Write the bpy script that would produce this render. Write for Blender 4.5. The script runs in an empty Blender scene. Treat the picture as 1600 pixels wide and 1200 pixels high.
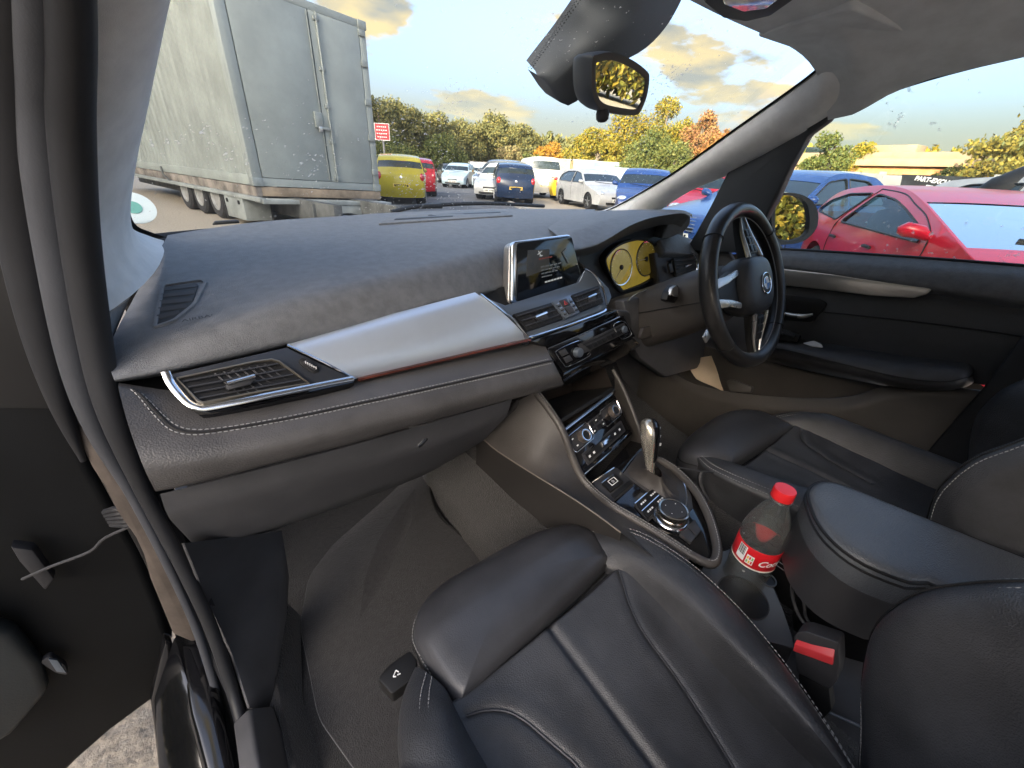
import bpy, bmesh, math, random
from mathutils import Vector, Matrix, noise
from mathutils.geometry import delaunay_2d_cdt
R = math.radians
random.seed(7)
S = bpy.context.scene
COL = S.collection

# ------------------------------------------------------------------ camera
cam = bpy.data.cameras.new('camera'); camo = bpy.data.objects.new('camera', cam); COL.objects.link(camo)
cam.sensor_width = 36.0; cam.lens = 36 * 626.1 / 1600; cam.clip_start = 0.01; cam.clip_end = 2000
_r = Vector((.78378, -.61885, .05213)); _u = Vector((.25462, .39677, .8819)); _f = Vector((.56644, .67794, -.46855))
camo.matrix_world = Matrix.Translation((-.638, -.4135, 1.184)) @ Matrix((_r, _u, -_f)).transposed().to_4x4()
S.camera = camo
S.render.resolution_x = 1024; S.render.resolution_y = 768

# ------------------------------------------------------------------ sun, sky, exposure
SUN_AZ, SUN_EL = R(-112), R(15.5)           # azimuth from +Y towards +X
sv = Vector((math.sin(SUN_AZ) * math.cos(SUN_EL), math.cos(SUN_AZ) * math.cos(SUN_EL), math.sin(SUN_EL)))
sun = bpy.data.lights.new('sun', 'SUN'); sun.energy = 2.6; sun.angle = R(.53); sun.color = (1, .82, .52)
suno = bpy.data.objects.new('sun', sun); COL.objects.link(suno); suno.rotation_euler = sv.to_track_quat('Z', 'Y').to_euler()
suno.location = (-20, -8, 12)
W = bpy.data.worlds.new('World'); S.world = W; W.use_nodes = True
def world():
    nt = W.node_tree; n = nt.nodes; l = nt.links; n.clear()
    out = n.new('ShaderNodeOutputWorld'); bg = n.new('ShaderNodeBackground'); bg.inputs['Strength'].default_value = .15
    sky = n.new('ShaderNodeTexSky'); sky.sky_type = 'NISHITA'; sky.sun_disc = False
    sky.sun_elevation = SUN_EL; sky.sun_rotation = SUN_AZ; sky.altitude = 50; sky.air_density = .7; sky.dust_density = 10.0; sky.ozone_density = 1.6
    tc = n.new('ShaderNodeTexCoord'); sp = n.new('ShaderNodeSeparateXYZ'); l.new(tc.outputs['Generated'], sp.inputs[0])
    ad = n.new('ShaderNodeMath'); ad.operation = 'ADD'; ad.inputs[1].default_value = .16; l.new(sp.outputs['Z'], ad.inputs[0])
    mx = n.new('ShaderNodeMath'); mx.operation = 'MAXIMUM'; mx.inputs[1].default_value = .05; l.new(ad.outputs[0], mx.inputs[0])
    dx = n.new('ShaderNodeMath'); dx.operation = 'DIVIDE'; l.new(sp.outputs['X'], dx.inputs[0]); l.new(mx.outputs[0], dx.inputs[1])
    dy = n.new('ShaderNodeMath'); dy.operation = 'DIVIDE'; l.new(sp.outputs['Y'], dy.inputs[0]); l.new(mx.outputs[0], dy.inputs[1])
    cb = n.new('ShaderNodeCombineXYZ'); l.new(dx.outputs[0], cb.inputs[0]); l.new(dy.outputs[0], cb.inputs[1])
    mp = n.new('ShaderNodeMapping'); mp.inputs['Location'].default_value = CLOUD_LOC; l.new(cb.outputs[0], mp.inputs[0])
    nz = n.new('ShaderNodeTexNoise'); nz.inputs['Scale'].default_value = 1.15; nz.inputs['Detail'].default_value = 9; nz.inputs['Roughness'].default_value = .56
    l.new(mp.outputs[0], nz.inputs['Vector'])
    cr = n.new('ShaderNodeValToRGB'); cr.color_ramp.elements[0].position = .545; cr.color_ramp.elements[1].position = .60; l.new(nz.outputs['Fac'], cr.inputs[0])
    n2 = n.new('ShaderNodeTexNoise'); n2.inputs['Scale'].default_value = 3.4; n2.inputs['Detail'].default_value = 8; l.new(mp.outputs[0], n2.inputs['Vector'])
    cc = n.new('ShaderNodeValToRGB'); cc.color_ramp.elements[0].position = .36; cc.color_ramp.elements[1].position = .62
    cc.color_ramp.elements[0].color = (.56, .58, .56, 1); cc.color_ramp.elements[1].color = (1.20, .96, .55, 1); l.new(n2.outputs['Fac'], cc.inputs[0])
    m = n.new('ShaderNodeMix'); m.data_type = 'RGBA'; l.new(cr.outputs[0], m.inputs['Factor']); l.new(sky.outputs[0], m.inputs['A']); l.new(cc.outputs[0], m.inputs['B'])
    hz = n.new('ShaderNodeMapRange'); hz.inputs['From Min'].default_value = -.02; hz.inputs['From Max'].default_value = .22; hz.inputs['To Min'].default_value = .95; hz.inputs['To Max'].default_value = 0; hz.interpolation_type = 'SMOOTHSTEP'
    l.new(sp.outputs['Z'], hz.inputs[0])
    m2 = n.new('ShaderNodeMix'); m2.data_type = 'RGBA'; l.new(hz.outputs[0], m2.inputs['Factor']); l.new(m.outputs['Result'], m2.inputs['A']); m2.inputs['B'].default_value = (.98, .96, .74, 1)
    l.new(m2.outputs['Result'], bg.inputs['Color']); l.new(bg.outputs[0], out.inputs[0])
CLOUD_LOC = (5.261, -0.175, 0)
world()
S.view_settings.view_transform = 'Standard'; S.view_settings.look = 'None'; S.view_settings.gamma = 1; S.view_settings.exposure = 2.75
S.render.engine = 'CYCLES'
S.cycles.max_bounces = 8; S.cycles.transparent_max_bounces = 24; S.cycles.diffuse_bounces = 5; S.cycles.glossy_bounces = 4

# ------------------------------------------------------------------ materials
MATS = {}
def mat(name, col, rough=.5, metal=0., bump=None, var=None, spec=.5, coat=0., sheen=0., col2=None, vscale=8., emit=None, wear=None):
    """procedural principled material. bump=(kind, scale, strength, distance); var=amount of tone variation; col2 second tone"""
    if name in MATS: return MATS[name]
    m = bpy.data.materials.new(name); m.use_nodes = True; nt = m.node_tree; n = nt.nodes; l = nt.links
    b = n['Principled BSDF']; b.inputs['Roughness'].default_value = rough; b.inputs['Metallic'].default_value = metal
    b.inputs['Specular IOR Level'].default_value = spec; b.inputs['Coat Weight'].default_value = coat; b.inputs['Coat Roughness'].default_value = .06
    b.inputs['Sheen Weight'].default_value = sheen
    tc = n.new('ShaderNodeTexCoord')
    c4 = (*col, 1); b.inputs['Base Color'].default_value = c4
    if var or col2:
        nz = n.new('ShaderNodeTexNoise'); nz.inputs['Scale'].default_value = vscale; nz.inputs['Detail'].default_value = 6; nz.inputs['Roughness'].default_value = .6
        l.new(tc.outputs['Object'], nz.inputs['Vector'])
        cr = n.new('ShaderNodeValToRGB'); cr.color_ramp.elements[0].position = .36; cr.color_ramp.elements[1].position = .64
        v = var or 0
        a = [max(0, x * (1 - v)) for x in col]; d = col2 if col2 else [min(1, x * (1 + v)) for x in col]
        cr.color_ramp.elements[0].color = (*a, 1); cr.color_ramp.elements[1].color = (*d, 1)
        l.new(nz.outputs['Fac'], cr.inputs[0]); l.new(cr.outputs[0], b.inputs['Base Color'])
        mr = n.new('ShaderNodeMapRange'); mr.inputs['To Min'].default_value = max(.02, rough - .08); mr.inputs['To Max'].default_value = min(1, rough + .08)
        l.new(nz.outputs['Fac'], mr.inputs[0]); l.new(mr.outputs[0], b.inputs['Roughness'])
    if bump:
        kind, sc, st, di = bump
        if kind == 'voronoi':
            t = n.new('ShaderNodeTexVoronoi'); t.feature = 'SMOOTH_F1'; t.inputs['Scale'].default_value = sc; o = t.outputs['Distance']
        elif kind == 'wave':
            t = n.new('ShaderNodeTexWave'); t.inputs['Scale'].default_value = sc; t.bands_direction = 'Z'; o = t.outputs['Fac']
        else:
            t = n.new('ShaderNodeTexNoise'); t.inputs['Scale'].default_value = sc; t.inputs['Detail'].default_value = 5; o = t.outputs['Fac']
        if kind == 'brush':
            mp = n.new('ShaderNodeMapping'); mp.inputs['Scale'].default_value = (.03, 1, 1); l.new(tc.outputs['Object'], mp.inputs[0]); l.new(mp.outputs[0], t.inputs['Vector'])
        else: l.new(tc.outputs['Object'], t.inputs['Vector'])
        bp = n.new('ShaderNodeBump'); bp.inputs['Strength'].default_value = st; bp.inputs['Distance'].default_value = di
        l.new(o, bp.inputs['Height']); l.new(bp.outputs[0], b.inputs['Normal'])
    if emit: b.inputs['Emission Color'].default_value = (*emit[:3], 1); b.inputs['Emission Strength'].default_value = emit[3]
    MATS[name] = m; return m
def clear_glass(name, tint=(1, 1, 1), dirt=0., refl=1., scale=90., film_w=.012, lo=.93):
    """thin pane: passes light straight on, mirrors a little, carries specks of dirt"""
    if name in MATS: return MATS[name]
    m = bpy.data.materials.new(name); m.use_nodes = True; nt = m.node_tree; n = nt.nodes; l = nt.links; n.clear()
    out = n.new('ShaderNodeOutputMaterial'); tr = n.new('ShaderNodeBsdfTransparent'); tr.inputs[0].default_value = (*tint, 1)
    gl = n.new('ShaderNodeBsdfGlossy'); gl.inputs['Roughness'].default_value = .01
    fr = n.new('ShaderNodeFresnel'); fr.inputs['IOR'].default_value = 1.45
    mu = n.new('ShaderNodeMath'); mu.operation = 'MULTIPLY'; mu.inputs[1].default_value = refl; l.new(fr.outputs[0], mu.inputs[0])
    mi = n.new('ShaderNodeMixShader'); l.new(mu.outputs[0], mi.inputs[0]); l.new(tr.outputs[0], mi.inputs[1]); l.new(gl.outputs[0], mi.inputs[2])
    last = mi
    if dirt:
        tc = n.new('ShaderNodeTexCoord'); nz = n.new('ShaderNodeTexNoise'); nz.inputs['Scale'].default_value = scale; nz.inputs['Detail'].default_value = 3
        l.new(tc.outputs['Object'], nz.inputs['Vector'])
        nb = n.new('ShaderNodeTexNoise'); nb.inputs['Scale'].default_value = 5; l.new(tc.outputs['Object'], nb.inputs['Vector'])
        ad = n.new('ShaderNodeMath'); ad.operation = 'MULTIPLY_ADD'; ad.inputs[1].default_value = .45; l.new(nb.outputs['Fac'], ad.inputs[0]); l.new(nz.outputs['Fac'], ad.inputs[2])
        cr = n.new('ShaderNodeValToRGB'); cr.color_ramp.elements[0].position = lo; cr.color_ramp.elements[1].position = lo + .05
        cr.color_ramp.elements[0].color = (0, 0, 0, 1); cr.color_ramp.elements[1].color = (dirt,) * 3 + (1,)
        l.new(ad.outputs[0], cr.inputs[0])
        film = n.new('ShaderNodeMath'); film.operation = 'ADD'; film.inputs[1].default_value = film_w; l.new(cr.outputs[0], film.inputs[0])
        df = n.new('ShaderNodeBsdfTranslucent'); df.inputs[0].default_value = (.85, .85, .8, 1)
        d2 = n.new('ShaderNodeBsdfDiffuse'); d2.inputs[0].default_value = (.8, .8, .75, 1)
        ds = n.new('ShaderNodeMixShader'); l.new(df.outputs[0], ds.inputs[1]); l.new(d2.outputs[0], ds.inputs[2])
        m2 = n.new('ShaderNodeMixShader'); l.new(film.outputs[0], m2.inputs[0]); l.new(mi.outputs[0], m2.inputs[1]); l.new(ds.outputs[0], m2.inputs[2]); last = m2
    l.new(last.outputs[0], out.inputs[0]); MATS[name] = m; return m

LEATHER = mat('black_leather', (.044, .045, .049), .38, bump=('voronoi', 850, .45, .0012), var=.25, vscale=14, spec=.5)
PERFLEATHER = mat('black_leather_smooth', (.040, .041, .046), .36, bump=('voronoi', 700, .22, .0010), var=.22, vscale=10, spec=.55)
DASH = mat('dash_grained_plastic', (.140, .145, .153), .58, bump=('noise', 700, .7, .0012), var=.14, vscale=60)
DASH2 = mat('dash_leather_ledge', (.066, .063, .063), .45, bump=('voronoi', 560, .40, .0012), var=.15, vscale=20)
LOWER = mat('lower_dash_plastic', (.068, .068, .073), .6, bump=('noise', 800, .4, .0008), var=.12, vscale=20)
DARKP = mat('dark_plastic', (.032, .032, .035), .5, bump=('noise', 700, .2, .0006), var=.15)
BLACKP = mat('matt_black_plastic', (.005, .005, .0055), .55, var=.2)
PIANO = mat('piano_black', (.006, .006, .007), .08, coat=.6, var=.2)
ALU = mat('brushed_aluminium', (.60, .67, .76), .36, metal=.65, bump=('brush', 1500, .12, .0004), var=.05, vscale=6)
SATIN = mat('satin_grey_metal', (.16, .19, .23), .35, metal=.6, var=.06)
CHROME = mat('chrome_trim', (.78, .80, .82), .16, metal=1., var=.04)
SILVER = mat('silver_paint', (.55, .55, .54), .28, metal=.7, var=.05)
RUBBER = mat('rubber_seal', (.013, .014, .017), .55, bump=('noise', 300, .2, .0006), var=.2)
RUBBER2 = mat('rubber_seal_flock', (.045, .048, .056), .7, bump=('noise', 600, .3, .0008), var=.15)
FABRIC = mat('pillar_fabric', (.68, .68, .67), .85, bump=('noise', 1400, .35, .0008), var=.08, vscale=25, sheen=.2)
HEADL = mat('headliner_fabric', (.56, .58, .59), .9, bump=('noise', 1400, .3, .0008), var=.08, vscale=20)
CARPET = mat('carpet', (.011, .0105, .011), .95, bump=('noise', 420, .9, .003), var=.35, vscale=90, sheen=.3)
CARPET2 = mat('tunnel_carpet', (.018, .0165, .016), .95, bump=('noise', 420, .9, .003), var=.3, vscale=80, sheen=.3)
BODYBLK = mat('black_car_paint', (.006, .006, .007), .12, coat=.5, var=.2)
STITCH = mat('grey_thread', (.26, .26, .26), .8, var=.2, vscale=300)
GLOSSGREY = mat('console_side_leather', (.060, .055, .052), .45, bump=('voronoi', 600, .3, .0010), var=.12, vscale=16)
WINDSCREEN = clear_glass('windscreen_glass', (.93, .97, .96), dirt=.6, refl=.35, scale=150, film_w=.02, lo=.905)
SIDEGLASS = clear_glass('side_window_glass', (.93, .97, .95), dirt=.4, refl=.45, scale=70)
MIRROR = mat('mirror_silver', (.88, .88, .86), .01, metal=1.)
WHITE = mat('white_print', (.8, .8, .8), .6, var=.05)
RED = mat('red_plastic', (.62, .03, .035), .4, var=.08)

# ------------------------------------------------------------------ object helpers
def link(o, parent=None):
    COL.objects.link(o)
    if parent is not None:
        o.parent = parent
        if parent.type == 'EMPTY': o.matrix_parent_inverse = Matrix.Translation(parent.location).inverted()
    return o
def thing(name, label, cat, loc=(0, 0, 0), group=None):
    o = bpy.data.objects.new(name, None); o.empty_display_size = .1; o.location = loc; COL.objects.link(o)
    o['label'] = label; o['category'] = cat
    if group: o['group'] = group
    return o
def tag(o, label, cat, group=None):
    o['label'] = label; o['category'] = cat
    if group: o['group'] = group
    return o
def mesh(name, vs, fs, m, parent=None, smooth=True, angle=40, bevel=0, seg=2, weld=False, kind=None, label=None):
    me = bpy.data.meshes.new(name); me.from_pydata([tuple(v) for v in vs], [], fs); me.validate()
    if weld or bevel:
        bm = bmesh.new(); bm.from_mesh(me)
        bmesh.ops.remove_doubles(bm, verts=bm.verts, dist=1e-5)
        bmesh.ops.recalc_face_normals(bm, faces=bm.faces)
        if bevel:
            es = [e for e in bm.edges if len(e.link_faces) == 2 and e.calc_face_angle(0) > R(28)]
            bmesh.ops.bevel(bm, geom=es, offset=bevel, segments=seg, affect='EDGES', profile=.5, clamp_overlap=True)
        bm.to_mesh(me); bm.free()
    if smooth:
        me.polygons.foreach_set('use_smooth', [True] * len(me.polygons))
        me.set_sharp_from_angle(angle=R(angle))
    if m: me.materials.append(m)
    o = bpy.data.objects.new(name, me); link(o, parent)
    if kind: o['kind'] = kind
    if label: o['label'] = label
    return o
V = Vector
def vv(p): return Vector(p)
def catmull(pts, n=6, closed=False):
    pts = [Vector(p) for p in pts]; out = []; N = len(pts)
    rng = range(N) if closed else range(N - 1)
    for i in rng:
        if closed: a, b, c, d = pts[i - 1], pts[i], pts[(i + 1) % N], pts[(i + 2) % N]
        else: a, b, c, d = pts[max(i - 1, 0)], pts[i], pts[i + 1], pts[min(i + 2, N - 1)]
        for k in range(n):
            t = k / n
            out.append(.5 * ((2 * b) + (c - a) * t + (2 * a - 5 * b + 4 * c - d) * t * t + (3 * b - a - 3 * c + d) * t ** 3))
    if not closed: out.append(pts[-1])
    return out
def grid(rows, closed_u=False, closed_v=False):
    """rows: list of equally long point lists -> verts, quad faces"""
    nr, nc = len(rows), len(rows[0]); vs = [tuple(p) for r in rows for p in r]; fs = []
    for i in range(nr if closed_u else nr - 1):
        for j in range(nc if closed_v else nc - 1):
            i2, j2 = (i + 1) % nr, (j + 1) % nc
            fs.append((i * nc + j, i * nc + j2, i2 * nc + j2, i2 * nc + j))
    return vs, fs
def merge(*parts):
    vs, fs = [], []
    for v, f in parts:
        k = len(vs); vs += list(v); fs += [tuple(i + k for i in q) for q in f]
    return vs, fs
def tube_g(path, r, n=8, cap=True, flat=1., up=None):
    path = [Vector(p) for p in path]; rows = []; prev = None
    rr = r if isinstance(r, (list, tuple)) else [r] * len(path)
    for i, p in enumerate(path):
        t = (path[min(i + 1, len(path) - 1)] - path[max(i - 1, 0)])
        t = t.normalized() if t.length > 1e-9 else Vector((0, 0, 1))
        ref = Vector(up) if up else (prev if prev else (Vector((0, 0, 1)) if abs(t.z) < .9 else Vector((1, 0, 0))))
        a = (ref - t * ref.dot(t)); a = a.normalized() if a.length > 1e-6 else t.orthogonal().normalized()
        b = t.cross(a); prev = a
        rows.append([p + a * math.cos(2 * math.pi * k / n) * rr[i] * flat + b * math.sin(2 * math.pi * k / n) * rr[i] for k in range(n)])
    vs, fs = grid(rows, closed_v=True)
    if cap: fs += [tuple(range(n))[::-1], tuple(range(len(vs) - n, len(vs)))]
    return vs, fs
def tube(name, path, r, m, parent=None, n=8, smooth_n=0, flat=1., up=None, kind=None):
    if smooth_n:
        if isinstance(r, (list, tuple)):
            r = [v.x for v in catmull([(q, 0, 0) for q in r], smooth_n)]
        path = catmull(path, smooth_n)
    vs, fs = tube_g(path, r, n, True, flat, up); return mesh(name, vs, fs, m, parent, kind=kind)
def box_g(c, s, rot=None):
    c = Vector(c); hx, hy, hz = s[0] / 2, s[1] / 2, s[2] / 2
    vs = [Vector((x, y, z)) for x in (-hx, hx) for y in (-hy, hy) for z in (-hz, hz)]
    if rot: vs = [rot @ v for v in vs]
    vs = [v + c for v in vs]
    return vs, [(0, 1, 3, 2), (4, 6, 7, 5), (0, 4, 5, 1), (2, 3, 7, 6), (0, 2, 6, 4), (1, 5, 7, 3)]
def box(name, c, s, m, parent=None, rot=None, bevel=0, seg=2):
    vs, fs = box_g(c, s, rot); return mesh(name, vs, fs, m, parent, bevel=bevel, seg=seg, angle=35)
def lathe_g(prof, o, ax, n=24):
    """prof: (radius, height) list; o origin; ax axis"""
    ax = Vector(ax).normalized(); a = ax.orthogonal().normalized(); b = ax.cross(a); o = Vector(o)
    rows = [[o + ax * h + (a * math.cos(2 * math.pi * k / n) + b * math.sin(2 * math.pi * k / n)) * r for k in range(n)] for r, h in prof]
    rr = [r for r, h in prof]
    if min(rr) > .55 * max(rr) and len(prof) > 2 and abs(rr[0] - rr[-1]) < .3 * max(rr): return grid(rows, closed_u=True, closed_v=True)   # a ring, not a disc
    vs, fs = grid(rows, closed_v=True)
    if prof[0][0] > 1e-5: fs.append(tuple(range(n))[::-1])
    if prof[-1][0] > 1e-5: fs.append(tuple(range(len(vs) - n, len(vs))))
    return vs, fs
def lathe(name, prof, o, ax, m, parent=None, n=24, angle=40):
    vs, fs = lathe_g(prof, o, ax, n); return mesh(name, vs, fs, m, parent, angle=angle)
def newell(p):
    nrm = Vector()
    for i, a in enumerate(p):
        b = p[(i + 1) % len(p)]; nrm += Vector(((a.y - b.y) * (a.z + b.z), (a.z - b.z) * (a.x + b.x), (a.x - b.x) * (a.y + b.y)))
    return nrm.normalized()
def slab_g(pts, depth, toward=None):
    """polygon -> plate of the given depth; `toward` is a point on the side the face looks at"""
    p = [Vector(q) for q in pts]; nrm = newell(p)
    c = sum(p, Vector()) / len(p)
    if toward is not None and nrm.dot(Vector(toward) - c) < 0: p.reverse(); nrm = -nrm
    k = len(p); vs = p + [q - nrm * depth for q in p]
    fs = [tuple(range(k)), tuple(range(2 * k - 1, k - 1, -1))] + [(i, i + k, (i + 1) % k + k, (i + 1) % k) for i in range(k)]
    return vs, fs
def slab(name, pts, depth, m, parent=None, bevel=.002, seg=2, toward=(-.4, -.6, 1.2), round_n=0, angle=35):
    if round_n: pts = rounded(pts, round_n)
    vs, fs = slab_g(pts, depth, toward); return mesh(name, vs, fs, m, parent, bevel=bevel, seg=seg, angle=angle)
def rounded(pts, rad, n=4):
    """round the corners of a 3-D polygon"""
    p = [Vector(q) for q in pts]; out = []
    for i, b in enumerate(p):
        a, c = p[i - 1], p[(i + 1) % len(p)]
        da, dc = (a - b), (c - b); r = min(rad, da.length * .45, dc.length * .45)
        s, e = b + da.normalized() * r, b + dc.normalized() * r
        for k in range(n + 1):
            t = k / n; out.append(s.lerp(b, t).lerp(b.lerp(e, t), t))
    return out
def strip_ring(name, outer, width, depth, m, parent, toward=(-.4, -.6, 1.2), bevel=.001):
    """frame following a closed outline, `width` wide"""
    p = [Vector(q) for q in outer]; c = sum(p, Vector()) / len(p); nrm = newell(p)
    if nrm.dot(Vector(toward) - c) < 0: p.reverse(); nrm = -nrm
    inner = []
    for i, q in enumerate(p):
        t = (p[(i + 1) % len(p)] - p[i - 1]).normalized(); inner.append(q + nrm.cross(t) * width)
    rows = [p, inner, [q - nrm * depth for q in inner], [q - nrm * depth for q in p]]
    vs, fs = grid(rows, closed_u=True, closed_v=True); return mesh(name, vs, fs, m, parent, bevel=bevel, angle=35)
class Quad:
    """bilinear frame over four corners a(0,0) b(1,0) c(1,1) d(0,1), u along a-b, v along a-d, h out of the face"""
    def __init__(s, a, b, c, d, toward=(-.4, -.6, 1.2)):
        s.p = [Vector(q) for q in (a, b, c, d)]; s.n = newell(s.p)
        if s.n.dot(Vector(toward) - s.p[0]) < 0: s.n = -s.n
    def __call__(s, u, v, h=0):
        a, b, c, d = s.p; return a.lerp(b, u).lerp(d.lerp(c, u), v) + s.n * h
    def box(s, name, u0, u1, v0, v1, h0, h1, m, parent, bevel=.001, seg=2):
        vs = [s(u, v, h) for h in (h0, h1) for (u, v) in ((u0, v0), (u1, v0), (u1, v1), (u0, v1))]
        return mesh(name, vs, [(3, 2, 1, 0), (4, 5, 6, 7), (0, 1, 5, 4), (1, 2, 6, 5), (2, 3, 7, 6), (3, 0, 4, 7)], m, parent, bevel=bevel, seg=seg, angle=35)
    def poly(s, name, uv, h0, h1, m, parent, bevel=.001, rad=0):
        pts = [s(u, v, h1) for u, v in uv]
        if rad: pts = rounded(pts, rad)
        return slab(name, pts, h1 - h0, m, parent, bevel=bevel, toward=s(.5, .5, 1))
    def knob(s, name, u, v, prof, m, parent, n=28, h=0): return lathe(name, prof, s(u, v, h), s.n, m, parent, n)
def text_g(txt, o, ux, uy, size, align='CENTER', bold=0.0, shear=0.0, xscale=1.):
    """flat lettering as a mesh: verts, faces"""
    cu = bpy.data.curves.new('t', 'FONT'); cu.body = txt; cu.align_x = align; cu.align_y = 'CENTER'; cu.size = size; cu.offset = bold; cu.shear = shear; cu.resolution_u = 2
    ob = bpy.data.objects.new('t', cu); COL.objects.link(ob)
    bpy.context.view_layer.update(); dg = bpy.context.evaluated_depsgraph_get()
    me = ob.evaluated_get(dg).to_mesh(); o = Vector(o); ux = Vector(ux).normalized(); uy = Vector(uy).normalized()
    vs = [o + ux * v.co.x * xscale + uy * v.co.y for v in me.vertices]; fs = [tuple(p.vertices) for p in me.polygons]
    ob.evaluated_get(dg).to_mesh_clear(); bpy.data.objects.remove(ob); bpy.data.curves.remove(cu)
    return vs, fs
def text(name, txt, o, ux, uy, size, m, parent, **k):
    vs, fs = text_g(txt, o, ux, uy, size, **k); return mesh(name, vs, fs, m, parent, smooth=False)
def resample(path, step):
    path = [Vector(p) for p in path]; out = [path[0].copy()]; acc = 0.
    for a, b in zip(path, path[1:]):
        L = (b - a).length; d = step - acc
        while d <= L: out.append(a.lerp(b, d / L)); d += step
        acc = L - (d - step)
    return out
def stitches(name, path, parent, step=.0056, ln=.0038, r=.0008, off=(0, 0, 0), m=None):
    """row of thread stitches along a seam"""
    pts = resample(path, step); o = Vector(off); g = []
    for a, b in zip(pts, pts[1:]):
        d = (b - a).normalized()
        c = (a + b) / 2 + o; g.append(tube_g([c - d * ln / 2 - o.normalized() * r * .6 if o.length else c - d * ln / 2, c, c + d * ln / 2], [r * .7, r, r * .7], 5))
    if not g: return None
    vs, fs = merge(*g); return mesh(name, vs, fs, m or STITCH, parent, kind='stuff')
def lerp(a, b, t): return a + (b - a) * t
def interp(tab, x):
    if x <= tab[0][0]: return tab[0][1]
    for (a, p), (b, q) in zip(tab, tab[1:]):
        if x <= b: return p + (q - p) * (x - a) / (b - a)
    return tab[-1][1]
def smooth01(t): t = max(0, min(1, t)); return t * t * (3 - 2 * t)

# ------------------------------------------------------------------ the car round the camera: shell, pillars, glass, floor
CAR = thing('car_cabin', 'shell of the car the picture is taken from: grey headliner, pillars, windscreen and carpet', 'car', (0, 0, 0))
# roof lining, draped from the windscreen header over to the rail above the side windows
def roof():
    edge = [(-1.7, 1.40), (-.9, 1.435), (-.6, 1.435), (-.42, 1.428), (-.26, 1.413), (-.145, 1.394), (-.05, 1.370), (.05, 1.338), (.105, 1.33)]
    mid = [(-1.7, 1.50), (-.9, 1.54), (-.5, 1.53), (-.2, 1.50), (0, 1.47), (.06, 1.456), (.105, 1.448)]
    rows = []
    for y in [-1.7, -1.3, -.9, -.7, -.6, -.5, -.42, -.34, -.26, -.2, -.145, -.1, -.05, -.02, .01, .03, .05, .07, .085, .098, .105]:
        r = []
        for j in range(-24, 25):
            t = j / 24; x = t * .645; e, m = interp(edge, y), interp(mid, y)
            pw = 3.2 if y < 0 else lerp(3.2, 9., min(1, y / .1))
            yy = y - .09 * (abs(t) ** 3) * smooth01((y + .15) / .25)
            r.append((x, yy, m - (m - e) * abs(t) ** pw))
        rows.append(r)
    vs, fs = grid(rows); mesh('roof_lining', vs, fs, HEADL, CAR)
    # roof skin and outer rail so that no light leaks through the cloth
    rows2 = [[(p[0] * 1.06, p[1] + .03, p[2] + .03) for p in r] for r in rows]
    vs, fs = grid(rows2); mesh('roof_skin', vs, fs, BODYBLK, CAR)
roof()
def pillar(sg):
    G = [(0.5687, 0.62, 1.058), (0.675, 0.6096, 1.086), (0.655, 0.4005, 1.197), (0.625, 0.2177, 1.311), (0.59, 0.078, 1.393), (0.565, 0.0292, 1.421), (0.565, 0.0036, 1.441), (0.64, -0.0498, 1.49)]
    D = [(0.725, 0.5195, 1.033), (0.715, 0.4949, 1.073), (0.71, 0.3771, 1.157), (0.7, 0.2421, 1.216), (0.675, 0.1003, 1.288), (0.655, 0.0466, 1.321), (0.665, 0.0052, 1.346), (0.72, -0.0719, 1.396)]
    if sg < 0:
        G = [(-0.6546, 0.545, 1.044), (-0.6727, 0.545, 1.053), (-0.6906, 0.535, 1.069), (-0.6857, 0.5, 1.106), (-0.6587, 0.44, 1.17), (-0.629, 0.36, 1.229), (-0.6087, 0.3, 1.271), (-0.5877, 0.22, 1.315), (-0.576, 0.15, 1.338)]
        D = [(-0.736, 0.215, 1.009), (-0.7325, 0.225, 1.03), (-0.7265, 0.24, 1.062), (-0.7151, 0.255, 1.107), (-0.6908, 0.21, 1.171), (-0.6689, 0.165, 1.223), (-0.6517, 0.125, 1.26), (-0.6405, 0.095, 1.28), (-0.6276, 0.05, 1.3)]
        G = [(-p[0], p[1], p[2]) for p in G]; D = [(-p[0], p[1], p[2]) for p in D]
    G = catmull(G, 5); D = catmull(D, 5); rows = []
    for g, d in zip(G, D):
        w = (d - g); inn = Vector((-1, -.55, -.1)).normalized(); r = []
        for k in range(9):
            t = k / 8; b = math.sin(math.pi * t) ** .8 * .022
            r.append(g + w * t + inn * b)
        r.insert(0, g + Vector((.03, .02, .01)))
        r.append(d + Vector((.03, .0, -.002)))
        rows.append([(p.x * sg, p.y, p.z) for p in r])
    vs, fs = grid(rows)
    o = mesh('pillar_trim', vs, fs, FABRIC, CAR)
    # black ceramic border of the windscreen along the pillar
    rows = []
    for g in G:
        q = Vector((g.x * sg, g.y, g.z)); rows.append([q + Vector((-.006 * sg, .006, .004)), q + Vector((-.002 * sg, .008, .004)), q + Vector((.03 * sg, .012, .0))])
    vs, fs = grid(rows); mesh('windscreen_border', vs, fs, BLACKP, CAR)
    return o
pillar(1); pillar(-1)
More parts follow.
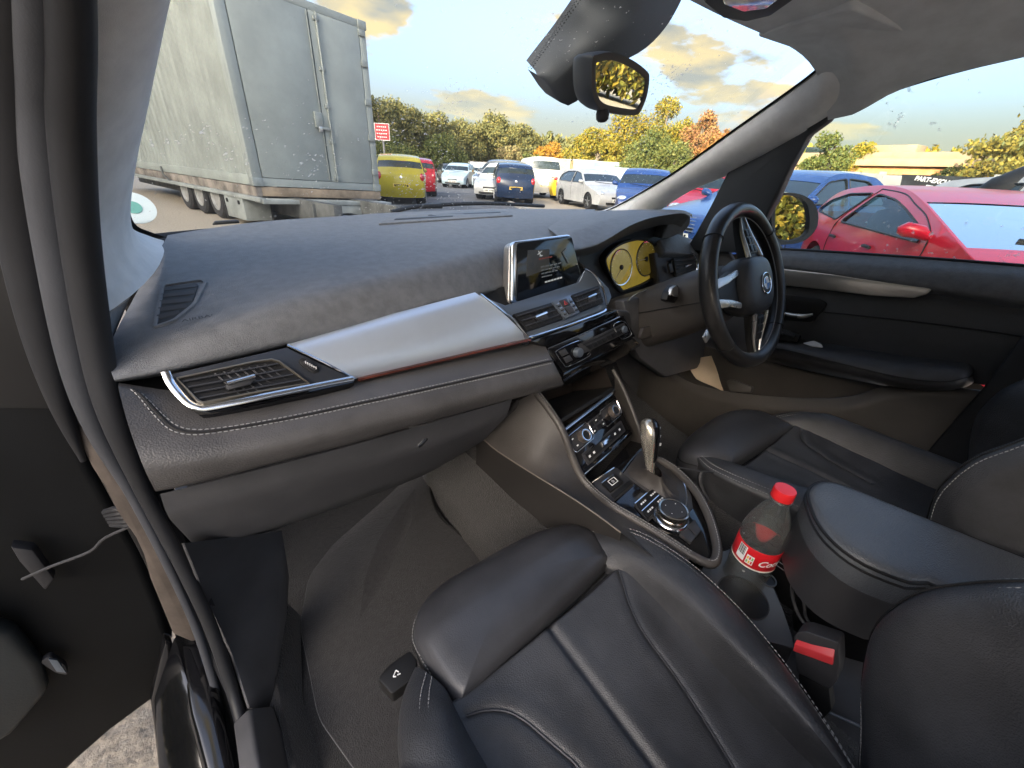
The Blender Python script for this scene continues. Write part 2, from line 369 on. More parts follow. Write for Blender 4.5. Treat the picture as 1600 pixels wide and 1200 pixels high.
# windscreen
def wsbot(x): return Vector((x, .745 - .30 * x * x, 1.045 - .02 * x * x))
def wstop(x): return Vector((x, .112 - .10 * x * x, 1.456 - .01 * x * x))
def windscreen():
    rows = []
    for i in range(13):
        t = i / 12; r = []
        for j in range(-12, 13):
            s = j / 12; a, b = wsbot(s * .735), wstop(s * .60)
            p = a.lerp(b, t) + Vector((0, .03, .045)) * math.sin(math.pi * t) * .55
            r.append(p)
        rows.append(r)
    vs, fs = grid(rows); mesh('windscreen', vs, fs, WINDSCREEN, CAR)
    lo = [wsbot(j / 16 * .735) for j in range(-16, 17)]
    vs, fs = grid([[p + Vector((0, .0, .0)) for p in lo], [p + Vector((0, -.006, .012)) for p in lo], [p + Vector((0, -.06, -.03)) for p in lo]])
    mesh('windscreen_seal', vs, fs, BLACKP, CAR)
windscreen()
# pillar behind the quarter light, driver side, and its mirror image beside the open door
def divider(sg):
    pts = [(0.7, 0.2487, 1.213), (0.69, 0.1484, 1.272), (0.662, 0.0595, 1.319), (0.655, 0.0142, 1.343), (0.658, 0.0202, 1.328), (0.67, 0.0556, 1.301), (0.685, 0.0778, 1.23), (0.7, 0.0921, 1.152), (0.705, 0.1091, 1.083), (0.71, 0.125, 1.001), (0.72, 0.3319, 0.9738), (0.715, 0.3056, 1.04), (0.71, 0.2781, 1.119)]
    pts = [(p[0] * sg, p[1], p[2]) for p in pts]
    m = mat('divider_plastic', (.045, .05, .056), .6, bump=('noise', 700, .25, .0006), var=.12)
    return slab('quarter_pillar', pts, .035, m, CAR, bevel=.006, seg=3, toward=(0, -.2, 1.1))
divider(1)
# fixed quarter light
slab('quarter_light', [(0.725, 0.2583, 1.217), (0.735, 0.3156, 1.011), (0.735, 0.5723, 0.9806), (0.73, 0.5894, 1.07)], .004, SIDEGLASS, CAR, bevel=0)
# header rail trim in front of the roof lining and the driver's sun visor folded up
def visor():
    q = Quad((0.37, 0.1041, 1.451), (0.58, 0.0268, 1.435), (0.56, -0.1326, 1.443), (0.34, -0.0616, 1.456), toward=(0, -.2, .6))
    f = thing('sun_visor', 'grey cloth sun visor folded up against the headliner on the driver side', 'sun visor', (.42, .05, 1.47))
    pts = [q(.03, .0, .004), q(.97, .0, .004), q(1, .1, .004), q(.98, .9, .004), q(.9, 1, .004), q(.03, 1, .004), q(0, .9, .004), q(0, .1, .004)]
    slab('visor_body', rounded(pts, .02), .016, HEADL, f, bevel=.004, seg=3, toward=(0, -.2, .8))
    tube('visor_pivot', [q(.92, .97, .0), q(1.02, .9, .0), q(1.04, .7, -.01)], .005, DARKP, f, 8, 4)
visor()
# overhead console with its lamp glass
def overhead():
    f = thing('overhead_console', 'glossy overhead reading lamp unit with amber sheen by the windscreen header', 'reading lamp', (.26, .03, 1.47))
    L = [(0.0935, 0.0743, 1.45), (0.1378, 0.0827, 1.44), (0.201, 0.0827, 1.435), (0.2446, 0.0618, 1.435), (0.2573, 0.0259, 1.44), (0.2272, -0.0179, 1.445), (0.1452, -0.0492, 1.45)]
    slab('console_shell', L, .03, DARKP, f, bevel=.006, seg=3, toward=(0, -.3, 1))
    L2 = [(0.0737, 0.0236, 1.431), (0.1294, 0.0436, 1.431), (0.1766, 0.0349, 1.43), (0.1884, 0.0005, 1.431), (0.1552, -0.0326, 1.431), (0.0948, -0.052, 1.431)]
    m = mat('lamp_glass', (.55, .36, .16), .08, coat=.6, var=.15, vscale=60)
    slab('lamp_glass', L2, .012, m, f, bevel=.004, seg=3, toward=(0, -.3, 1))
overhead()
# floor, toe board, tunnel, kick panel
def floor():
    rows = []
    for y, z in [(-1.3, .34), (-.6, .34), (-.2, .345), (.1, .35), (.3, .352), (.4, .36), (.48, .40), (.58, .52), (.68, .70), (.76, .92)]:
        rows.append([(x, y, z + (.012 if abs(x) > .68 else 0) + .004 * math.sin(x * 31 + y * 17)) for x in [-.76, -.72, -.68, -.6, -.5, -.4, -.3, -.2, -.1, 0, .1, .2, .3, .4, .5, .6, .68, .72, .76]])
    vs, fs = grid(rows); mesh('floor_carpet', vs, fs, CARPET, CAR)
    a = [(-0.16, 0.7165, 0.3012), (-0.22, 0.333, 0.4916), (-0.225, 0.1473, 0.4686), (-0.22, 0.0521, 0.4266), (-0.21, -0.2248, 0.4623)]
    for s in (-1, 1):
        rows = []
        for y in [-.55, -.3, -.1, .05, .15, .25, .35, .45, .55, .66, .74]:
            k = max(0, y - .35)
            rows.append([(s * x, y, z) for x, z in [(.285, .345), (.262, .37), (.245, .42), (.225, .50), (.20, .55 + .1 * k), (.15, .56 + .25 * k), (.0, .50 + .3 * k)]])
        vs, fs = grid(rows); mesh('tunnel_carpet', vs, fs, CARPET2, CAR)
floor()
# bulkhead ahead and below so that nothing shines in under the dash
vs, fs = grid([[(-.76, .76, .2), (.76, .76, .2)], [(-.76, .74, 1.02), (.76, .74, 1.02)]]); mesh('bulkhead', vs, fs, BLACKP, CAR)
box('underbody', (0, -.3, .27), (1.66, 2.6, .04), BLACKP, CAR)
slab('kick_panel', [(-0.7255, 0.0989, 0.7546), (-0.722, 0.336, 0.5079), (-0.6214, 0.25, 0.5695), (-0.631, 0.25, 0.4501), (-0.6538, 0.2, 0.4111), (-0.6911, 0.14, 0.3721), (-0.7116, 0.07, 0.3721), (-0.7352, 0.072, 0.4102), (-0.7365, 0.132, 0.4685), (-0.7425, 0.172, 0.5607)], .004, LOWER, CAR, bevel=.001)
slab('sill_trim', [(-0.7347, 0.065, 0.4247), (-0.7046, 0.06, 0.4019), (-0.6968, -0.04, 0.3558), (-0.7318, -0.05, 0.4483)], .03, LOWER, CAR, bevel=.006, seg=3)
slab('sill_carpet_side', [(-0.6981, 0.12, 0.3918), (-0.6458, 0.22, 0.4187), (-0.6323, 0.22, 0.3651), (-0.6659, 0.07, 0.3515), (-0.6594, -0.06, 0.3342), (-0.7004, -0.05, 0.3879)], .02, CARPET, CAR, bevel=.004)
slab('driver_kick_panel', [(.735, -.05, .25), (.735, .8, .25), (.735, .8, 1.0), (.735, .2, 1.0), (.735, -.05, .75)], .02, LOWER, CAR, bevel=.004)
slab('jamb_lower', [(-0.7427, 0.19, 0.908), (-0.7324, 0.2, 0.8404), (-0.728, 0.215, 0.7111), (-0.7368, 0.205, 0.6498), (-0.7332, 0.19, 0.5252), (-0.7284, 0.15, 0.4301), (-0.7307, 0.085, 0.3711), (-0.7547, 0.1, 0.3769), (-0.7619, 0.15, 0.4771), (-0.7643, 0.17, 0.6446), (-0.7653, 0.18, 0.751)], .01, RUBBER, CAR, bevel=.002)
# rubber door seals and the inner edge of the door opening, passenger side
sealp = [(-0.6457, 0.02, 1.282), (-0.6589, 0.06, 1.249), (-0.6809, 0.11, 1.196), (-0.7079, 0.15, 1.108), (-0.7329, 0.165, 0.9974), (-0.7447, 0.16, 0.9157), (-0.749, 0.157, 0.7986), (-0.7458, 0.147, 0.674), (-0.7454, 0.132, 0.5505), (-0.7501, 0.09, 0.4178), (-0.7453, -0.03, 0.3914)]
tube('door_seal', sealp, [.012, .013, .0145, .0145, .014, .012, .0085, .0085, .0085, .0085, .0085], RUBBER, CAR, 14, 6)
p2 = [(-0.6607, 0.04, 1.283), (-0.6769, 0.08, 1.249), (-0.7002, 0.13, 1.195), (-0.7281, 0.17, 1.106), (-0.7577, 0.19, 0.9787), (-0.7684, 0.19, 0.8902), (-0.766, 0.185, 0.786), (-0.7647, 0.175, 0.6534), (-0.7667, 0.16, 0.5272), (-0.776, 0.12, 0.3821), (-0.773, 0.01, 0.3419)]
tube('door_seal', p2, [.013, .014, .015, .015, .0135, .010, .006, .0055, .0055, .0055, .0055], RUBBER2, CAR, 14, 6)
p3 = [(-0.6754, 0.06, 1.284), (-0.6942, 0.1, 1.249), (-0.7199, 0.15, 1.194), (-0.7524, 0.2, 1.103), (-0.7788, 0.22, 0.9952), (-0.7938, 0.225, 0.9074), (-0.8014, 0.23, 0.831)]
tube('door_seal', p3, [.018, .019, .02, .019, .016, .010, .003], RUBBER, CAR, 12, 6)
slab('jamb_outer', [(-0.769, 0.36, 1.347), (-0.6762, 0.3, 1.357), (-0.7225, 0.32, 1.228), (-0.7706, 0.34, 1.077), (-0.7966, 0.34, 0.9299), (-0.8093, 0.34, 0.8532), (-0.9527, 0.36, 0.8919)], .02, BLACKP, CAR, bevel=.004)
# trim between the seal and the pillar cloth, the quarter pillar of the passenger side
rows = [[(-0.6406, 0.04, 1.288), (-0.6318, 0.1, 1.304)], [(-0.6542, 0.08, 1.253), (-0.6472, 0.14, 1.263)], [(-0.6762, 0.13, 1.197), (-0.6735, 0.18, 1.199)], [(-0.706, 0.17, 1.105), (-0.7058, 0.21, 1.1)], [(-0.7309, 0.18, 1.006), (-0.728, 0.22, 0.9928)], [(-0.7395, 0.175, 0.9485), (-0.73, 0.22, 0.9256)], [(-0.752, 0.17, 0.8676), (-0.733, 0.22, 0.8282)], [(-0.7594, 0.165, 0.7602), (-0.73, 0.22, 0.7081)]]
vs, fs = grid([catmull([r[0] for r in rows], 4), catmull([r[1] for r in rows], 4)]); mesh('jamb_trim', vs, fs, RUBBER, CAR)
slab('dash_end_trim', [(-0.7384, 0.225, 1.009), (-0.7135, 0.3, 1.008), (-0.7002, 0.33, 1.012), (-0.7288, 0.2, 0.98), (-0.7323, 0.185, 0.9801)], .02, DARKP, CAR, bevel=.004)
# sheet metal of the hinge post and sill seen past the seal
POST = mat('hinge_post_reflection', (.075, .060, .050), .45, bump=('noise', 60, .2, .004), var=.3, vscale=18)  # brown reflection on the black post paint is put into the base colour
slab('hinge_post', [(-0.7967, 0.232, 0.8911), (-0.7787, 0.225, 0.8645), (-0.7678, 0.212, 0.7659), (-0.7663, 0.2, 0.6221), (-0.7691, 0.185, 0.4846), (-0.7848, 0.19, 0.4688), (-0.8043, 0.2, 0.5001), (-0.7986, 0.212, 0.6187), (-0.7932, 0.216, 0.6625), (-0.7927, 0.22, 0.693), (-0.7976, 0.225, 0.7441), (-0.7971, 0.228, 0.7876), (-0.7992, 0.23, 0.8196)], .03, POST, CAR, bevel=.006)
slab('hinge_post', [(-0.7888, 0.33, 0.9319), (-0.7148, 0.33, 0.9142), (-0.7945, 0.3, 0.3331), (-0.8362, 0.3, 0.2907), (-0.8186, 0.3, 0.494), (-0.8181, 0.31, 0.5983), (-0.8209, 0.33, 0.7735)], .02, BLACKP, CAR, bevel=.004)
slab('sill_outer', [(-0.8185, 0.2432, 0.43), (-0.7749, 0.2175, 0.43), (-0.7635, -0.0232, 0.41), (-0.7992, 0.0041, 0.41), (-0.8106, 0.1091, 0.42)], .09, BODYBLK, CAR, bevel=.012, seg=3)
slab('sill_lip', [(-0.8568, 0.1845, 0.4), (-0.8154, 0.254, 0.44), (-0.7874, -0.0011, 0.4), (-0.8605, 0.0662, 0.37)], .05, BODYBLK, CAR, bevel=.006)
# windscreen wiper parked at the foot of the glass and a round permit
def wiper():
    f = thing('windscreen_wiper', 'black wiper arm parked along the foot of the windscreen', 'wiper', (.0, .78, 1.07))
    tube('wiper_arm', [(-0.1212, 0.8, 1.06), (-0.0139, 0.815, 1.074), (0.2271, 0.815, 1.082), (0.4811, 0.8, 1.074)], .006, BLACKP, f, 8, 5)
    slab('arm_joint', [(-0.0306, 0.8, 1.067), (-0.0126, 0.8, 1.081), (0.0451, 0.8, 1.083), (0.0538, 0.8, 1.068)], .02, BLACKP, f, bevel=.004)
    slab('washer_jet', [(-0.565, 0.75, 1.042), (-0.5583, 0.75, 1.05), (-0.5139, 0.75, 1.052), (-0.5104, 0.75, 1.045)], .015, BLACKP, f, bevel=.003)
wiper()
def permit():
    c = V((-0.6816, 0.585, 1.093)); n = V((.15, -.75, .65)).normalized()
    f = thing('permit_disc', 'round white permit disc with green centre at the left foot of the windscreen', 'permit', c)
    lathe('disc', [(.001, .0), (.030, .0), (.031, .001), (.031, .002), (.001, .002)], c, n, mat('permit_paper', (.72, .78, .74), .6, var=.05), f, 32)
    lathe('print', [(.001, .0022), (.012, .0022), (.012, .0028), (.001, .0028)], c, n, mat('permit_green', (.16, .42, .34), .6, var=.1), f, 24)
permit()

# ------------------------------------------------------------------ dashboard
DB = thing('dashboard', 'dark grey dashboard with brushed metal strip, stitched leather ledge, vents and glovebox', 'dashboard', (0, .3, .6))
def crease(pts, xr=None):
    tab = sorted([Vector(p) for p in pts], key=lambda p: p.x)
    cm = catmull(tab, 6)
    def f(x):
        if x <= cm[0].x: return cm[0].copy()
        for a, b in zip(cm, cm[1:]):
            if x <= b.x: return a.lerp(b, (x - a.x) / max(1e-6, b.x - a.x))
        return cm[-1].copy()
    f.x0, f.x1 = cm[0].x, cm[-1].x
    return f
def fillet(pl, rad, n=4):
    out = [pl[0]]
    for i in range(1, len(pl) - 1):
        a, b, c = pl[i - 1], pl[i], pl[i + 1]; r = rad[i]
        if r <= 0: out.append(b); continue
        da, dc = a - b, c - b; r1, r2 = min(r, da.length * .48), min(r, dc.length * .48)
        s, e = b + da.normalized() * r1, b + dc.normalized() * r2
        for k in range(n + 1):
            t = k / n; out.append(s.lerp(b, t).lerp(b.lerp(e, t), t))
    out.append(pl[-1]); return out
def shell(name, creases, rad, m, xs, parent=DB, x0s=None, x1s=None, endcap=True, n=4):
    """loft through crease lines; t runs 0..1 from the left end to the right end of every crease"""
    cols = []
    for t in xs:
        pl = [c(lerp(c.x0, c.x1, t)) for c in creases]; cols.append(fillet(pl, rad, n))
    vs, fs = grid(cols)
    if endcap:
        k = len(cols[0]); fs += [tuple(range(k)), tuple(range(len(vs) - k, len(vs)))[::-1]]
    return mesh(name, vs, fs, m, parent, weld=True, angle=50)
def lift(path, creases):
    """push a path out to just above the ledge skin"""
    dg = bpy.context.evaluated_depsgraph_get()
    from mathutils.bvhtree import BVHTree
    bm = bmesh.new(); bm.from_mesh(creases.data); bt = BVHTree.FromBMesh(bm); bm.free(); out = []
    for p in path:
        l, n, i, d = bt.find_nearest(Vector(p))
        if (n.y > 0 and n.z < .2) or n.z < -.3: n = -n
        out.append(l + n * .0006)
    return out
T = [i / 40 for i in range(41)]
# upper pad
back = crease([(-0.6469, 0.565, 1.05), (-0.6243, 0.6, 1.049), (-0.5764, 0.62, 1.053), (-0.467, 0.655, 1.06), (-0.3052, 0.69, 1.063), (-0.1814, 0.71, 1.067), (0.0269, 0.73, 1.07), (0.2529, 0.74, 1.072), (0.6105, 0.66, 1.075)])
midl = crease([(-0.6905, 0.35, 1.018), (-0.5733, 0.42, 1.032), (-0.4513, 0.42, 1.042), (-0.233, 0.45, 1.056), (0.0672, 0.47, 1.069), (0.3018, 0.45, 1.071)])
crst = crease([(-0.7326, 0.185, 0.9809), (-0.6301, 0.165, 0.9985), (-0.5178, 0.175, 1.017), (-0.3525, 0.205, 1.029), (-0.2015, 0.245, 1.038), (-0.08, 0.29, 1.04), (0.1703, 0.33, 1.028)])
padl = crease([(-0.7275, 0.14, 0.9639), (-0.6868, 0.145, 0.9617), (-0.5574, 0.155, 0.9649), (-0.3708, 0.175, 0.9748), (-0.2236, 0.2, 0.9766), (-0.1039, 0.245, 0.9703), (0.1162, 0.27, 0.9802)])
padu = crease([(-0.7325, 0.19, 0.9415), (-0.6919, 0.19, 0.9397), (-0.5519, 0.2, 0.9428), (-0.3508, 0.22, 0.9531), (-0.1965, 0.24, 0.9566), (-0.075, 0.28, 0.9517), (0.1505, 0.3, 0.9647)])
PAD = shell('upper_pad', [back, midl, crst, padl, padu], [0, .12, .028, .010, 0], DASH, T)
# flat backing behind the strip and the vents
shell('fascia_backing', [crease([(-0.7321, 0.2, 0.9438), (-0.551, 0.2, 0.9475), (-0.1289, 0.235, 0.9742)]), crease([(-0.7269, 0.155, 0.949), (-0.5711, 0.15, 0.8991), (-0.081, 0.155, 0.863)])], [0, 0], BLACKP, T, endcap=False)
# brushed metal strip
tr = Quad((-0.4858, 0.122, 0.9075), (-0.1591, 0.122, 0.9033), (-0.2411, 0.168, 0.9869), (-0.556, 0.157, 0.962))
rows = []
for i in range(13):
    v = i / 12; rows.append([tr(u / 30, v, .010 * math.sin(math.pi * v) ** .7) for u in range(31)])
rows.insert(0, [p + V((0, .012, -.004)) for p in rows[0]]); rows.append([p + V((0, .012, .002)) for p in rows[-1]])
vs, fs = grid(rows); mesh('metal_strip', vs, fs, ALU, DB)
tube('strip_edge', [tr(-.004, 0, .003), tr(-.004, .5, .011), tr(-.004, 1, .004)], .0016, CHROME, DB, 6, 3)
tube('strip_edge', [tr(1.003, 0, .003), tr(1.003, .5, .011), tr(1.003, 1, .004)], .0022, CHROME, DB, 6, 3)
tube('shadow_gap_strip', [tr(u / 8, -.035, .004) for u in range(9)], .0042, mat('shadow_gap_red', (.075, .018, .010), .25, coat=.5, var=.35, vscale=30), DB, 8, flat=.7)  # glossy dark red tube drawn in for the shadow gap below the trim
# leather ledge
led_r = crease([(-0.7262, 0.15, 0.9575), (-0.6689, 0.145, 0.9312), (-0.569, 0.14, 0.9131), (-0.4812, 0.138, 0.8993), (-0.3235, 0.138, 0.8937), (-0.1063, 0.138, 0.8857)])
led_t = crease([(-0.7266, 0.138, 0.9583), (-0.6715, 0.125, 0.926), (-0.5743, 0.12, 0.9084), (-0.4877, 0.118, 0.9036), (-0.3351, 0.118, 0.8961), (-0.1175, 0.118, 0.8853)])
led_m = crease([(-0.7258, 0.098, 0.9303), (-0.6841, 0.085, 0.9092), (-0.5858, 0.075, 0.899), (-0.5013, 0.07, 0.8957), (-0.3657, 0.066, 0.8863), (-0.1405, 0.066, 0.8724)])
led_f = crease([(-0.7236, 0.066, 0.8953), (-0.685, 0.058, 0.8903), (-0.6046, 0.05, 0.8834), (-0.5124, 0.046, 0.8761), (-0.3791, 0.044, 0.8661), (-0.1363, 0.046, 0.8488)])
led_b = crease([(-0.7242, 0.072, 0.8588), (-0.6931, 0.066, 0.8571), (-0.6085, 0.06, 0.8536), (-0.5125, 0.056, 0.8474), (-0.3728, 0.056, 0.8391), (-0.1089, 0.06, 0.8168)])
led_u = crease([(-0.7346, 0.14, 0.8124), (-0.7002, 0.13, 0.8144), (-0.6041, 0.13, 0.8048), (-0.4927, 0.13, 0.7943), (-0.331, 0.13, 0.7848), (-0.0362, 0.13, 0.7592)])
LEDGE = shell('leather_ledge', [led_r, led_t, led_m, led_f, led_b, led_u], [0, .012, .05, .022, .007, 0], DASH2, T)
stA = catmull([(-0.7089, 0.136, 0.9596), (-0.7069, 0.13, 0.9498), (-0.7022, 0.12, 0.9402), (-0.6971, 0.109, 0.9277), (-0.6896, 0.0975, 0.9178), (-0.6775, 0.0905, 0.9112), (-0.6584, 0.0875, 0.9055), (-0.6182, 0.0835, 0.9025), (-0.5624, 0.08, 0.8999), (-0.4987, 0.0765, 0.8977), (-0.4246, 0.0755, 0.8917), (-0.3602, 0.0755, 0.8855), (-0.2597, 0.0755, 0.8785), (-0.1385, 0.0755, 0.8748)], 10)
stB = catmull([(-0.7142, 0.137, 0.9599), (-0.7125, 0.13, 0.9491), (-0.7094, 0.12, 0.9377), (-0.7048, 0.109, 0.9254), (-0.6972, 0.096, 0.9147), (-0.6835, 0.0875, 0.9066), (-0.663, 0.084, 0.9005), (-0.6201, 0.08, 0.896), (-0.5647, 0.0755, 0.893), (-0.5014, 0.072, 0.8896), (-0.4278, 0.07, 0.8845), (-0.3635, 0.07, 0.8793), (-0.2634, 0.07, 0.8708), (-0.1388, 0.07, 0.8637)], 10)
off = V((0, -.0016, .0012))
stA = lift(stA, LEDGE); stB = lift(stB, LEDGE)
stitches('stitching', stA, LEDGE); stitches('stitching', stB, LEDGE)
mid = [(a + b) / 2 for a, b in zip(stA, stB)]
mid = lift(mid, LEDGE)
tube('seam_cord', [p + V((0, -.0004, .0002)) for p in mid], .0016, mat('seam_dark', (.010, .010, .011), .6, var=.1), LEDGE, 6)
# glovebox
gb_t = crease([(-0.7266, 0.1, 0.8348), (-0.6324, 0.095, 0.8278), (-0.5038, 0.09, 0.8197), (-0.3537, 0.09, 0.8104), (-0.2151, 0.09, 0.8023)])
gb_k = crease([(-0.7301, 0.103, 0.7988), (-0.6398, 0.1, 0.7898), (-0.5064, 0.1, 0.771), (-0.3621, 0.1, 0.7559), (-0.209, 0.11, 0.7521)])
gb_b = crease([(-0.7246, 0.15, 0.6936), (-0.6297, 0.165, 0.6637), (-0.3913, 0.185, 0.6274), (-0.3, 0.19, 0.6277), (-0.2068, 0.19, 0.6435)])
gb_u = crease([(-0.733, 0.25, 0.6), (-0.6182, 0.3, 0.5327), (-0.3033, 0.4, 0.4187), (-0.1825, 0.4, 0.4295), (-0.0854, 0.36, 0.4913)])
GB = shell('glovebox_lid', [gb_t, gb_k, gb_b, gb_u], [0, .018, .03, 0], LOWER, T)
slab('handle_recess', [(-0.4399, 0.108, 0.7518), (-0.4069, 0.108, 0.7589), (-0.3574, 0.108, 0.7616), (-0.3231, 0.108, 0.7634), (-0.3245, 0.115, 0.7456), (-0.362, 0.125, 0.7319), (-0.4001, 0.125, 0.734)], .012, BLACKP, GB, bevel=.003)
slab('handle_pull', [(-0.4499, 0.112, 0.7456), (-0.4153, 0.118, 0.7397), (-0.3515, 0.12, 0.7363), (-0.3208, 0.112, 0.7488), (-0.3145, 0.118, 0.731), (-0.3466, 0.13, 0.7133), (-0.4115, 0.13, 0.7129)], .012, LOWER, GB, bevel=.004)
slab('lock_barrel', [(-0.4091, 0.095, 0.7719), (-0.3979, 0.095, 0.7817), (-0.392, 0.095, 0.7832), (-0.3899, 0.095, 0.7771), (-0.4023, 0.095, 0.7677), (-0.407, 0.095, 0.767)], .01, CHROME, GB, bevel=.001)
slab('knee_panel', [(-0.2942, 0.2, 0.6272), (-0.1999, 0.2, 0.6418), (-0.1882, 0.12, 0.7549), (-0.1967, 0.1, 0.7887), (-0.1803, 0.22, 0.7005)], .02, BLACKP, DB, bevel=.003)

# defroster vent on the left of the pad
dv = Quad((-0.689, 0.2367, 1), (-0.6446, 0.252, 1.004), (-0.615, 0.3639, 1.008), (-0.6737, 0.4151, 1.003), toward=(-.5, -.2, 2))
def side_vent():
    out = rounded([(-0.6896, 0.205, 1.006), (-0.6705, 0.335, 1.02), (-0.6215, 0.335, 1.014), (-0.6162, 0.32, 1.012), (-0.6388, 0.245, 1.009), (-0.6641, 0.21, 1.007)], .008)
    inn = rounded([(-0.6841, 0.213, 1.007), (-0.6687, 0.323, 1.017), (-0.6303, 0.323, 1.013), (-0.6284, 0.315, 1.011), (-0.6435, 0.25, 1.011), (-0.6659, 0.218, 1.008)], .006)
    up = V((0, -.05, 1)).normalized()
    out = lift(out, PAD); inn = lift(inn, PAD)
    strip_ring('vent_frame', [q + up * .002 for q in out], .0045, .012, DASH, DB, toward=(-.5, -.2, 2))
    vt = slab('vent_well', [q + up * .0006 for q in inn], .006, BLACKP, DB, bevel=0, toward=(-.5, -.2, 2))
    L = [V((-0.6687, 0.323, 1.017)), V((-0.6841, 0.213, 1.007))]; Rr = [V((-0.6286, 0.32, 1.012)), V((-0.6435, 0.25, 1.011)), V((-0.6659, 0.218, 1.008))]
    L = lift(L, PAD); Rr = lift(Rr, PAD)
    for k in range(5):
        t = (k + .5) / 5.2; a = L[0].lerp(L[1], t)
        b = Rr[0].lerp(Rr[1], t / .55) if t < .55 else Rr[1].lerp(Rr[2], (t - .55) / .45)
        d = (b - a)
        vs = [a + up * .0012, b + up * .0012, b + up * .0035 + V((0, .009, 0)), a + up * .0035 + V((0, .009, 0))]
        vs += [p + V((0, -.0015, -.001)) for p in vs]
        mesh('slat', vs, [(0, 1, 2, 3), (7, 6, 5, 4), (0, 4, 5, 1), (1, 5, 6, 2), (2, 6, 7, 3), (3, 7, 4, 0)], DARKP, vt, smooth=False)
    text('airbag_lettering', 'AIRBAG', lift([(-0.6395, 0.2, 1.006)], PAD)[0] + up * .001, V((1, .10, .04)), V((0, 1, .15)), .011, mat('moulded_mark', (.03, .03, .033), .6), DB)
side_vent()
# speaker / demister grille in the middle of the pad
def top_grille():
    q = Quad(*lift([(-0.264, 0.55, 1.06), (0.1352, 0.55, 1.067), (0.192, 0.66, 1.064), (-0.1825, 0.66, 1.056)], PAD), toward=(0, 0, 3))
    f = q.poly('demister_frame', [(0, 0), (1, 0), (.98, 1), (.03, 1)], -.006, .0035, DASH, DB, bevel=.0015, rad=.01)
    for k, (u0, u1) in enumerate([(.08, .50), (.3, .92)]):
        q.poly('demister_slot', [(u0, .26 + .28 * k), (u1, .26 + .28 * k), (u1, .44 + .28 * k), (u0, .44 + .28 * k)], .002, .0045, BLACKP, f, bevel=.0004)
top_grille()

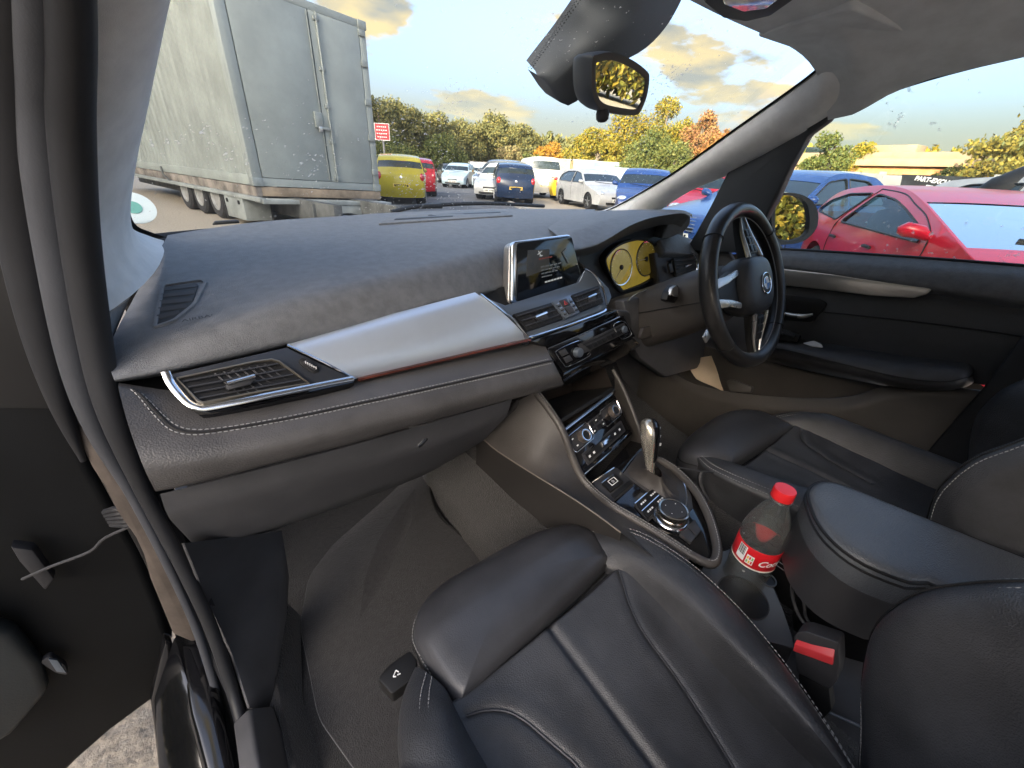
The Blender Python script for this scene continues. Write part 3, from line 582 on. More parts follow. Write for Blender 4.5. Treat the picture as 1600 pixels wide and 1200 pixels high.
# outer passenger vent
def left_vent():
    q = Quad((-0.6708, 0.108, 0.9326), (-0.4908, 0.11, 0.9152), (-0.5586, 0.15, 0.9642), (-0.6836, 0.14, 0.9613))
    base = q.poly('vent_panel', [(.0, .02), (1, .02), (1, 1), (.0, 1)], -.02, -.002, SATIN if False else mat('vent_surround', (.03, .033, .04), .35, var=.1), DB, bevel=.002)
    ov = [(-0.6772, 0.132, 0.9565), (-0.6013, 0.138, 0.9561), (-0.5809, 0.138, 0.9547), (-0.5732, 0.136, 0.9509), (-0.5656, 0.13, 0.9422), (-0.5478, 0.11, 0.9215), (-0.5954, 0.106, 0.9272), (-0.6606, 0.1, 0.9333), (-0.6654, 0.102, 0.9372)]
    hole = slab('vent_mouth', [V(p) + q.n * .0015 for p in ov], .01, BLACKP, DB, bevel=0)
    strip_ring('vent_rim', [V(p) + q.n * .0045 for p in ov], .0022, .006, mat('vent_rim_metal', (.30, .27, .22), .3, metal=.8), DB)
    tl, trr, br, bl = V((-0.676, 0.131, 0.9566)), V((-0.5784, 0.137, 0.9536)), V((-0.5508, 0.11, 0.9224)), V((-0.6615, 0.1, 0.9344))
    for k in range(4):
        t = (k + .7) / 4.5; a, b = tl.lerp(bl, t), trr.lerp(br, t); a2 = a.lerp(b, .015); b2 = a.lerp(b, .985)
        vs, fs = tube_g([a2 + q.n * .0028, b2 + q.n * .0028], .0014, 6, flat=.7); mesh('slat', vs, fs, DARKP, hole)
    for k in range(7):
        t = .34 + k * .088; a, b = tl.lerp(trr, t), bl.lerp(br, t)
        a2, b2 = a.lerp(b, .06), a.lerp(b, .96)
        vs, fs = tube_g([a2 - q.n * .0, b2 - q.n * .0], .0012, 5); mesh('blade', vs, fs, DARKP, hole)
    vs, fs = tube_g([V((-0.634, 0.113, 0.9443)) + q.n * .006, V((-0.605, 0.117, 0.9447)) + q.n * .006], .0032, 8, flat=.8); mesh('vent_tab', vs, fs, CHROME, hole)
    slab('tab_grip', [V(p) + q.n * .005 for p in ((-0.6361, 0.112, 0.9436), (-0.604, 0.116, 0.9439), (-0.6115, 0.112, 0.9373), (-0.6353, 0.108, 0.9384))], .006, DARKP, hole, bevel=.001)
    ch = catmull([(-0.6848, 0.138, 0.9633), (-0.6836, 0.13, 0.9543), (-0.679, 0.116, 0.9438), (-0.6738, 0.107, 0.9349), (-0.6672, 0.102, 0.9302), (-0.655, 0.1, 0.9271), (-0.6107, 0.099, 0.9254), (-0.5534, 0.1, 0.922), (-0.495, 0.102, 0.9178)], 6)
    tube('chrome_strip', [p + q.n * .003 for p in ch], .0042, CHROME, DB, 10, flat=.6)
    # thumb wheel
    slab('wheel_recess', [V(p) + q.n * .001 for p in rounded([(-0.551, 0.135, 0.9487), (-0.5443, 0.136, 0.9495), (-0.5299, 0.126, 0.9357), (-0.53, 0.123, 0.9302), (-0.5386, 0.122, 0.929), (-0.5502, 0.13, 0.9421)], .004)], .004, BLACKP, DB, bevel=.0006)
    w = slab('thumb_wheel', [V(p) + q.n * .004 for p in ((-0.5479, 0.131, 0.9448), (-0.5409, 0.133, 0.9461), (-0.532, 0.125, 0.9347), (-0.5378, 0.123, 0.9322))], .006, DARKP, DB, bevel=.001)
    for k in range(6):
        c = V((-0.5445, 0.13, 0.9434)).lerp(V((-0.5345, 0.125, 0.9344)), k / 5) + q.n * .0042; vs, fs = box_g(c, (.0012, .0012, .003)); mesh('wheel_mark', vs, fs, WHITE, w, smooth=False)
    slab('vent_lower_lip', [(-0.6743, 0.104, 0.9291), (-0.6563, 0.103, 0.9208), (-0.598, 0.104, 0.9161), (-0.4927, 0.106, 0.9114), (-0.491, 0.108, 0.9049), (-0.5052, 0.108, 0.8988), (-0.5998, 0.106, 0.9055), (-0.656, 0.102, 0.9098), (-0.6653, 0.102, 0.9141)], .012, PIANO, DB, bevel=.002)
left_vent()

# centre stack
def centre():
    st = Quad((-0.1678, 0.112, 0.9059), (0.0693, 0.118, 0.9216), (0.0555, 0.185, 1.003), (-0.2267, 0.185, 0.9796))
    base = slab('stack_panel', [(-0.2232, 0.186, 0.9788), (-0.17, 0.18, 0.9558), (0.0436, 0.19, 0.9746), (0.057, 0.19, 1.001), (0.0886, 0.175, 0.9845), (0.1019, 0.15, 0.9627), (0.0991, 0.135, 0.9463), (0.0637, 0.12, 0.9277), (-0.1639, 0.113, 0.9073), (-0.1847, 0.14, 0.9393)], .03, SATIN, DB, bevel=.004, seg=3)
    n = st.n
    tube('chrome_strip', [V(p) + n * .002 for p in catmull([(-0.2274, 0.184, 0.9787), (-0.2051, 0.17, 0.9648), (-0.1865, 0.138, 0.9427), (-0.1718, 0.112, 0.9157), (-0.1645, 0.109, 0.9114), (-0.1462, 0.108, 0.9119), (-0.0403, 0.11, 0.9181), (0.0425, 0.114, 0.9241), (0.0592, 0.118, 0.9275)], 5)], .0032, CHROME, DB, 8, flat=.6)
    tube('chrome_strip', [V(p) + n * .002 for p in catmull([(0.0506, 0.186, 1.001), (0.0654, 0.175, 0.9925), (0.0749, 0.155, 0.9719), (0.0688, 0.135, 0.9532), (0.0644, 0.122, 0.9343)], 5)], .0036, CHROME, DB, 8, flat=.6)
    def cvent(q4, tabu):
        q = Quad(*q4); h = q.poly('vent_mouth', [(0, 0), (1, 0), (1, 1), (0, 1)], -.004, .003, BLACKP, DB, bevel=.0008)
        for k in range(3):
            v = (k + .8) / 3.4
            vs, fs = tube_g([q(.02, v, .0045), q(.98, v, .0045)], .0018, 6); mesh('slat', vs, fs, DARKP, h)
        for k in range(5):
            u = (k + .7) / 5.4
            vs, fs = tube_g([q(u, .08, .0025), q(u, .92, .0025)], .001, 5); mesh('blade', vs, fs, DARKP, h)
        vs, fs = tube_g([q(tabu, .48, .008), q(tabu + .32, .52, .008)], .0026, 8); mesh('vent_tab', vs, fs, CHROME, h)
        q.box('tab_grip', tabu + .02, tabu + .3, .28, .5, .003, .007, DARKP, h)
    cvent(((-0.1656, 0.118, 0.9201), (-0.0724, 0.118, 0.928), (-0.0791, 0.15, 0.9532), (-0.1797, 0.145, 0.947)), .35)
    cvent(((-0.0232, 0.12, 0.9342), (0.0541, 0.124, 0.9424), (0.0667, 0.155, 0.97), (-0.0184, 0.153, 0.9602)), .42)
    bq = Quad((-0.0712, 0.114, 0.929), (-0.0273, 0.116, 0.9333), (-0.0272, 0.15, 0.9607), (-0.0795, 0.148, 0.9551))
    bp = bq.box('switch_block', 0, 1, 0, 1, -.004, .004, SATIN, DB)
    for (u0, u1, v0, v1) in ((.30, .70, .52, .90), (.30, .70, .1, .48)): bq.box('switch', u0, u1, v0, v1, .003, .0065, DARKP, bp)
    tri = [bq(.42, .60, .0068), bq(.58, .60, .0068), bq(.5, .80, .0068)]
    vs, fs = tube_g(tri + [tri[0]], .0007, 5); mesh('hazard_mark', vs, fs, RED, bp)
    for s in (.14, .86):
        for k in range(6): bq.box('wheel_ridge', s - .07, s + .07, .14 + k * .12, .20 + k * .12, .002, .006, CHROME if k % 2 else DARKP, bp, bevel=.0004)
    # gloss band and radio
    slab('gloss_band', [(-0.1567, 0.115, 0.9), (0.0652, 0.118, 0.9208), (0.1081, 0.12, 0.9194), (0.1142, 0.115, 0.9078), (-0.0284, 0.108, 0.8943), (-0.1152, 0.105, 0.8813), (-0.1335, 0.11, 0.8875)], .02, PIANO, DB, bevel=.002)
    tube('band_glint', catmull([(-0.1223, 0.101, 0.8816), (-0.0331, 0.103, 0.8912), (0.1008, 0.108, 0.9075)], 4), .0014, CHROME, DB, 6)
    rq = Quad((-0.0861, 0.085, 0.83), (0.1515, 0.095, 0.8557), (0.1085, 0.107, 0.908), (-0.1214, 0.1, 0.8804))
    rp = rq.box('radio_panel', -.02, 1.02, -.05, 1.0, -.02, .001, PIANO, DB, bevel=.002)
    for u0, u1 in ((.03, .36), (.80, .98)):
        pts = [rq(u0 + .03, .12, .004), rq(u1 - .03, .12, .004), rq(u1, .3, .004), rq(u1, .7, .004), rq(u1 - .05, .86, .004), rq(u0 + .03, .86, .004), rq(u0, .7, .004), rq(u0, .3, .004)]
        tube('chrome_outline', catmull(pts, 3, closed=True) + [pts[0]], .0011, CHROME, rp, 6)
    rq.box('key_panel', .30, .96, .30, .72, 0, .004, DARKP, rp)
    for k in range(8): rq.box('radio_key', .375 + k * .068, .432 + k * .068, .36, .54, .003, .006, BLACKP, rp)
    rq.box('disc_slot', .34, .94, .60, .66, .003, .0045, BLACKP, rp)
    rq.knob('radio_knob', .24, .46, [(.010, 0), (.0105, .002), (.0098, .010), (.0092, .0125), (.001, .0128)], SATIN, rp)
    rq.knob('radio_knob', .90, .50, [(.008, 0), (.0085, .002), (.0080, .009), (.0075, .0105), (.001, .0106)], SATIN, rp)
    for k in range(2): rq.box('radio_key', .07, .15, .26 + .3 * k, .5 + .3 * k, 0, .004, DARKP, rp)
    slab('stack_lower', [(-0.1165, 0.095, 0.873), (-0.0832, 0.085, 0.8233), (0.1531, 0.095, 0.8506), (0.2175, 0.11, 0.8117), (0.1385, 0.125, 0.7788), (-0.0534, 0.1, 0.7795), (-0.0664, 0.1, 0.788)], .05, PIANO, DB, bevel=.003)
    slab('driver_stack_end', [(0.1011, 0.115, 0.9219), (0.1535, 0.12, 0.9093), (0.1692, 0.11, 0.8636), (0.1508, 0.11, 0.8261), (0.1079, 0.108, 0.8988)], .03, DARKP, DB, bevel=.005, seg=3)
centre()
# display
def display():
    f = thing('display_screen', 'free-standing dark infotainment display with silver frame on the dashboard', 'screen', (0, .24, .95))
    tl, t2, br, bl = V((-0.1087, 0.24, 1.058)), V((0.0652, 0.25, 1.064)), V((0.0944, 0.222, 0.9558)), V((-0.1288, 0.205, 0.9457))
    q = Quad(bl, br, t2, tl); nb = -q.n
    body = slab('frame', rounded([q(-.035, -.02, 0), q(1.0, -.02, 0), q(1.0, 1.02, 0), q(-.02, 1.02, 0)], .012), .016, CHROME, f, bevel=.004, seg=3)
    slab('back_cover', rounded([q(-.05, -.02, -.006), q(.99, -.02, -.006), q(.99, 1.01, -.006), q(-.03, 1.01, -.006)], .014), .022, mat('silver_trim_dark', (.42, .40, .38), .35, metal=.7), f, bevel=.005, seg=3)
    gm = mat('display_glass', (.007, .009, .012), .07, coat=.4, var=.15)
    g = slab('glass', rounded([q(.02, .01, .0022), q(.985, .01, .0022), q(.985, .985, .0022), q(.03, .985, .0022)], .010), .003, gm, f, bevel=.001)
    warm = mat('display_text_red', (.10, .03, .025), .6, emit=(.5, .09, .06, .03)); cool = mat('display_text_grey', (.06, .06, .06), .6, emit=(.35, .4, .42, .022))
    wht = mat('display_text_white', (.2, .2, .2), .6, emit=(.8, .85, .85, .05))
    photo = mat('display_picture', (.02, .017, .012), .3, emit=(.22, .15, .05, .006), var=.5, vscale=40)
    q.poly('picture', [(.16, .40), (.50, .45), (.55, .80), (.2, .84)], .0018, .0026, photo, g, bevel=0)
    ux = q(1, .5) - q(0, .5); uy = q(.5, 1) - q(.5, 0)
    for (u, v, w, m) in ((.38, .645, .22, warm), (.40, .50, .34, cool), (.40, .44, .30, cool), (.40, .38, .26, cool), (.40, .32, .16, cool)):
        for k in range(5):
            a = u - .02 + w * k / 5; q.poly('text_line', [(a, v), (a + w / 5 * .8, v + .004), (a + w / 5 * .8, v + .026), (a, v + .022)], .0022, .0030, m, g, bevel=0)
    for k in range(6): q.poly('text_line', [(.42 + k * .045, .215 + k * .002), (.455 + k * .045, .216 + k * .002), (.455 + k * .045, .245 + k * .002), (.42 + k * .045, .243 + k * .002)], .0022, .0030, wht, g, bevel=0)
    for a, b in (((.345, .74), (.42, .79)), ((.36, .80), (.40, .70)), ((.375, .71), (.42, .71))):
        vs, fs = tube_g([q(*a, .003), q(*b, .003)], .0009, 5); mesh('icon', vs, fs, wht, g)
    for a, b in (((.76, .70), (.83, .76)), ((.76, .70), (.80, .56)), ((.80, .56), (.82, .48))):
        vs, fs = tube_g([q(*a, .003), q(*b, .003)], .0012, 5); mesh('icon', vs, fs, cool, g)
display()

# instrument binnacle
def binnacle():
    lip = [(0.066, 0.245, 1.03), (0.1129, 0.245, 1.033), (0.1569, 0.245, 1.039), (0.2011, 0.245, 1.053), (0.27, 0.245, 1.078), (0.3462, 0.245, 1.094), (0.4319, 0.245, 1.102), (0.5135, 0.25, 1.104), (0.5611, 0.255, 1.094)]
    t1 = [(0.0923, 0.31, 1.047), (0.1543, 0.32, 1.058), (0.2228, 0.33, 1.07), (0.2967, 0.34, 1.08), (0.3772, 0.34, 1.092), (0.458, 0.33, 1.099), (0.5397, 0.32, 1.102), (0.6078, 0.31, 1.102), (0.6278, 0.29, 1.097)]
    t2 = [(0.1549, 0.44, 1.059), (0.2465, 0.46, 1.068), (0.3358, 0.47, 1.077), (0.4485, 0.48, 1.086), (0.548, 0.47, 1.091), (0.6427, 0.45, 1.094), (0.7099, 0.42, 1.096), (0.7354, 0.38, 1.097), (0.7227, 0.34, 1.089)]
    t3 = [(0.2249, 0.56, 1.061), (0.3311, 0.58, 1.068), (0.4608, 0.6, 1.074), (0.6176, 0.62, 1.075), (0.7431, 0.6, 1.073), (0.8288, 0.56, 1.076), (0.8971, 0.52, 1.077), (0.897, 0.46, 1.076), (0.8408, 0.4, 1.07)]
    un = [(0.1275, 0.285, 1.004), (0.1862, 0.3, 1.004), (0.2533, 0.315, 1.006), (0.3155, 0.325, 1.022), (0.3873, 0.325, 1.042), (0.4588, 0.32, 1.056), (0.5126, 0.31, 1.065), (0.5585, 0.3, 1.064), (0.5824, 0.29, 1.054)]
    rows = [catmull(r, 4) for r in (t3, t2, t1, lip, un)]
    cols = [catmull([r[i] for r in rows[:3]] , 4)[:-1] + fillet([rows[2][i], rows[3][i], rows[4][i]], [0, .012, 0], 5) for i in range(len(rows[0]))]
    vs, fs = grid(cols); mesh('instrument_hood', vs, fs, DASH, DB)
    # right cheek of the hood
    slab('hood_cheek', [(0.5936, 0.27, 1.096), (0.6115, 0.275, 1.07), (0.5977, 0.28, 1.047), (0.5562, 0.29, 1.033), (0.5127, 0.3, 1.026), (0.5331, 0.31, 1.064), (0.5548, 0.29, 1.084)], .05, DASH, DB, bevel=.006, seg=3)
    # dark tunnel round the dials
    slab('binnacle_back', [(0.1506, 0.33, 1.006), (0.3378, 0.345, 1.052), (0.6926, 0.345, 1.079), (0.7329, 0.33, 0.8677), (0.4722, 0.3, 0.8212), (0.2757, 0.27, 0.8848), (0.1588, 0.27, 0.9764)], .02, DARKP, DB, bevel=.002)
    face = [(0.2597, 0.315, 0.979), (0.2773, 0.32, 0.9973), (0.3122, 0.325, 1.013), (0.3589, 0.328, 1.022), (0.4118, 0.328, 1.025), (0.4602, 0.325, 1.018), (0.4978, 0.322, 1.001), (0.5155, 0.318, 0.9738), (0.5159, 0.312, 0.9397), (0.4988, 0.308, 0.9144), (0.4421, 0.302, 0.9), (0.3758, 0.298, 0.8931), (0.3305, 0.295, 0.8918), (0.3027, 0.297, 0.9077), (0.2748, 0.307, 0.9445)]
    c = sum((V(p) for p in face), V()) / len(face); n = newell([V(p) for p in face]); n = n if n.y < 0 else -n
    dm = mat('dial_gold_reflection', (.46, .35, .05), .18, coat=.5, var=.12, vscale=30, emit=(.6, .42, .06, .045))  # gold reflection in the black cluster glass, put into base colour and emission
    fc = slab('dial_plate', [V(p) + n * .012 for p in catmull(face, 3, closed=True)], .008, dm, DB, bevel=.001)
    strip_ring('dial_shroud', [V(p) + n * .022 - (V(p) - c) * -.05 for p in catmull(face, 3, closed=True)], .006, .03, BLACKP, DB)
    for i, (cx, rad) in enumerate((((0.3342, 0.312, 0.9558), .050), ((0.4515, 0.314, 0.9697), .050))):  # the dial discs carry the gold reflection in their colour and emission too
        o = V(cx) + n * .0125
        lathe('dial_ring', [(rad - .0032, 0), (rad - .0026, .004), (rad, .0046), (rad + .0012, .003), (rad + .0012, 0)], o, n, CHROME, fc, 48)
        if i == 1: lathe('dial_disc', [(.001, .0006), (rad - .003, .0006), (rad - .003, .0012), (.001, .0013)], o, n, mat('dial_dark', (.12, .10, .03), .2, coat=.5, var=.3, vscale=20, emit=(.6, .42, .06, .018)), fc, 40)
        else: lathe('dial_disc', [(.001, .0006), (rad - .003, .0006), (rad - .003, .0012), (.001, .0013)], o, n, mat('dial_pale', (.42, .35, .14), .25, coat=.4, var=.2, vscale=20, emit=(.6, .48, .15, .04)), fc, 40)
        a = V((1, 0, 0)); a = (a - n * a.dot(n)).normalized(); b = n.cross(a)
        if b.z < 0: b = -b
        for k in range(11):
            th = R(225 - k * 27); d = a * math.cos(th) + b * math.sin(th)
            vs, fs = tube_g([o + d * (rad - .010) + n * .002, o + d * (rad - .005) + n * .002], .0006, 4); mesh('tick', vs, fs, WHITE, fc)
        th = R(228 if i == 0 else 182); d = a * math.cos(th) + b * math.sin(th)
        vs, fs = tube_g([o + n * .0035 - d * .006, o + d * (rad - .012) + n * .0035], [.0014, .0007], 5); mesh('needle', vs, fs, mat('needle_white', (.75, .7, .6), .4), fc)
        lathe('needle_hub', [(.007, .001), (.007, .005), (.001, .0055)], o, n, BLACKP, fc, 16)
        dsp = 'dial_painted_glow'
binnacle()
# right end of the dash with the outer driver vent
def right_end():
    slab('right_pad', [(0.4983, 0.3, 1.028), (0.6495, 0.33, 1.035), (0.7648, 0.34, 1.012), (0.8258, 0.33, 0.9762), (0.7898, 0.3, 0.9574), (0.6315, 0.26, 0.9835), (0.4828, 0.26, 0.9973)], .03, DASH, DB, bevel=.008, seg=3)
    slab('right_fascia', [(0.4626, 0.285, 0.9944), (0.7019, 0.27, 0.973), (0.6898, 0.24, 0.8925), (0.5433, 0.22, 0.8531), (0.4918, 0.26, 0.8901)], .04, DASH2, DB, bevel=.005)
    q = Quad((0.525, 0.235, 0.9253), (0.648, 0.245, 0.929), (0.6474, 0.262, 0.9742), (0.5258, 0.26, 0.9757))
    h = q.poly('vent_mouth', [(0, 0), (1, 0), (1, 1), (0, 1)], -.004, .006, BLACKP, DB, bevel=.001)
    for k in range(4):
        v = (k + .7) / 4.5; vs, fs = tube_g([q(.02, v, .007), q(.98, v, .007)], .0022, 6); mesh('slat', vs, fs, DARKP, h)
    vs, fs = tube_g([q(.4, .42, .010), q(.7, .48, .010)], .003, 8); mesh('vent_tab', vs, fs, CHROME, h)
    tube('chrome_strip', [V(p) + q.n * .004 for p in catmull([(0.5204, 0.232, 0.9168), (0.5847, 0.237, 0.9208), (0.6492, 0.243, 0.9273), (0.6572, 0.25, 0.9516), (0.6514, 0.262, 0.9739), (0.6252, 0.265, 0.9831)], 4)], .0042, CHROME, DB, 8, flat=.7)
    q2 = Quad((0.5017, 0.245, 0.9275), (0.5254, 0.245, 0.929), (0.5132, 0.26, 0.9729), (0.4937, 0.26, 0.9707)); q2.box('thumb_wheel', .1, .9, .2, .8, 0, .008, DARKP, DB)
right_end()
# lower driver side: knee panel, light switch panel, trim arc
slab('driver_knee_panel', [(0.1949, 0.17, 0.9149), (0.4111, 0.19, 0.9072), (0.7236, 0.2, 0.8331), (0.8063, 0.17, 0.5857), (0.4793, 0.16, 0.6266), (0.274, 0.14, 0.751), (0.1947, 0.13, 0.8268)], .03, LOWER, DB, bevel=.006)
tube('column_trim_arc', catmull([(0.199, 0.16, 0.9169), (0.2238, 0.165, 0.9252), (0.2694, 0.17, 0.9297), (0.3163, 0.17, 0.9323), (0.359, 0.17, 0.9289)], 4), .0022, CHROME, DB, 6)

# ------------------------------------------------------------------ steering column and wheel
WC = V((.362, -.034, .978)); WT = R(23.8)
wn = V((0, -math.cos(WT), math.sin(WT))); wu = V((0, math.sin(WT), math.cos(WT))); wr = V((1, 0, 0))
def column():
    f = thing('steering_column', 'dark taupe steering column shroud with stalks behind the wheel', 'steering column', WC - wn * .2)
    m = mat('column_plastic', (.055, .050, .047), .5, bump=('noise', 800, .3, .0006), var=.12)
    rows = []
    for h, w, up, dn in ((-.035, .055, .05, .06), (-.06, .075, .06, .075), (-.10, .088, .062, .085), (-.16, .095, .055, .10), (-.24, .10, .045, .115), (-.32, .11, .04, .13)):
        c = WC + wn * h; r = []
        for k in range(28):
            a = 2 * math.pi * k / 28; ca, sa = math.cos(a), math.sin(a)
            sx = math.copysign(abs(ca) ** .6, ca) * w; sy = math.copysign(abs(sa) ** .6, sa) * (up if sa > 0 else dn)
            r.append(c + wr * sx + wu * sy)
        rows.append(r)
    vs, fs = grid(rows, closed_v=True); fs.append(tuple(range(28))); mesh('shroud', vs, fs, m, f)
    # parting line
    tube('parting_line', [WC + wn * h - wr * (w + .0005) - wu * .015 for h, w in ((-.06, .075), (-.10, .088), (-.16, .095), (-.24, .10))], .0014, BLACKP, f, 6)
    # indicator stalk
    b = V((0.2324, 0.075, 0.9467)); a = V((0.3227, 0.1, 0.9351))
    lathe('stalk_socket', [(.016, 0), (.016, .012), (.012, .02), (.004, .022)], a + V((.01, .0, 0)), b - a, BLACKP, f, 20)
    slab('stalk', rounded([(0.2, 0.06, 0.943), (0.21, 0.065, 0.9625), (0.2434, 0.075, 0.9709), (0.2704, 0.08, 0.9651), (0.2883, 0.08, 0.9381), (0.2548, 0.07, 0.9265)], .006), .016, BLACKP, f, bevel=.004, seg=3)
    slab('stalk_tip', rounded([(0.2076, 0.058, 0.9542), (0.215, 0.062, 0.9699), (0.2399, 0.068, 0.9714), (0.2549, 0.07, 0.9632), (0.2613, 0.068, 0.9416)], .004), .008, SILVER, f, bevel=.002)
    slab('start_button_pod', rounded([(0.2216, 0.12, 0.8247), (0.2358, 0.125, 0.8514), (0.3137, 0.13, 0.8444), (0.3619, 0.13, 0.8302), (0.3476, 0.125, 0.8159), (0.2497, 0.12, 0.8225)], .008), .01, m, f, bevel=.003)
column()
def wheel():
    f = thing('steering_wheel', 'black leather steering wheel with silver spokes turned a quarter to the right', 'steering wheel', WC)
    def pt(r, th, h): return WC + (wr * math.cos(th) + wu * math.sin(th)) * r + wn * h
    N = 96; rows = []
    for k in range(N):
        th = 2 * math.pi * k / N; r = []
        thumb = .003 * (math.exp(-((math.sin(th * 1.0)) ** 2 - 1) ** 2 * 12))
        for j in range(16):
            a = 2 * math.pi * j / 16
            r.append(pt(.169 + (.0155 + thumb * .4) * math.cos(a), th, (.0185 + thumb) * math.sin(a)))
        rows.append(r)
    vs, fs = grid(rows, closed_u=True, closed_v=True)
    rim = mesh('rim', vs, fs, mat('wheel_leather', (.020, .019, .019), .34, bump=('voronoi', 650, .22, .0008), var=.2, vscale=30), f)
    # leather joints across the rim and the stitched inner seam
    for th in (R(138), R(222), R(42), R(-42)):
        ring = [pt(.169 + .0163 * math.cos(2 * math.pi * j / 20), th, .0200 * math.sin(2 * math.pi * j / 20)) for j in range(21)]
        tube('joint', ring, .0012, BLACKP, rim, 6)
    seam = [pt(.1535, 2 * math.pi * k / 90, .006) for k in range(91)]
    tube('inner_seam', seam, .0012, mat('seam_grey', (.20, .20, .20), .7, var=.2), rim, 6)
    # airbag hub
    prof = []
    def hubshape(s, h):
        out = []
        for k in range(40):
            th = 2 * math.pi * k / 40; c, sn = math.cos(th), math.sin(th)
            rx, ry = .070, .066
            e = 3.2; rr = 1 / ((abs(c) / rx) ** e + (abs(sn) / ry) ** e) ** (1 / e)
            if c < 0: rr *= 1 + .10 * (-c) ** 4
            out.append(pt(rr * s, th, h))
        return out
    rows = [hubshape(.86, -.03), hubshape(.98, -.012), hubshape(1, .008), hubshape(.97, .022), hubshape(.88, .031), hubshape(.70, .037), hubshape(.4, .040), hubshape(.12, .041)]
    vs, fs = grid(rows, closed_v=True); fs.append(tuple(range(len(vs) - 40, len(vs)))); fs.append(tuple(range(40))[::-1])
    hub = mesh('airbag_hub', vs, fs, mat('hub_plastic', (.050, .050, .053), .5, bump=('noise', 800, .3, .0006), var=.1), f, angle=60)
    # roundel
    o = WC + wn * .0405
    lathe('emblem_ring', [(.0235, 0), (.0240, .0022), (.0225, .0030), (.0212, .0024)], o, wn, CHROME, hub, 40)
    lathe('emblem_band', [(.0212, .0005), (.0212, .0018), (.0140, .0022), (.0140, .0005)], o, wn, BLACKP, hub, 40)
    lathe('emblem_ring', [(.0142, .001), (.0142, .0026), (.0132, .0028), (.0132, .001)], o, wn, CHROME, hub, 32)
    blue = mat('emblem_blue', (.03, .20, .55), .3, coat=.5)
    for k in range(4):
        vs = [o + wn * .0022]; 
        for j in range(9):
            th = R(k * 90 + j * 90 / 8); vs.append(o + wn * .0022 + (wr * math.cos(th) + wu * math.sin(th)) * .0132)
        mesh('emblem_field', vs, [(0, j + 1, j + 2) for j in range(8)], blue if k % 2 else WHITE, hub, smooth=False)
    for ch, deg in (('B', 35), ('M', 0), ('W', -35)):
        th = R(deg); d = wr * math.cos(th) + wu * math.sin(th)
        text('emblem_letter', ch, o + d * .0176 + wn * .0026, wr * math.sin(th) - wu * math.cos(th), d, .0072, WHITE, hub)
    text('airbag_lettering', 'AIRBAG', WC + wn * .0375 - wr * .038, -wu, wr, .0085, mat('mould_dark', (.02, .02, .02), .6), hub)
    # spokes up, down (with key pads) and towards the left (double silver bar)
    for sgn in (1, -1):
        def sp(r, a, h): return WC + wu * sgn * r + wr * a + wn * h
        rows = [[sp(.045, -.030, .0), sp(.045, -.028, .026), sp(.045, .026, .026), sp(.045, .030, .0)],
                [sp(.080, -.024, -.004), sp(.080, -.022, .018), sp(.080, .020, .018), sp(.080, .024, -.004)],
                [sp(.120, -.018, -.008), sp(.120, -.016, .010), sp(.120, .014, .010), sp(.120, .018, -.008)],
                [sp(.158, -.014, -.008), sp(.158, -.012, .006), sp(.158, .010, .006), sp(.158, .014, -.008)]]
        vs, fs = grid(rows, closed_v=True); s = mesh('spoke', vs, fs, BLACKP, f, bevel=.002)
        for e in (-1, 1):
            path = [sp(.062, .030 * e, .024), sp(.085, .026 * e, .019), sp(.120, .019 * e, .011), sp(.150, .010 * e, .008)]
            tube('spoke_trim', path, [.0052, .0048, .0036, .0018], SILVER, s, 8, 4)
        kp = Quad(sp(.070, -.017, .0215), sp(.070, .017, .0215), sp(.125, .011, .0100), sp(.125, -.011, .0100), toward=WC + wn)
        kp.box('key_pad', 0, 1, 0, 1, 0, .003, DARKP, s)
        for i in range(3):
            for j in range(2): kp.box('key', .06 + .48 * j, .46 + .48 * j, .05 + .32 * i, .31 + .32 * i, .003, .0052, BLACKP, s)
    def sl(r, a, h): return WC - wr * r + wu * a + wn * h
    rows = [[sl(.06, -.045, -.01), sl(.06, -.042, .016), sl(.06, .042, .016), sl(.06, .045, -.01)], [sl(.11, -.030, -.012), sl(.11, -.028, .008), sl(.11, .028, .008), sl(.11, .030, -.012)], [sl(.155, -.026, -.010), sl(.155, -.024, .004), sl(.155, .024, .004), sl(.155, .026, -.010)]]
    vs, fs = grid(rows, closed_v=True); s = mesh('spoke', vs, fs, BLACKP, f, bevel=.002)
    for e in (-1, 1):
        rows = [[sl(.074, e * .030, .020), sl(.074, e * .042, .018)], [sl(.105, e * .018, .013), sl(.105, e * .033, .011)], [sl(.150, e * .010, .008), sl(.150, e * .030, .007)]]
        g = [r[0] for r in rows] + [r[1] for r in rows][::-1]
        slab('spoke_trim', rounded(g, .004), .006, SILVER, s, bevel=.0015, toward=WC + wn)
    # gear paddle behind the rim
    slab('shift_paddle', [sl(.10, -.075, -.028), sl(.145, -.10, -.030), sl(.155, -.085, -.030), sl(.11, -.055, -.028)], .005, SILVER, f, bevel=.0015, toward=WC + wn)
wheel()

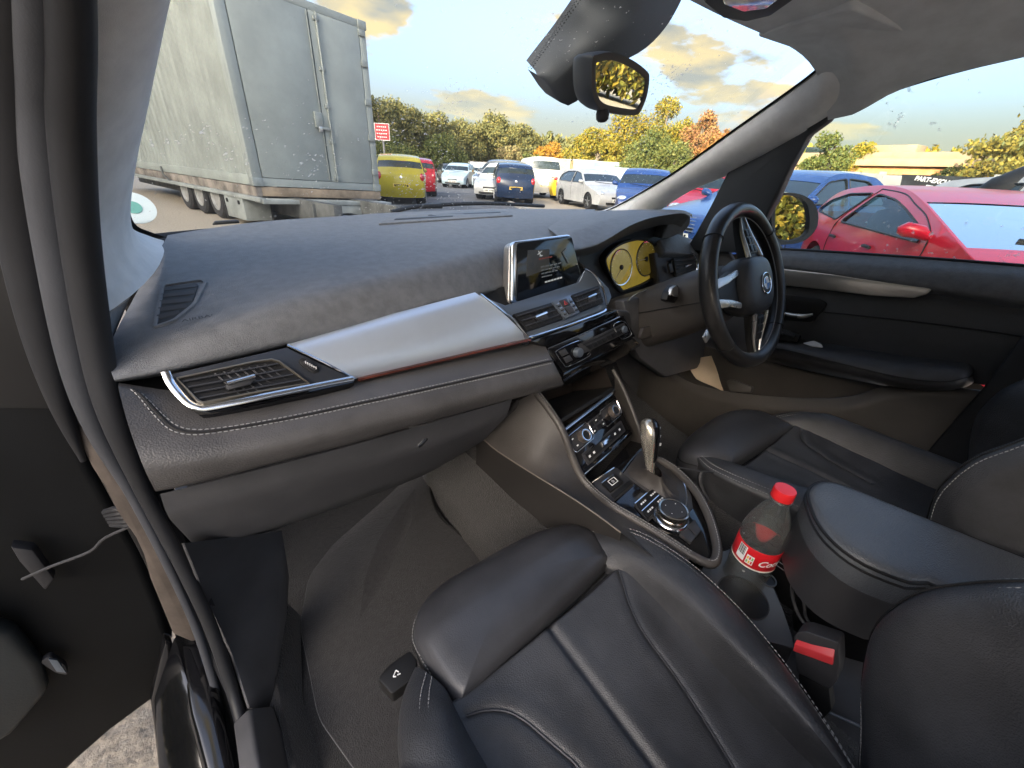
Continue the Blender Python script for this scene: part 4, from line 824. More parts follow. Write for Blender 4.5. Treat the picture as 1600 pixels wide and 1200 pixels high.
# ------------------------------------------------------------------ plate with holes (constrained triangulation)
def in_poly(p, poly):
    x, y = p; c = False; j = len(poly) - 1
    for i in range(len(poly)):
        xi, yi = poly[i]; xj, yj = poly[j]
        if (yi > y) != (yj > y) and x < (xj - xi) * (y - yi) / (yj - yi) + xi: c = not c
        j = i
    return c
def cdt(outer, holes, step=None):
    """2-D outline with holes -> points, triangles; optional interior grid"""
    pts = [Vector(p) for p in outer]; edges = [(i, (i + 1) % len(outer)) for i in range(len(outer))]
    for h in holes:
        k = len(pts); pts += [Vector(p) for p in h]; edges += [(k + i, k + (i + 1) % len(h)) for i in range(len(h))]
    if step:
        xs = [p[0] for p in outer]; ys = [p[1] for p in outer]; x = min(xs) + step / 2
        bnd = list(pts)
        while x < max(xs):
            y = min(ys) + step / 2
            while y < max(ys):
                if in_poly((x, y), outer) and not any(in_poly((x, y), h) for h in holes) and min((b - Vector((x, y))).length for b in bnd) > step * .35: pts.append(Vector((x, y)))
                y += step
            x += step
    r = delaunay_2d_cdt(pts, edges, [], 0, 1e-5)
    ov, of = r[0], r[2]; fs = []
    for f in of:
        c = sum((ov[i] for i in f), Vector((0, 0))) / len(f)
        if in_poly(c, outer) and not any(in_poly(c, h) for h in holes): fs.append(tuple(f))
    return ov, fs
def circle2(cx, cy, rx, ry=None, n=28): return [(cx + rx * math.cos(2 * math.pi * k / n), cy + (ry or rx) * math.sin(2 * math.pi * k / n)) for k in range(n)]

# ------------------------------------------------------------------ centre console
CC = thing('centre_console', 'centre console with taupe leather sides, climate knobs, controller and cup holders', 'console', (0, -.1, .55))
def console():
    rimL = [(-0.118, 0.1306, 0.7704), (-0.116, 0.0854, 0.7481), (-0.114, 0.0448, 0.7189), (-0.11, 0.0132, 0.6715), (-0.107, -0.0175, 0.6356), (-0.104, -0.0526, 0.6207), (-0.11, -0.101, 0.625), (-0.1006, -0.1399, 0.622), (-0.0916, -0.1833, 0.62), (-0.0855, -0.2257, 0.618), (-0.0802, -0.2538, 0.616)]
    rimR = [(-0.0716, -0.2754, 0.614), (-0.062, -0.284, 0.614), (-0.0437, -0.2814, 0.614), (-0.0207, -0.2693, 0.615), (0.0102, -0.2455, 0.617), (0.0387, -0.2167, 0.62), (0.0655, -0.1825, 0.622), (0.0828, -0.1459, 0.624), (0.0915, -0.1094, 0.626), (0.0903, -0.0741, 0.628), (0.103, -0.0311, 0.6279), (0.108, 0.0108, 0.6746), (0.112, 0.0651, 0.7348), (0.114, 0.1075, 0.7712)]
    path = catmull(rimL + rimR[:10], 5)
    rim = tube('leather_rim', path, .0085, GLOSSGREY, CC, 12, flat=1.0)
    tube('rim_upper', catmull(rimR[9:], 5), .0048, GLOSSGREY, CC, 10)
    stA = [p + V((-.0035, -.0005, .0078)) for p in catmull(rimL, 8)]; stitches('stitching', stA, rim)
    stB = [p + V((.0015, -.001, .0085)) for p in catmull(rimL, 8)]; stitches('stitching', stB, rim)
    stC = [p + V((.0, -.001, .0085)) for p in catmull(rimR[:10], 8)]; stitches('stitching', stC, rim)
    # left flank
    top = catmull(rimL, 3)
    bot = catmull([(-0.205, 0.2293, 0.6483), (-0.205, 0.1627, 0.6418), (-0.205, 0.09, 0.6507), (-0.203, 0.0278, 0.6592), (-0.2, -0.0284, 0.6665), (-0.195, -0.0809, 0.67), (-0.19, -0.1289, 0.6701), (-0.185, -0.1735, 0.6673), (-0.18, -0.2146, 0.6643), (-0.175, -0.2531, 0.66), (-0.165, -0.2926, 0.651)], 3)
    cols = []
    for a, b in zip(top, bot):
        a2 = a + V((-.006, 0, -.001)); c = []
        for k in range(9):
            t = k / 8; p = a2.lerp(b, t); p = p + V((-.012, -.002, .004)) * math.sin(math.pi * t); c.append(p)
        cols.append(c)
    vs, fs = grid(cols); mesh('flank_panel', vs, fs, GLOSSGREY, CC)
    tube('flank_seam', [p + V((-.001, 0, .001)) for p in bot[:22]], .0014, mat('flank_seam_thread', (.16, .14, .12), .7), CC, 6)
    cols = [[b, b + V((.004, 0, -.03)), b + V((.004, .0, -.09)), b + V((-.0, 0, -.2))] for b in bot[:22]]
    vs, fs = grid(cols); mesh('flank_lower', vs, fs, mat('flank_lower_plastic', (.022, .020, .019), .6, bump=('noise', 800, .3, .0006), var=.12), CC)
    # right flank (towards the driver)
    cols = [[p + V((.006, 0, 0)), p + V((.02, 0, -.05)), p + V((.04, 0, -.2))] for p in catmull(rimR[4:], 3)]
    vs, fs = grid(cols); mesh('flank_panel', vs, fs, GLOSSGREY, CC)
    # open tray under the radio
    vs = [(-0.108, 0.136, 0.7553), (-0.104, 0.0597, 0.6999), (0.104, 0.0853, 0.7242), (0.11, 0.1325, 0.7724)]
    bk = [(-.108, .24, .80), (-.104, .22, .66), (.104, .22, .66), (.11, .24, .80)]
    mesh('tray_liner', [V(p) for p in vs] + [V(p) for p in bk], [(4, 7, 6, 5), (0, 4, 5, 1), (3, 2, 6, 7), (1, 5, 6, 2)], mat('tray_rubber', (.02, .016, .014), .5, var=.2), CC, smooth=False)
    slab('tray_floor', [(-0.1, 0.0778, 0.7144), (0.1, 0.089, 0.7379), (.1, .2, .675), (-.1, .2, .675)], .01, BLACKP, CC, bevel=.002)
    # chrome bar and climate panel
    a, b = V((-0.104, 0.0595, 0.6984)), V((0.104, 0.0857, 0.7258))
    tube('chrome_bar', [a, b], .0048, CHROME, CC, 10, flat=.8)
    cq = Quad((-0.104, -0.0221, 0.634), (0.104, 0.0155, 0.6441), (0.104, 0.0818, 0.7169), (-0.104, 0.0527, 0.6925))
    cp = cq.box('climate_panel', 0, 1, 0, 1, -.03, 0, PIANO, CC, bevel=.002)
    def oct_outline(u0, u1, v0, v1, cut, n):
        pts = [(u0 + cut, v0), (u1 - cut, v0), (u1, v0 + cut * 2), (u1, v1 - cut * 2), (u1 - cut, v1), (u0 + cut, v1), (u0, v1 - cut * 2), (u0, v0 + cut * 2)]
        pl = [cq(u, v, .003) for u, v in pts]; tube(n, pl + [pl[0]], .0011, CHROME, cp, 6)
    oct_outline(.05, .40, .52, .92, .03, 'chrome_outline'); oct_outline(.62, .97, .52, .92, .03, 'chrome_outline')
    cq.poly('control_plate', [(.06, .55), (.94, .55), (.94, .89), (.06, .89)], -.002, .002, DARKP, cp, bevel=.0008)
    kp = [(.0135, 0), (.0142, .002), (.0136, .013), (.0125, .0155), (.0105, .0150), (.0095, .0135), (.001, .0135)]
    for u in (.24, .82):
        cq.knob('climate_knob', u, .715, kp, mat('knob_bronze', (.20, .17, .15), .35, metal=.6), cp, h=.002)
        o = cq(u, .715, .016); lathe('knob_face', [(.009, 0), (.009, .0006), (.001, .0008)], cq(u, .715, .0156), cq.n, BLACKP, cp, 20)
        lathe('knob_ring', [(.0128, .0152), (.0128, .0164), (.0112, .0164), (.0112, .0152)], cq(u, .715, .002), cq.n, CHROME, cp, 28)
    for k in range(3):
        for j in range(2): cq.box('climate_key', .40 + k * .085, .47 + k * .085, .58 + j * .16, .70 + j * .16, .001, .0045, BLACKP, cp)
    for k, (u, v) in enumerate(((.10, .80), (.12, .62), (.43, .62), (.52, .80), (.60, .62), (.93, .62))): cq.box('key_symbol', u - .012, u + .012, v, v + .03, .004, .0052, WHITE, cp, bevel=.0002)
    cq.poly('lower_bezel', [(.12, .14), (.90, .14), (.90, .42), (.12, .42)], -.002, .003, DARKP, cp, bevel=.001, rad=.004)
    cq.box('key_bar', .16, .86, .19, .37, .002, .005, BLACKP, cp)
    cq.box('mode_switch', .42, .60, .22, .35, .004, .009, CHROME, cp, bevel=.002)
    for u in (.18, .26, .68, .78): cq.box('key_symbol', u, u + .03, .25, .30, .0048, .0056, WHITE, cp, bevel=.0002)
    tube('gloss_lip', [cq(.02, .06, .003), cq(.5, .03, .004), cq(.98, .06, .003)], .0016, CHROME, cp, 6, 3)
    cq.poly('gloss_lip_plate', [(.55, -.02), (.98, -.02), (.98, .1), (.55, .1)], .0, .004, PIANO, cp, bevel=.001)
    # deck
    Z = .611
    deck = [(-0.0888, -0.0301, 0.613), (0.107, 0.0158, 0.62), (0.1241, -0.0146, 0.62), (0.1089, -0.0814, 0.617), (0.099, -0.1297, 0.615), (0.0758, -0.1735, 0.613), (0.0453, -0.2105, 0.611), (0.0127, -0.244, 0.609), (-0.0211, -0.2669, 0.608), (-0.0476, -0.2759, 0.608), (-0.0587, -0.2678, 0.608), (-0.0677, -0.2233, 0.61), (-0.0755, -0.1605, 0.611), (-0.0868, -0.093, 0.612)]
    dk = slab('console_deck', deck, .03, PIANO, CC, bevel=.002, toward=(0, -.2, 3))
    up = V((0, 0, 1))
    def onz(pts, h=0): return [V(p) + up * h for p in pts]
    # parking brake
    bq = Quad((-0.0959, -0.092, 0.613), (-0.0083, -0.0841, 0.613), (-0.0022, -0.0274, 0.616), (-0.088, -0.0323, 0.616), toward=(0, 0, 3))
    pb = bq.poly('brake_panel', [(0, 0), (1, 0), (1, 1), (0, 1)], -.002, .004, DARKP, CC, bevel=.002, rad=.008)
    tube('panel_glint', [bq(.02, 1, .005), bq(.9, 1.0, .005)], .0016, CHROME, pb, 6)
    bq.box('brake_switch', .18, .72, .28, .74, .003, .010, BLACKP, pb, bevel=.002)
    sq = [bq(.34, .42, .0106), bq(.58, .42, .0106), bq(.58, .64, .0106), bq(.34, .64, .0106)]; tube('brake_symbol', sq + [sq[0]], .0008, WHITE, pb, 5)
    lathe('brake_symbol', [(.0030, 0), (.0030, .0004), (.0022, .0004), (.0022, 0)], bq(.46, .53, .0103), bq.n, WHITE, pb, 16)
    bq.box('switch_glint', .2, .68, .74, .80, .004, .008, CHROME, pb, bevel=.0008)
    bq.box('drive_key', .15, .9, .03, .22, .003, .007, BLACKP, pb)
    # gear gate
    gate = [(-0.0071, -0.0508, 0.615), (0.0878, -0.026, 0.62), (0.1091, -0.0287, 0.62), (0.1028, -0.0853, 0.617), (0.0872, -0.1401, 0.614), (0.0561, -0.1765, 0.612), (0.0292, -0.195, 0.611), (0.0007, -0.1952, 0.611), (-0.0005, -0.1821, 0.611), (-0.0061, -0.1113, 0.613)]
    gt = slab('gear_gate', onz(gate, .005), .008, DARKP, CC, bevel=.002, toward=(0, 0, 3))
    tube('gate_chrome', catmull(onz([(-0.0107, -0.0484, 0.615), (0.041, -0.0345, 0.617), (0.0878, -0.026, 0.62), (0.1018, -0.0267, 0.62)], .006), 4), .0024, CHROME, gt, 8)
    tube('gate_chrome', catmull(onz([(0.0967, -0.0893, 0.617), (0.0894, -0.1231, 0.615), (0.0735, -0.1485, 0.613), (0.0438, -0.1722, 0.612), (0.0069, -0.1915, 0.611)], .006), 4), .0026, CHROME, gt, 8)
    # controller
    o = V((-0.0342, -0.1845, 0.613))
    lathe('controller_base', [(.034, 0), (.034, .004), (.031, .008), (.029, .009)], o, up, CHROME, CC, 48)
    kn = lathe('controller_knob', [(.027, .006), (.0285, .010), (.0285, .013), (.026, .016), (.0262, .022), (.0285, .025), (.0282, .028), (.0262, .0292), (.0235, .0285)], o, up, mat('knob_metal', (.50, .47, .42), .25, metal=1.), CC, 48)
    lathe('knob_pad', [(.0235, .0275), (.0225, .0285), (.001, .0287)], o, up, DARKP, kn, 40)
    for th in (20, 110, 200, 290):
        d = V((math.cos(R(th)), math.sin(R(th)), 0)); lathe('pad_mark', [(.0009, .0287), (.0009, .0291), (.0002, .0291)], o + d * .015, up, WHITE, kn, 8)
    # keys in front of and behind the controller
    kq = Quad((-0.0768, -0.1638, 0.613), (0.0092, -0.1556, 0.613), (0.0106, -0.1152, 0.614), (-0.0627, -0.1209, 0.614), toward=(0, 0, 3))
    kb = kq.poly('key_block', [(0, 0), (1, 0), (1, 1), (0, 1)], -.001, .004, DARKP, CC, bevel=.0015)
    for i in range(2):
        for j in range(2):
            kq.box('menu_key', .04 + .48 * i, .48 + .48 * i, .06 + .46 * j, .48 + .46 * j, .003, .0075, BLACKP, kb)
            for q in range(3): kq.box('key_print', .14 + .48 * i + .09 * q, .20 + .48 * i + .09 * q, .24 + .46 * j, .32 + .46 * j, .0073, .0079, WHITE, kb, bevel=.0001)
    tube('key_trim', [kq(0, .5, .0078), kq(1, .5, .0078)], .0012, CHROME, kb, 6)
    tube('key_trim', [kq(.02, 1, .005), kq(.98, 1, .005)], .0014, CHROME, kb, 6)
    k2 = Quad((-0.0567, -0.2392, 0.611), (-0.0135, -0.2349, 0.611), (0.0015, -0.2135, 0.611), (-0.0555, -0.2156, 0.611), toward=(0, 0, 3))
    k2.poly('back_key', [(0, 0), (.47, 0), (.47, 1), (0, 1)], 0, .007, DARKP, CC, bevel=.0015); k2.poly('back_key', [(.52, 0), (1, 0), (1, 1), (.52, 1)], 0, .007, DARKP, CC, bevel=.0015)
    # cup holder tray behind
    W1 = V((-.118, -.27, .59)); ex, ey = V((1, 0, 0)), V((0, -1, 0))
    outer = [(-0.0341, -0.2647, 0.59), (0.0001, -0.2759, 0.59), (0.0321, -0.2868, 0.59), (0.0272, -0.3256, 0.59), (0.0051, -0.3592, 0.59), (-0.0273, -0.3885, 0.59), (-0.0609, -0.4136, 0.59), (-0.0807, -0.4241, 0.59), (-0.1079, -0.3903, 0.59), (-0.1149, -0.3556, 0.59), (-0.1172, -0.3157, 0.59), (-0.0963, -0.2821, 0.59)]
    c1 = V((-0.0563, -0.347, 0.59)); c2 = V((0.0011, -0.3473, 0.59)); c3 = V((-0.0398, -0.316, 0.59))
    o2 = [(p[0], p[1]) for p in outer]; holes = [circle2(c1.x - .004, c1.y + .006, .037, n=36), circle2(c2.x + .006, c2.y - .004, .0125, n=20)]
    ov, of = cdt(o2, holes, .012)
    mesh('cup_tray', [(p.x, p.y, .59) for p in ov], of, mat('cup_tray_plastic', (.075, .082, .092), .5, bump=('noise', 500, .25, .0006), var=.1), CC, smooth=False)
    lathe('cup_well', [(.037, .59), (.0365, .585), (.035, .50), (.001, .50)], (c1.x - .004, c1.y + .006, 0), up, BLACKP, CC, 36)
    lathe('socket_well', [(.0125, .59), (.012, .56), (.001, .56)], (c2.x + .006, c2.y - .004, 0), up, BLACKP, CC, 20)
    lathe('socket_ring', [(.0125, .5905), (.0128, .5925), (.0145, .5925), (.0150, .5905)], (c2.x + .006, c2.y - .004, 0), up, mat('socket_plastic', (.04, .042, .046), .4), CC, 24)
    lathe('cup_lip', [(.0368, .5895), (.037, .5918), (.0385, .5918), (.039, .5895)], (c1.x - .004, c1.y + .006, 0), up, DARKP, CC, 36)
    slab('tray_side', [(-0.0897, -0.2787, 0.589), (-0.1174, -0.3161, 0.589), (-0.115, -0.356, 0.589), (-0.0818, -0.4248, 0.589), V((-0.0818, -0.4248, 0.589)) + V((-.005, -.005, -.08)), V((-0.115, -0.356, 0.589)) + V((-.005, 0, -.08)), V((-0.0897, -0.2787, 0.589)) + V((-.005, 0, -.08))], .005, DARKP, CC, bevel=.001)
    # wall on the driver's side with two bright strips
    wl = [(0.062, -0.2789, 0.5703), (0.062, -0.3269, 0.603), (0.06, -0.4373, 0.6009), (0.06, -0.5249, 0.6041), (0.055, -0.5579, 0.5238), (0.055, -0.4649, 0.5053), (0.05, -0.421, 0.4666), (0.055, -0.3519, 0.553), (0.06, -0.3196, 0.5589)]
    slab('side_wall', wl, .012, BLACKP, CC, bevel=.002)
    for d in (0, 6): tube('bright_strip', [(0.06, -0.3263, 0.5937), (0.056, -0.4373, 0.5945)] if d == 0 else [(0.059, -0.3265, 0.5843), (0.055, -0.4385, 0.5869)], .0012, CHROME, CC, 6)
    # box under the armrest and the rear of the tunnel
    slab('bin_front', [(0, -0.4205, 0.5188), (0.02, -0.4007, 0.5441), (0.03, -0.3837, 0.6484), (-0.045, -0.4133, 0.7025), (-0.05, -0.4871, 0.7149), (-0.05, -0.5287, 0.6421), (-0.04, -0.4806, 0.6001)], .03, BLACKP, CC, bevel=.004)
    box('tunnel_cover', (-.02, -.62, .49), (.27, .42, .10), LOWER, CC, bevel=.02, seg=3)
    tube('tunnel_rib', [(-0.0977, -0.4824, 0.545), (-0.0781, -0.522, 0.545)], .0022, SATIN, CC, 6)
console()
def armrest():
    f = thing('armrest', 'padded black leather armrest lit by the sky, between the seats', 'armrest', (0, -.5, .6))
    zt = .788
    top = [(-0.0017, -0.347, 0.786), (0.016, -0.3443, 0.787), (0.0346, -0.3467, 0.788), (0.0518, -0.3552, 0.788), (0.0641, -0.3793, 0.788), (0.0806, -0.4684, 0.788), (0.0971, -0.5573, 0.788), (0.1318, -0.6545, 0.788), (.05, -.80, zt), (-.07, -.80, zt), (-.088, -.62, zt), (-0.0515, -0.5045, 0.788), (-0.0736, -0.4744, 0.788), (-0.0873, -0.4349, 0.788), (-0.0801, -0.4031, 0.788), (-0.0574, -0.3772, 0.787), (-0.0259, -0.3582, 0.786)]
    out = catmull(top, 3, closed=True); c = sum(out, V()) / len(out); rows = []
    for s, dz in ((.972, -.115), (.985, -.075), (.99, -.045), (1.0, -.040), (1.012, -.022), (1.0, -.006), (.975, .001), (.93, .0045), (.85, .006), (.7, .0066), (.5, .0068)):
        rows.append([V((c.x + (p.x - c.x) * (1 - (1 - s) * 1.25), c.y + (p.y - c.y) * (1 - (1 - s) * .45), p.z + dz)) for p in out])
    vs, fs = grid(rows[3:], closed_v=True); k = len(out); fs.append(tuple(range(len(vs) - k, len(vs))))
    pad = mesh('pad', vs, fs, mat('armrest_leather', (.070, .076, .085), .36, bump=('voronoi', 700, .5, .0014), var=.12), f, angle=60)
    vs, fs = grid(rows[:4], closed_v=True); fs.append(tuple(range(k))[::-1]); mesh('base', vs, fs, DARKP, f, angle=60)
    r5 = [V((c.x + (p.x - c.x) * .998, c.y + (p.y - c.y) * .999, p.z - .0005)) for p in out]
    tube('piping', r5 + [r5[0]], .0022, BLACKP, pad, 6)
    r6 = [V((c.x + (p.x - c.x) * 1.01, c.y + (p.y - c.y) * 1.004, p.z - .0095)) for p in out]
    tube('piping', r6 + [r6[0]], .0018, BLACKP, pad, 6)
armrest()
# ------------------------------------------------------------------ gear lever
def lever():
    nb, tp = V((0.0128, -0.108, 0.618)), V((0.035, -0.053, 0.7447))
    f = thing('gear_lever', 'silver and black automatic gear lever with leather boot', 'gear lever', nb)
    bp = [(0.0035, -0.0537, 0.619), (0.078, -0.0396, 0.622), (0.0926, -0.0746, 0.62), (0.0769, -0.1272, 0.617), (0.0326, -0.1637, 0.615), (0.0032, -0.1646, 0.615), (-0.004, -0.1089, 0.617)]
    bo = catmull(bp, 3, closed=True); c = sum(bo, V()) / len(bo); rows = []
    for s, h in ((1, .002), (.8, .006), (.6, .011), (.42, .019), (.3, .030), (.26, .034)):
        rows.append([(nb.lerp(c, s)) + (p - c) * s + V((0, 0, h + (.003 * math.sin(k * 2.1) if .3 < s < .9 else 0))) for k, p in enumerate(bo)])
    vs, fs = grid(rows, closed_v=True); mesh('boot', vs, fs, mat('boot_leather', (.035, .031, .029), .55, bump=('voronoi', 500, .3, .001), var=.15), f)
    ax = (tp - nb); L = ax.length; ax.normalize(); a = V((1, -.35, 0)); a = (a - ax * a.dot(ax)).normalized(); b = ax.cross(a)
    rows = []
    for t, wa, wb, oa, ob in ((.18, .0095, .0095, 0, 0), (.26, .0085, .010, 0, 0), (.38, .010, .012, 0, .0), (.50, .0125, .015, 0, -.001), (.62, .0155, .0185, 0, -.002), (.76, .0175, .0205, 0, -.003), (.88, .0175, .0195, 0, -.003), (.96, .0150, .0160, 0, -.002), (1.0, .0100, .0105, 0, -.001), (1.012, .003, .003, 0, 0)):
        o = nb + ax * L * t + a * oa + b * ob
        rows.append([o + a * wa * math.cos(2 * math.pi * k / 24) + b * wb * math.sin(2 * math.pi * k / 24) for k in range(24)])
    vs, fs = grid(rows, closed_v=True); fs.append(tuple(range(len(vs) - 24, len(vs)))); fs.append(tuple(range(24))[::-1])
    mesh('grip', vs, fs, mat('grip_silver', (.62, .58, .50), .25, metal=.85, var=.05), f)
    # black face towards the driver and the rear
    rows = []
    for t, w in ((.36, .010), (.44, .013), (.54, .0160), (.66, .0195), (.78, .0215), (.88, .0210), (.95, .018), (1.0, .012), (1.018, .004)):
        o = nb + ax * L * t - b * .0025
        rows.append([o + (a * math.cos(th) + b * math.sin(th)) * w for th in [R(-100 + i * 14) for i in range(13)]])
    rows = [[p + a * .0012 for p in r] for r in rows]
    vs, fs = grid(rows); mesh('grip_inlay', vs, fs, PIANO, f)
    for i, t in enumerate((.62, .74, .86)):
        o = nb + ax * L * t + (a * math.cos(R(-38)) + b * math.sin(R(-38))) * (.0225); box('shift_mark', o, (.004, .002, .006), WHITE, f, bevel=.0003)
    lathe('park_button', [(.006, 0), (.006, .004), (.005, .005), (.001, .005)], nb + ax * L * .93 + a * .012 - b * .006, a - b * .4 + ax * .4, CHROME, f, 14)
lever()
# ------------------------------------------------------------------ drink bottle
def bottle():
    c = V((-.022, -.3235, 0)); up = V((-.02, .0, 1)).normalized(); o = V((c.x + .004, c.y, .552))
    f = thing('drink_bottle', 'half litre plastic bottle with red cap and red label in the cup holder', 'bottle', o)
    prof = [(.001, .004), (.018, .001), (.026, .003), (.0315, .012), (.0325, .03), (.0318, .05), (.0325, .07), (.0325, .088), (.0318, .0895), (.0318, .131), (.0325, .1325), (.0325, .148), (.0305, .163), (.0255, .180), (.0195, .196), (.0150, .206), (.0132, .212), (.0128, .220)]
    sm = [(p.x, p.y) for p in catmull([(a, b, 0) for a, b in prof], 2)]
    pet = clear_glass('bottle_plastic', (.90, .94, .94), refl=1.6, dirt=.3, scale=60, film_w=.08, lo=.9)
    b = lathe('bottle_body', sm, o, up, pet, f, 32)
    lathe('collar', [(.0128, .2165), (.0162, .2175), (.0162, .2195), (.0128, .2205)], o, up, pet, f, 28)
    red = mat('cap_red', (.70, .02, .025), .35, var=.05)
    vs, fs = lathe_g([(.0148, .2205), (.0150, .2225), (.0150, .2350), (.0142, .2372), (.001, .2376)], o, up, 48)
    mesh('cap', vs, fs, red, f)
    # label: red paper sleeve with print
    lab = mat('label_red', (.60, .012, .02), .35, var=.05)
    a = up.orthogonal().normalized(); bb = up.cross(a)
    lathe('label', [(.0322, .0900), (.0326, .0905), (.0326, .1305), (.0322, .131)], o, up, lab, f, 48)
    cam_dir = V((-.638, -.4135, 0)) - V((o.x, o.y, 0)); th0 = math.atan2(cam_dir.dot(bb), cam_dir.dot(a))
    def on(u, v, h=.0330): th = th0 + u / .033; return o + up * v + (a * math.cos(th) + bb * math.sin(th)) * h
    def curved(name, pts2, fc, m):
        vs = [on(x, y) for x, y in pts2]; return mesh(name, vs, fc, m, f, smooth=False)
    def rect(name, u0, u1, v0, v1, m, h=.0330):
        n = max(1, int(abs(u1 - u0) / .004) + 1); vs = [on(lerp(u0, u1, i / n), v, h) for v in (v0, v1) for i in range(n + 1)]
        mesh(name, vs, [(i, i + 1, n + 2 + i, n + 1 + i) for i in range(n)], m, f, smooth=False)
    rect('label_band', -.052, .052, .0905, .0935, mat('label_cream', (.75, .70, .60), .5))
    rect('label_panel', -.024, -.010, .098, .1275, WHITE)
    for k, (u, w) in enumerate(((-.0225, .0012), (-.0205, .0006), (-.0190, .0016), (-.0165, .0008), (-.0150, .0014), (-.0128, .0007))): rect('bar_mark', u, u + w, .1085, .1265, BLACKP, .0331)
    rect('label_panel', -.0075, .0035, .0985, .1165, WHITE)
    cols = [mat('mark_green', (.2, .5, .15), .5), mat('mark_amber', (.8, .5, .05), .5), mat('mark_red', (.6, .05, .04), .5)]
    for i in range(3):
        for j in range(2): rect('diet_mark', -.0066 + .0034 * i, -.0042 + .0034 * i, .1000 + .008 * j, .1060 + .008 * j, cols[(i + j) % 3], .0331)
    vs, fs = text_g('Coca-Cola', (0, 0, 0), (1, 0, 0), (0, 1, 0), .0165, 'LEFT', shear=.35, bold=.0003)
    mesh('brand_lettering', [on(.009 + p.x, .108 + p.y * 1.1 + p.x * .08, .0331) for p in vs], fs, WHITE, f, smooth=False)
bottle()
# ------------------------------------------------------------------ charging cable, belt buckle
def cable():
    m = mat('cable_sheath', (.030, .030, .032), .5, var=.1)
    f = thing('charging_cable', 'thin black charging cable looping down beside the armrest', 'cable', (-.03, -.4, .6))
    tube('cable_strand', [(0.02, -0.3518, 0.6902), (0, -0.3747, 0.6765), (-0.01, -0.3925, 0.6509), (-0.015, -0.4062, 0.6168), (-0.02, -0.4217, 0.5928), (-0.025, -0.4456, 0.5975), (-0.03, -0.4717, 0.6172), (-0.035, -0.4877, 0.6365)], .0026, m, f, 8, 6)
    tube('cable_strand', [(0, -0.4019, 0.6927), (-0.01, -0.3906, 0.6857), (-0.02, -0.3828, 0.6677), (-0.025, -0.3853, 0.6399), (-0.025, -0.3962, 0.6137), (-0.03, -0.4148, 0.5966), (-0.035, -0.4376, 0.5933), (-0.035, -0.4642, 0.599), (-0.04, -0.4908, 0.6313)], .0026, m, f, 8, 6)
    tube('cable_strand', [(-0.03, -0.474, 0.611), (-0.03, -0.4741, 0.6268), (-0.035, -0.4791, 0.6438), (-0.04, -0.4888, 0.6584)], .0026, m, f, 8, 5)
    f2 = thing('charging_cable', 'thin black cord crossing from the gear selector to the driver seat', 'cable', (.1, -.15, .62))
    tube('cable_strand', [(0.06, -0.1294, 0.6582), (0.09, -0.153, 0.6516), (0.13, -0.1707, 0.6394), (0.17, -0.1957, 0.6303)], .0016, m, f2, 6, 5)
    tube('cable_strand', [(0.11, -0.1597, 0.6449), (0.1, -0.1665, 0.6303), (0.1, -0.178, 0.6106), (0.09, -0.1972, 0.6024)], .0040, DARKP, f2, 8, 5)
cable()
def buckle():
    f = thing('belt_buckle', 'black seat belt buckle with red release button beside the passenger seat', 'belt buckle', (-.11, -.45, .5))
    q = Quad((-0.1, -0.4252, 0.6158), (-0.1, -0.4639, 0.6404), (-0.098, -0.4571, 0.6632), (-0.098, -0.4206, 0.6409), toward=(-.4, -.42, 1.3))
    body = [(-0.108, -0.4179, 0.6354), (-0.108, -0.4183, 0.648), (-0.106, -0.424, 0.6567), (-0.104, -0.4557, 0.6733), (-0.108, -0.4686, 0.6451), (-0.112, -0.4748, 0.6237), (-0.115, -0.4742, 0.6043), (-0.115, -0.4392, 0.5907)]
    slab('buckle_body', rounded(body, .004), .028, DARKP, f, bevel=.004, seg=3, toward=(-.6, -.42, 1.0))
    vs = [q(.0, .0, .012), q(1, .0, .012), q(1, .55, .014), q(.0, .55, .014), q(.02, 1, .006), q(.98, 1, .006), q(0, -.05, -.005), q(1, -.05, -.005)]
    mesh('release_button', vs, [(0, 1, 2, 3), (3, 2, 5, 4), (6, 7, 1, 0), (0, 3, 4, 6), (1, 7, 5, 2)], mat('release_red', (.68, .05, .06), .4, var=.08), f, bevel=.0012)
    slab('buckle_stalk', [(-0.112, -0.4411, 0.5869), (-0.112, -0.4745, 0.601), (-0.115, -0.4876, 0.5759), (-0.12, -0.4864, 0.5462), (-0.12, -0.4603, 0.5492)], .02, BLACKP, f, bevel=.003)
buckle()

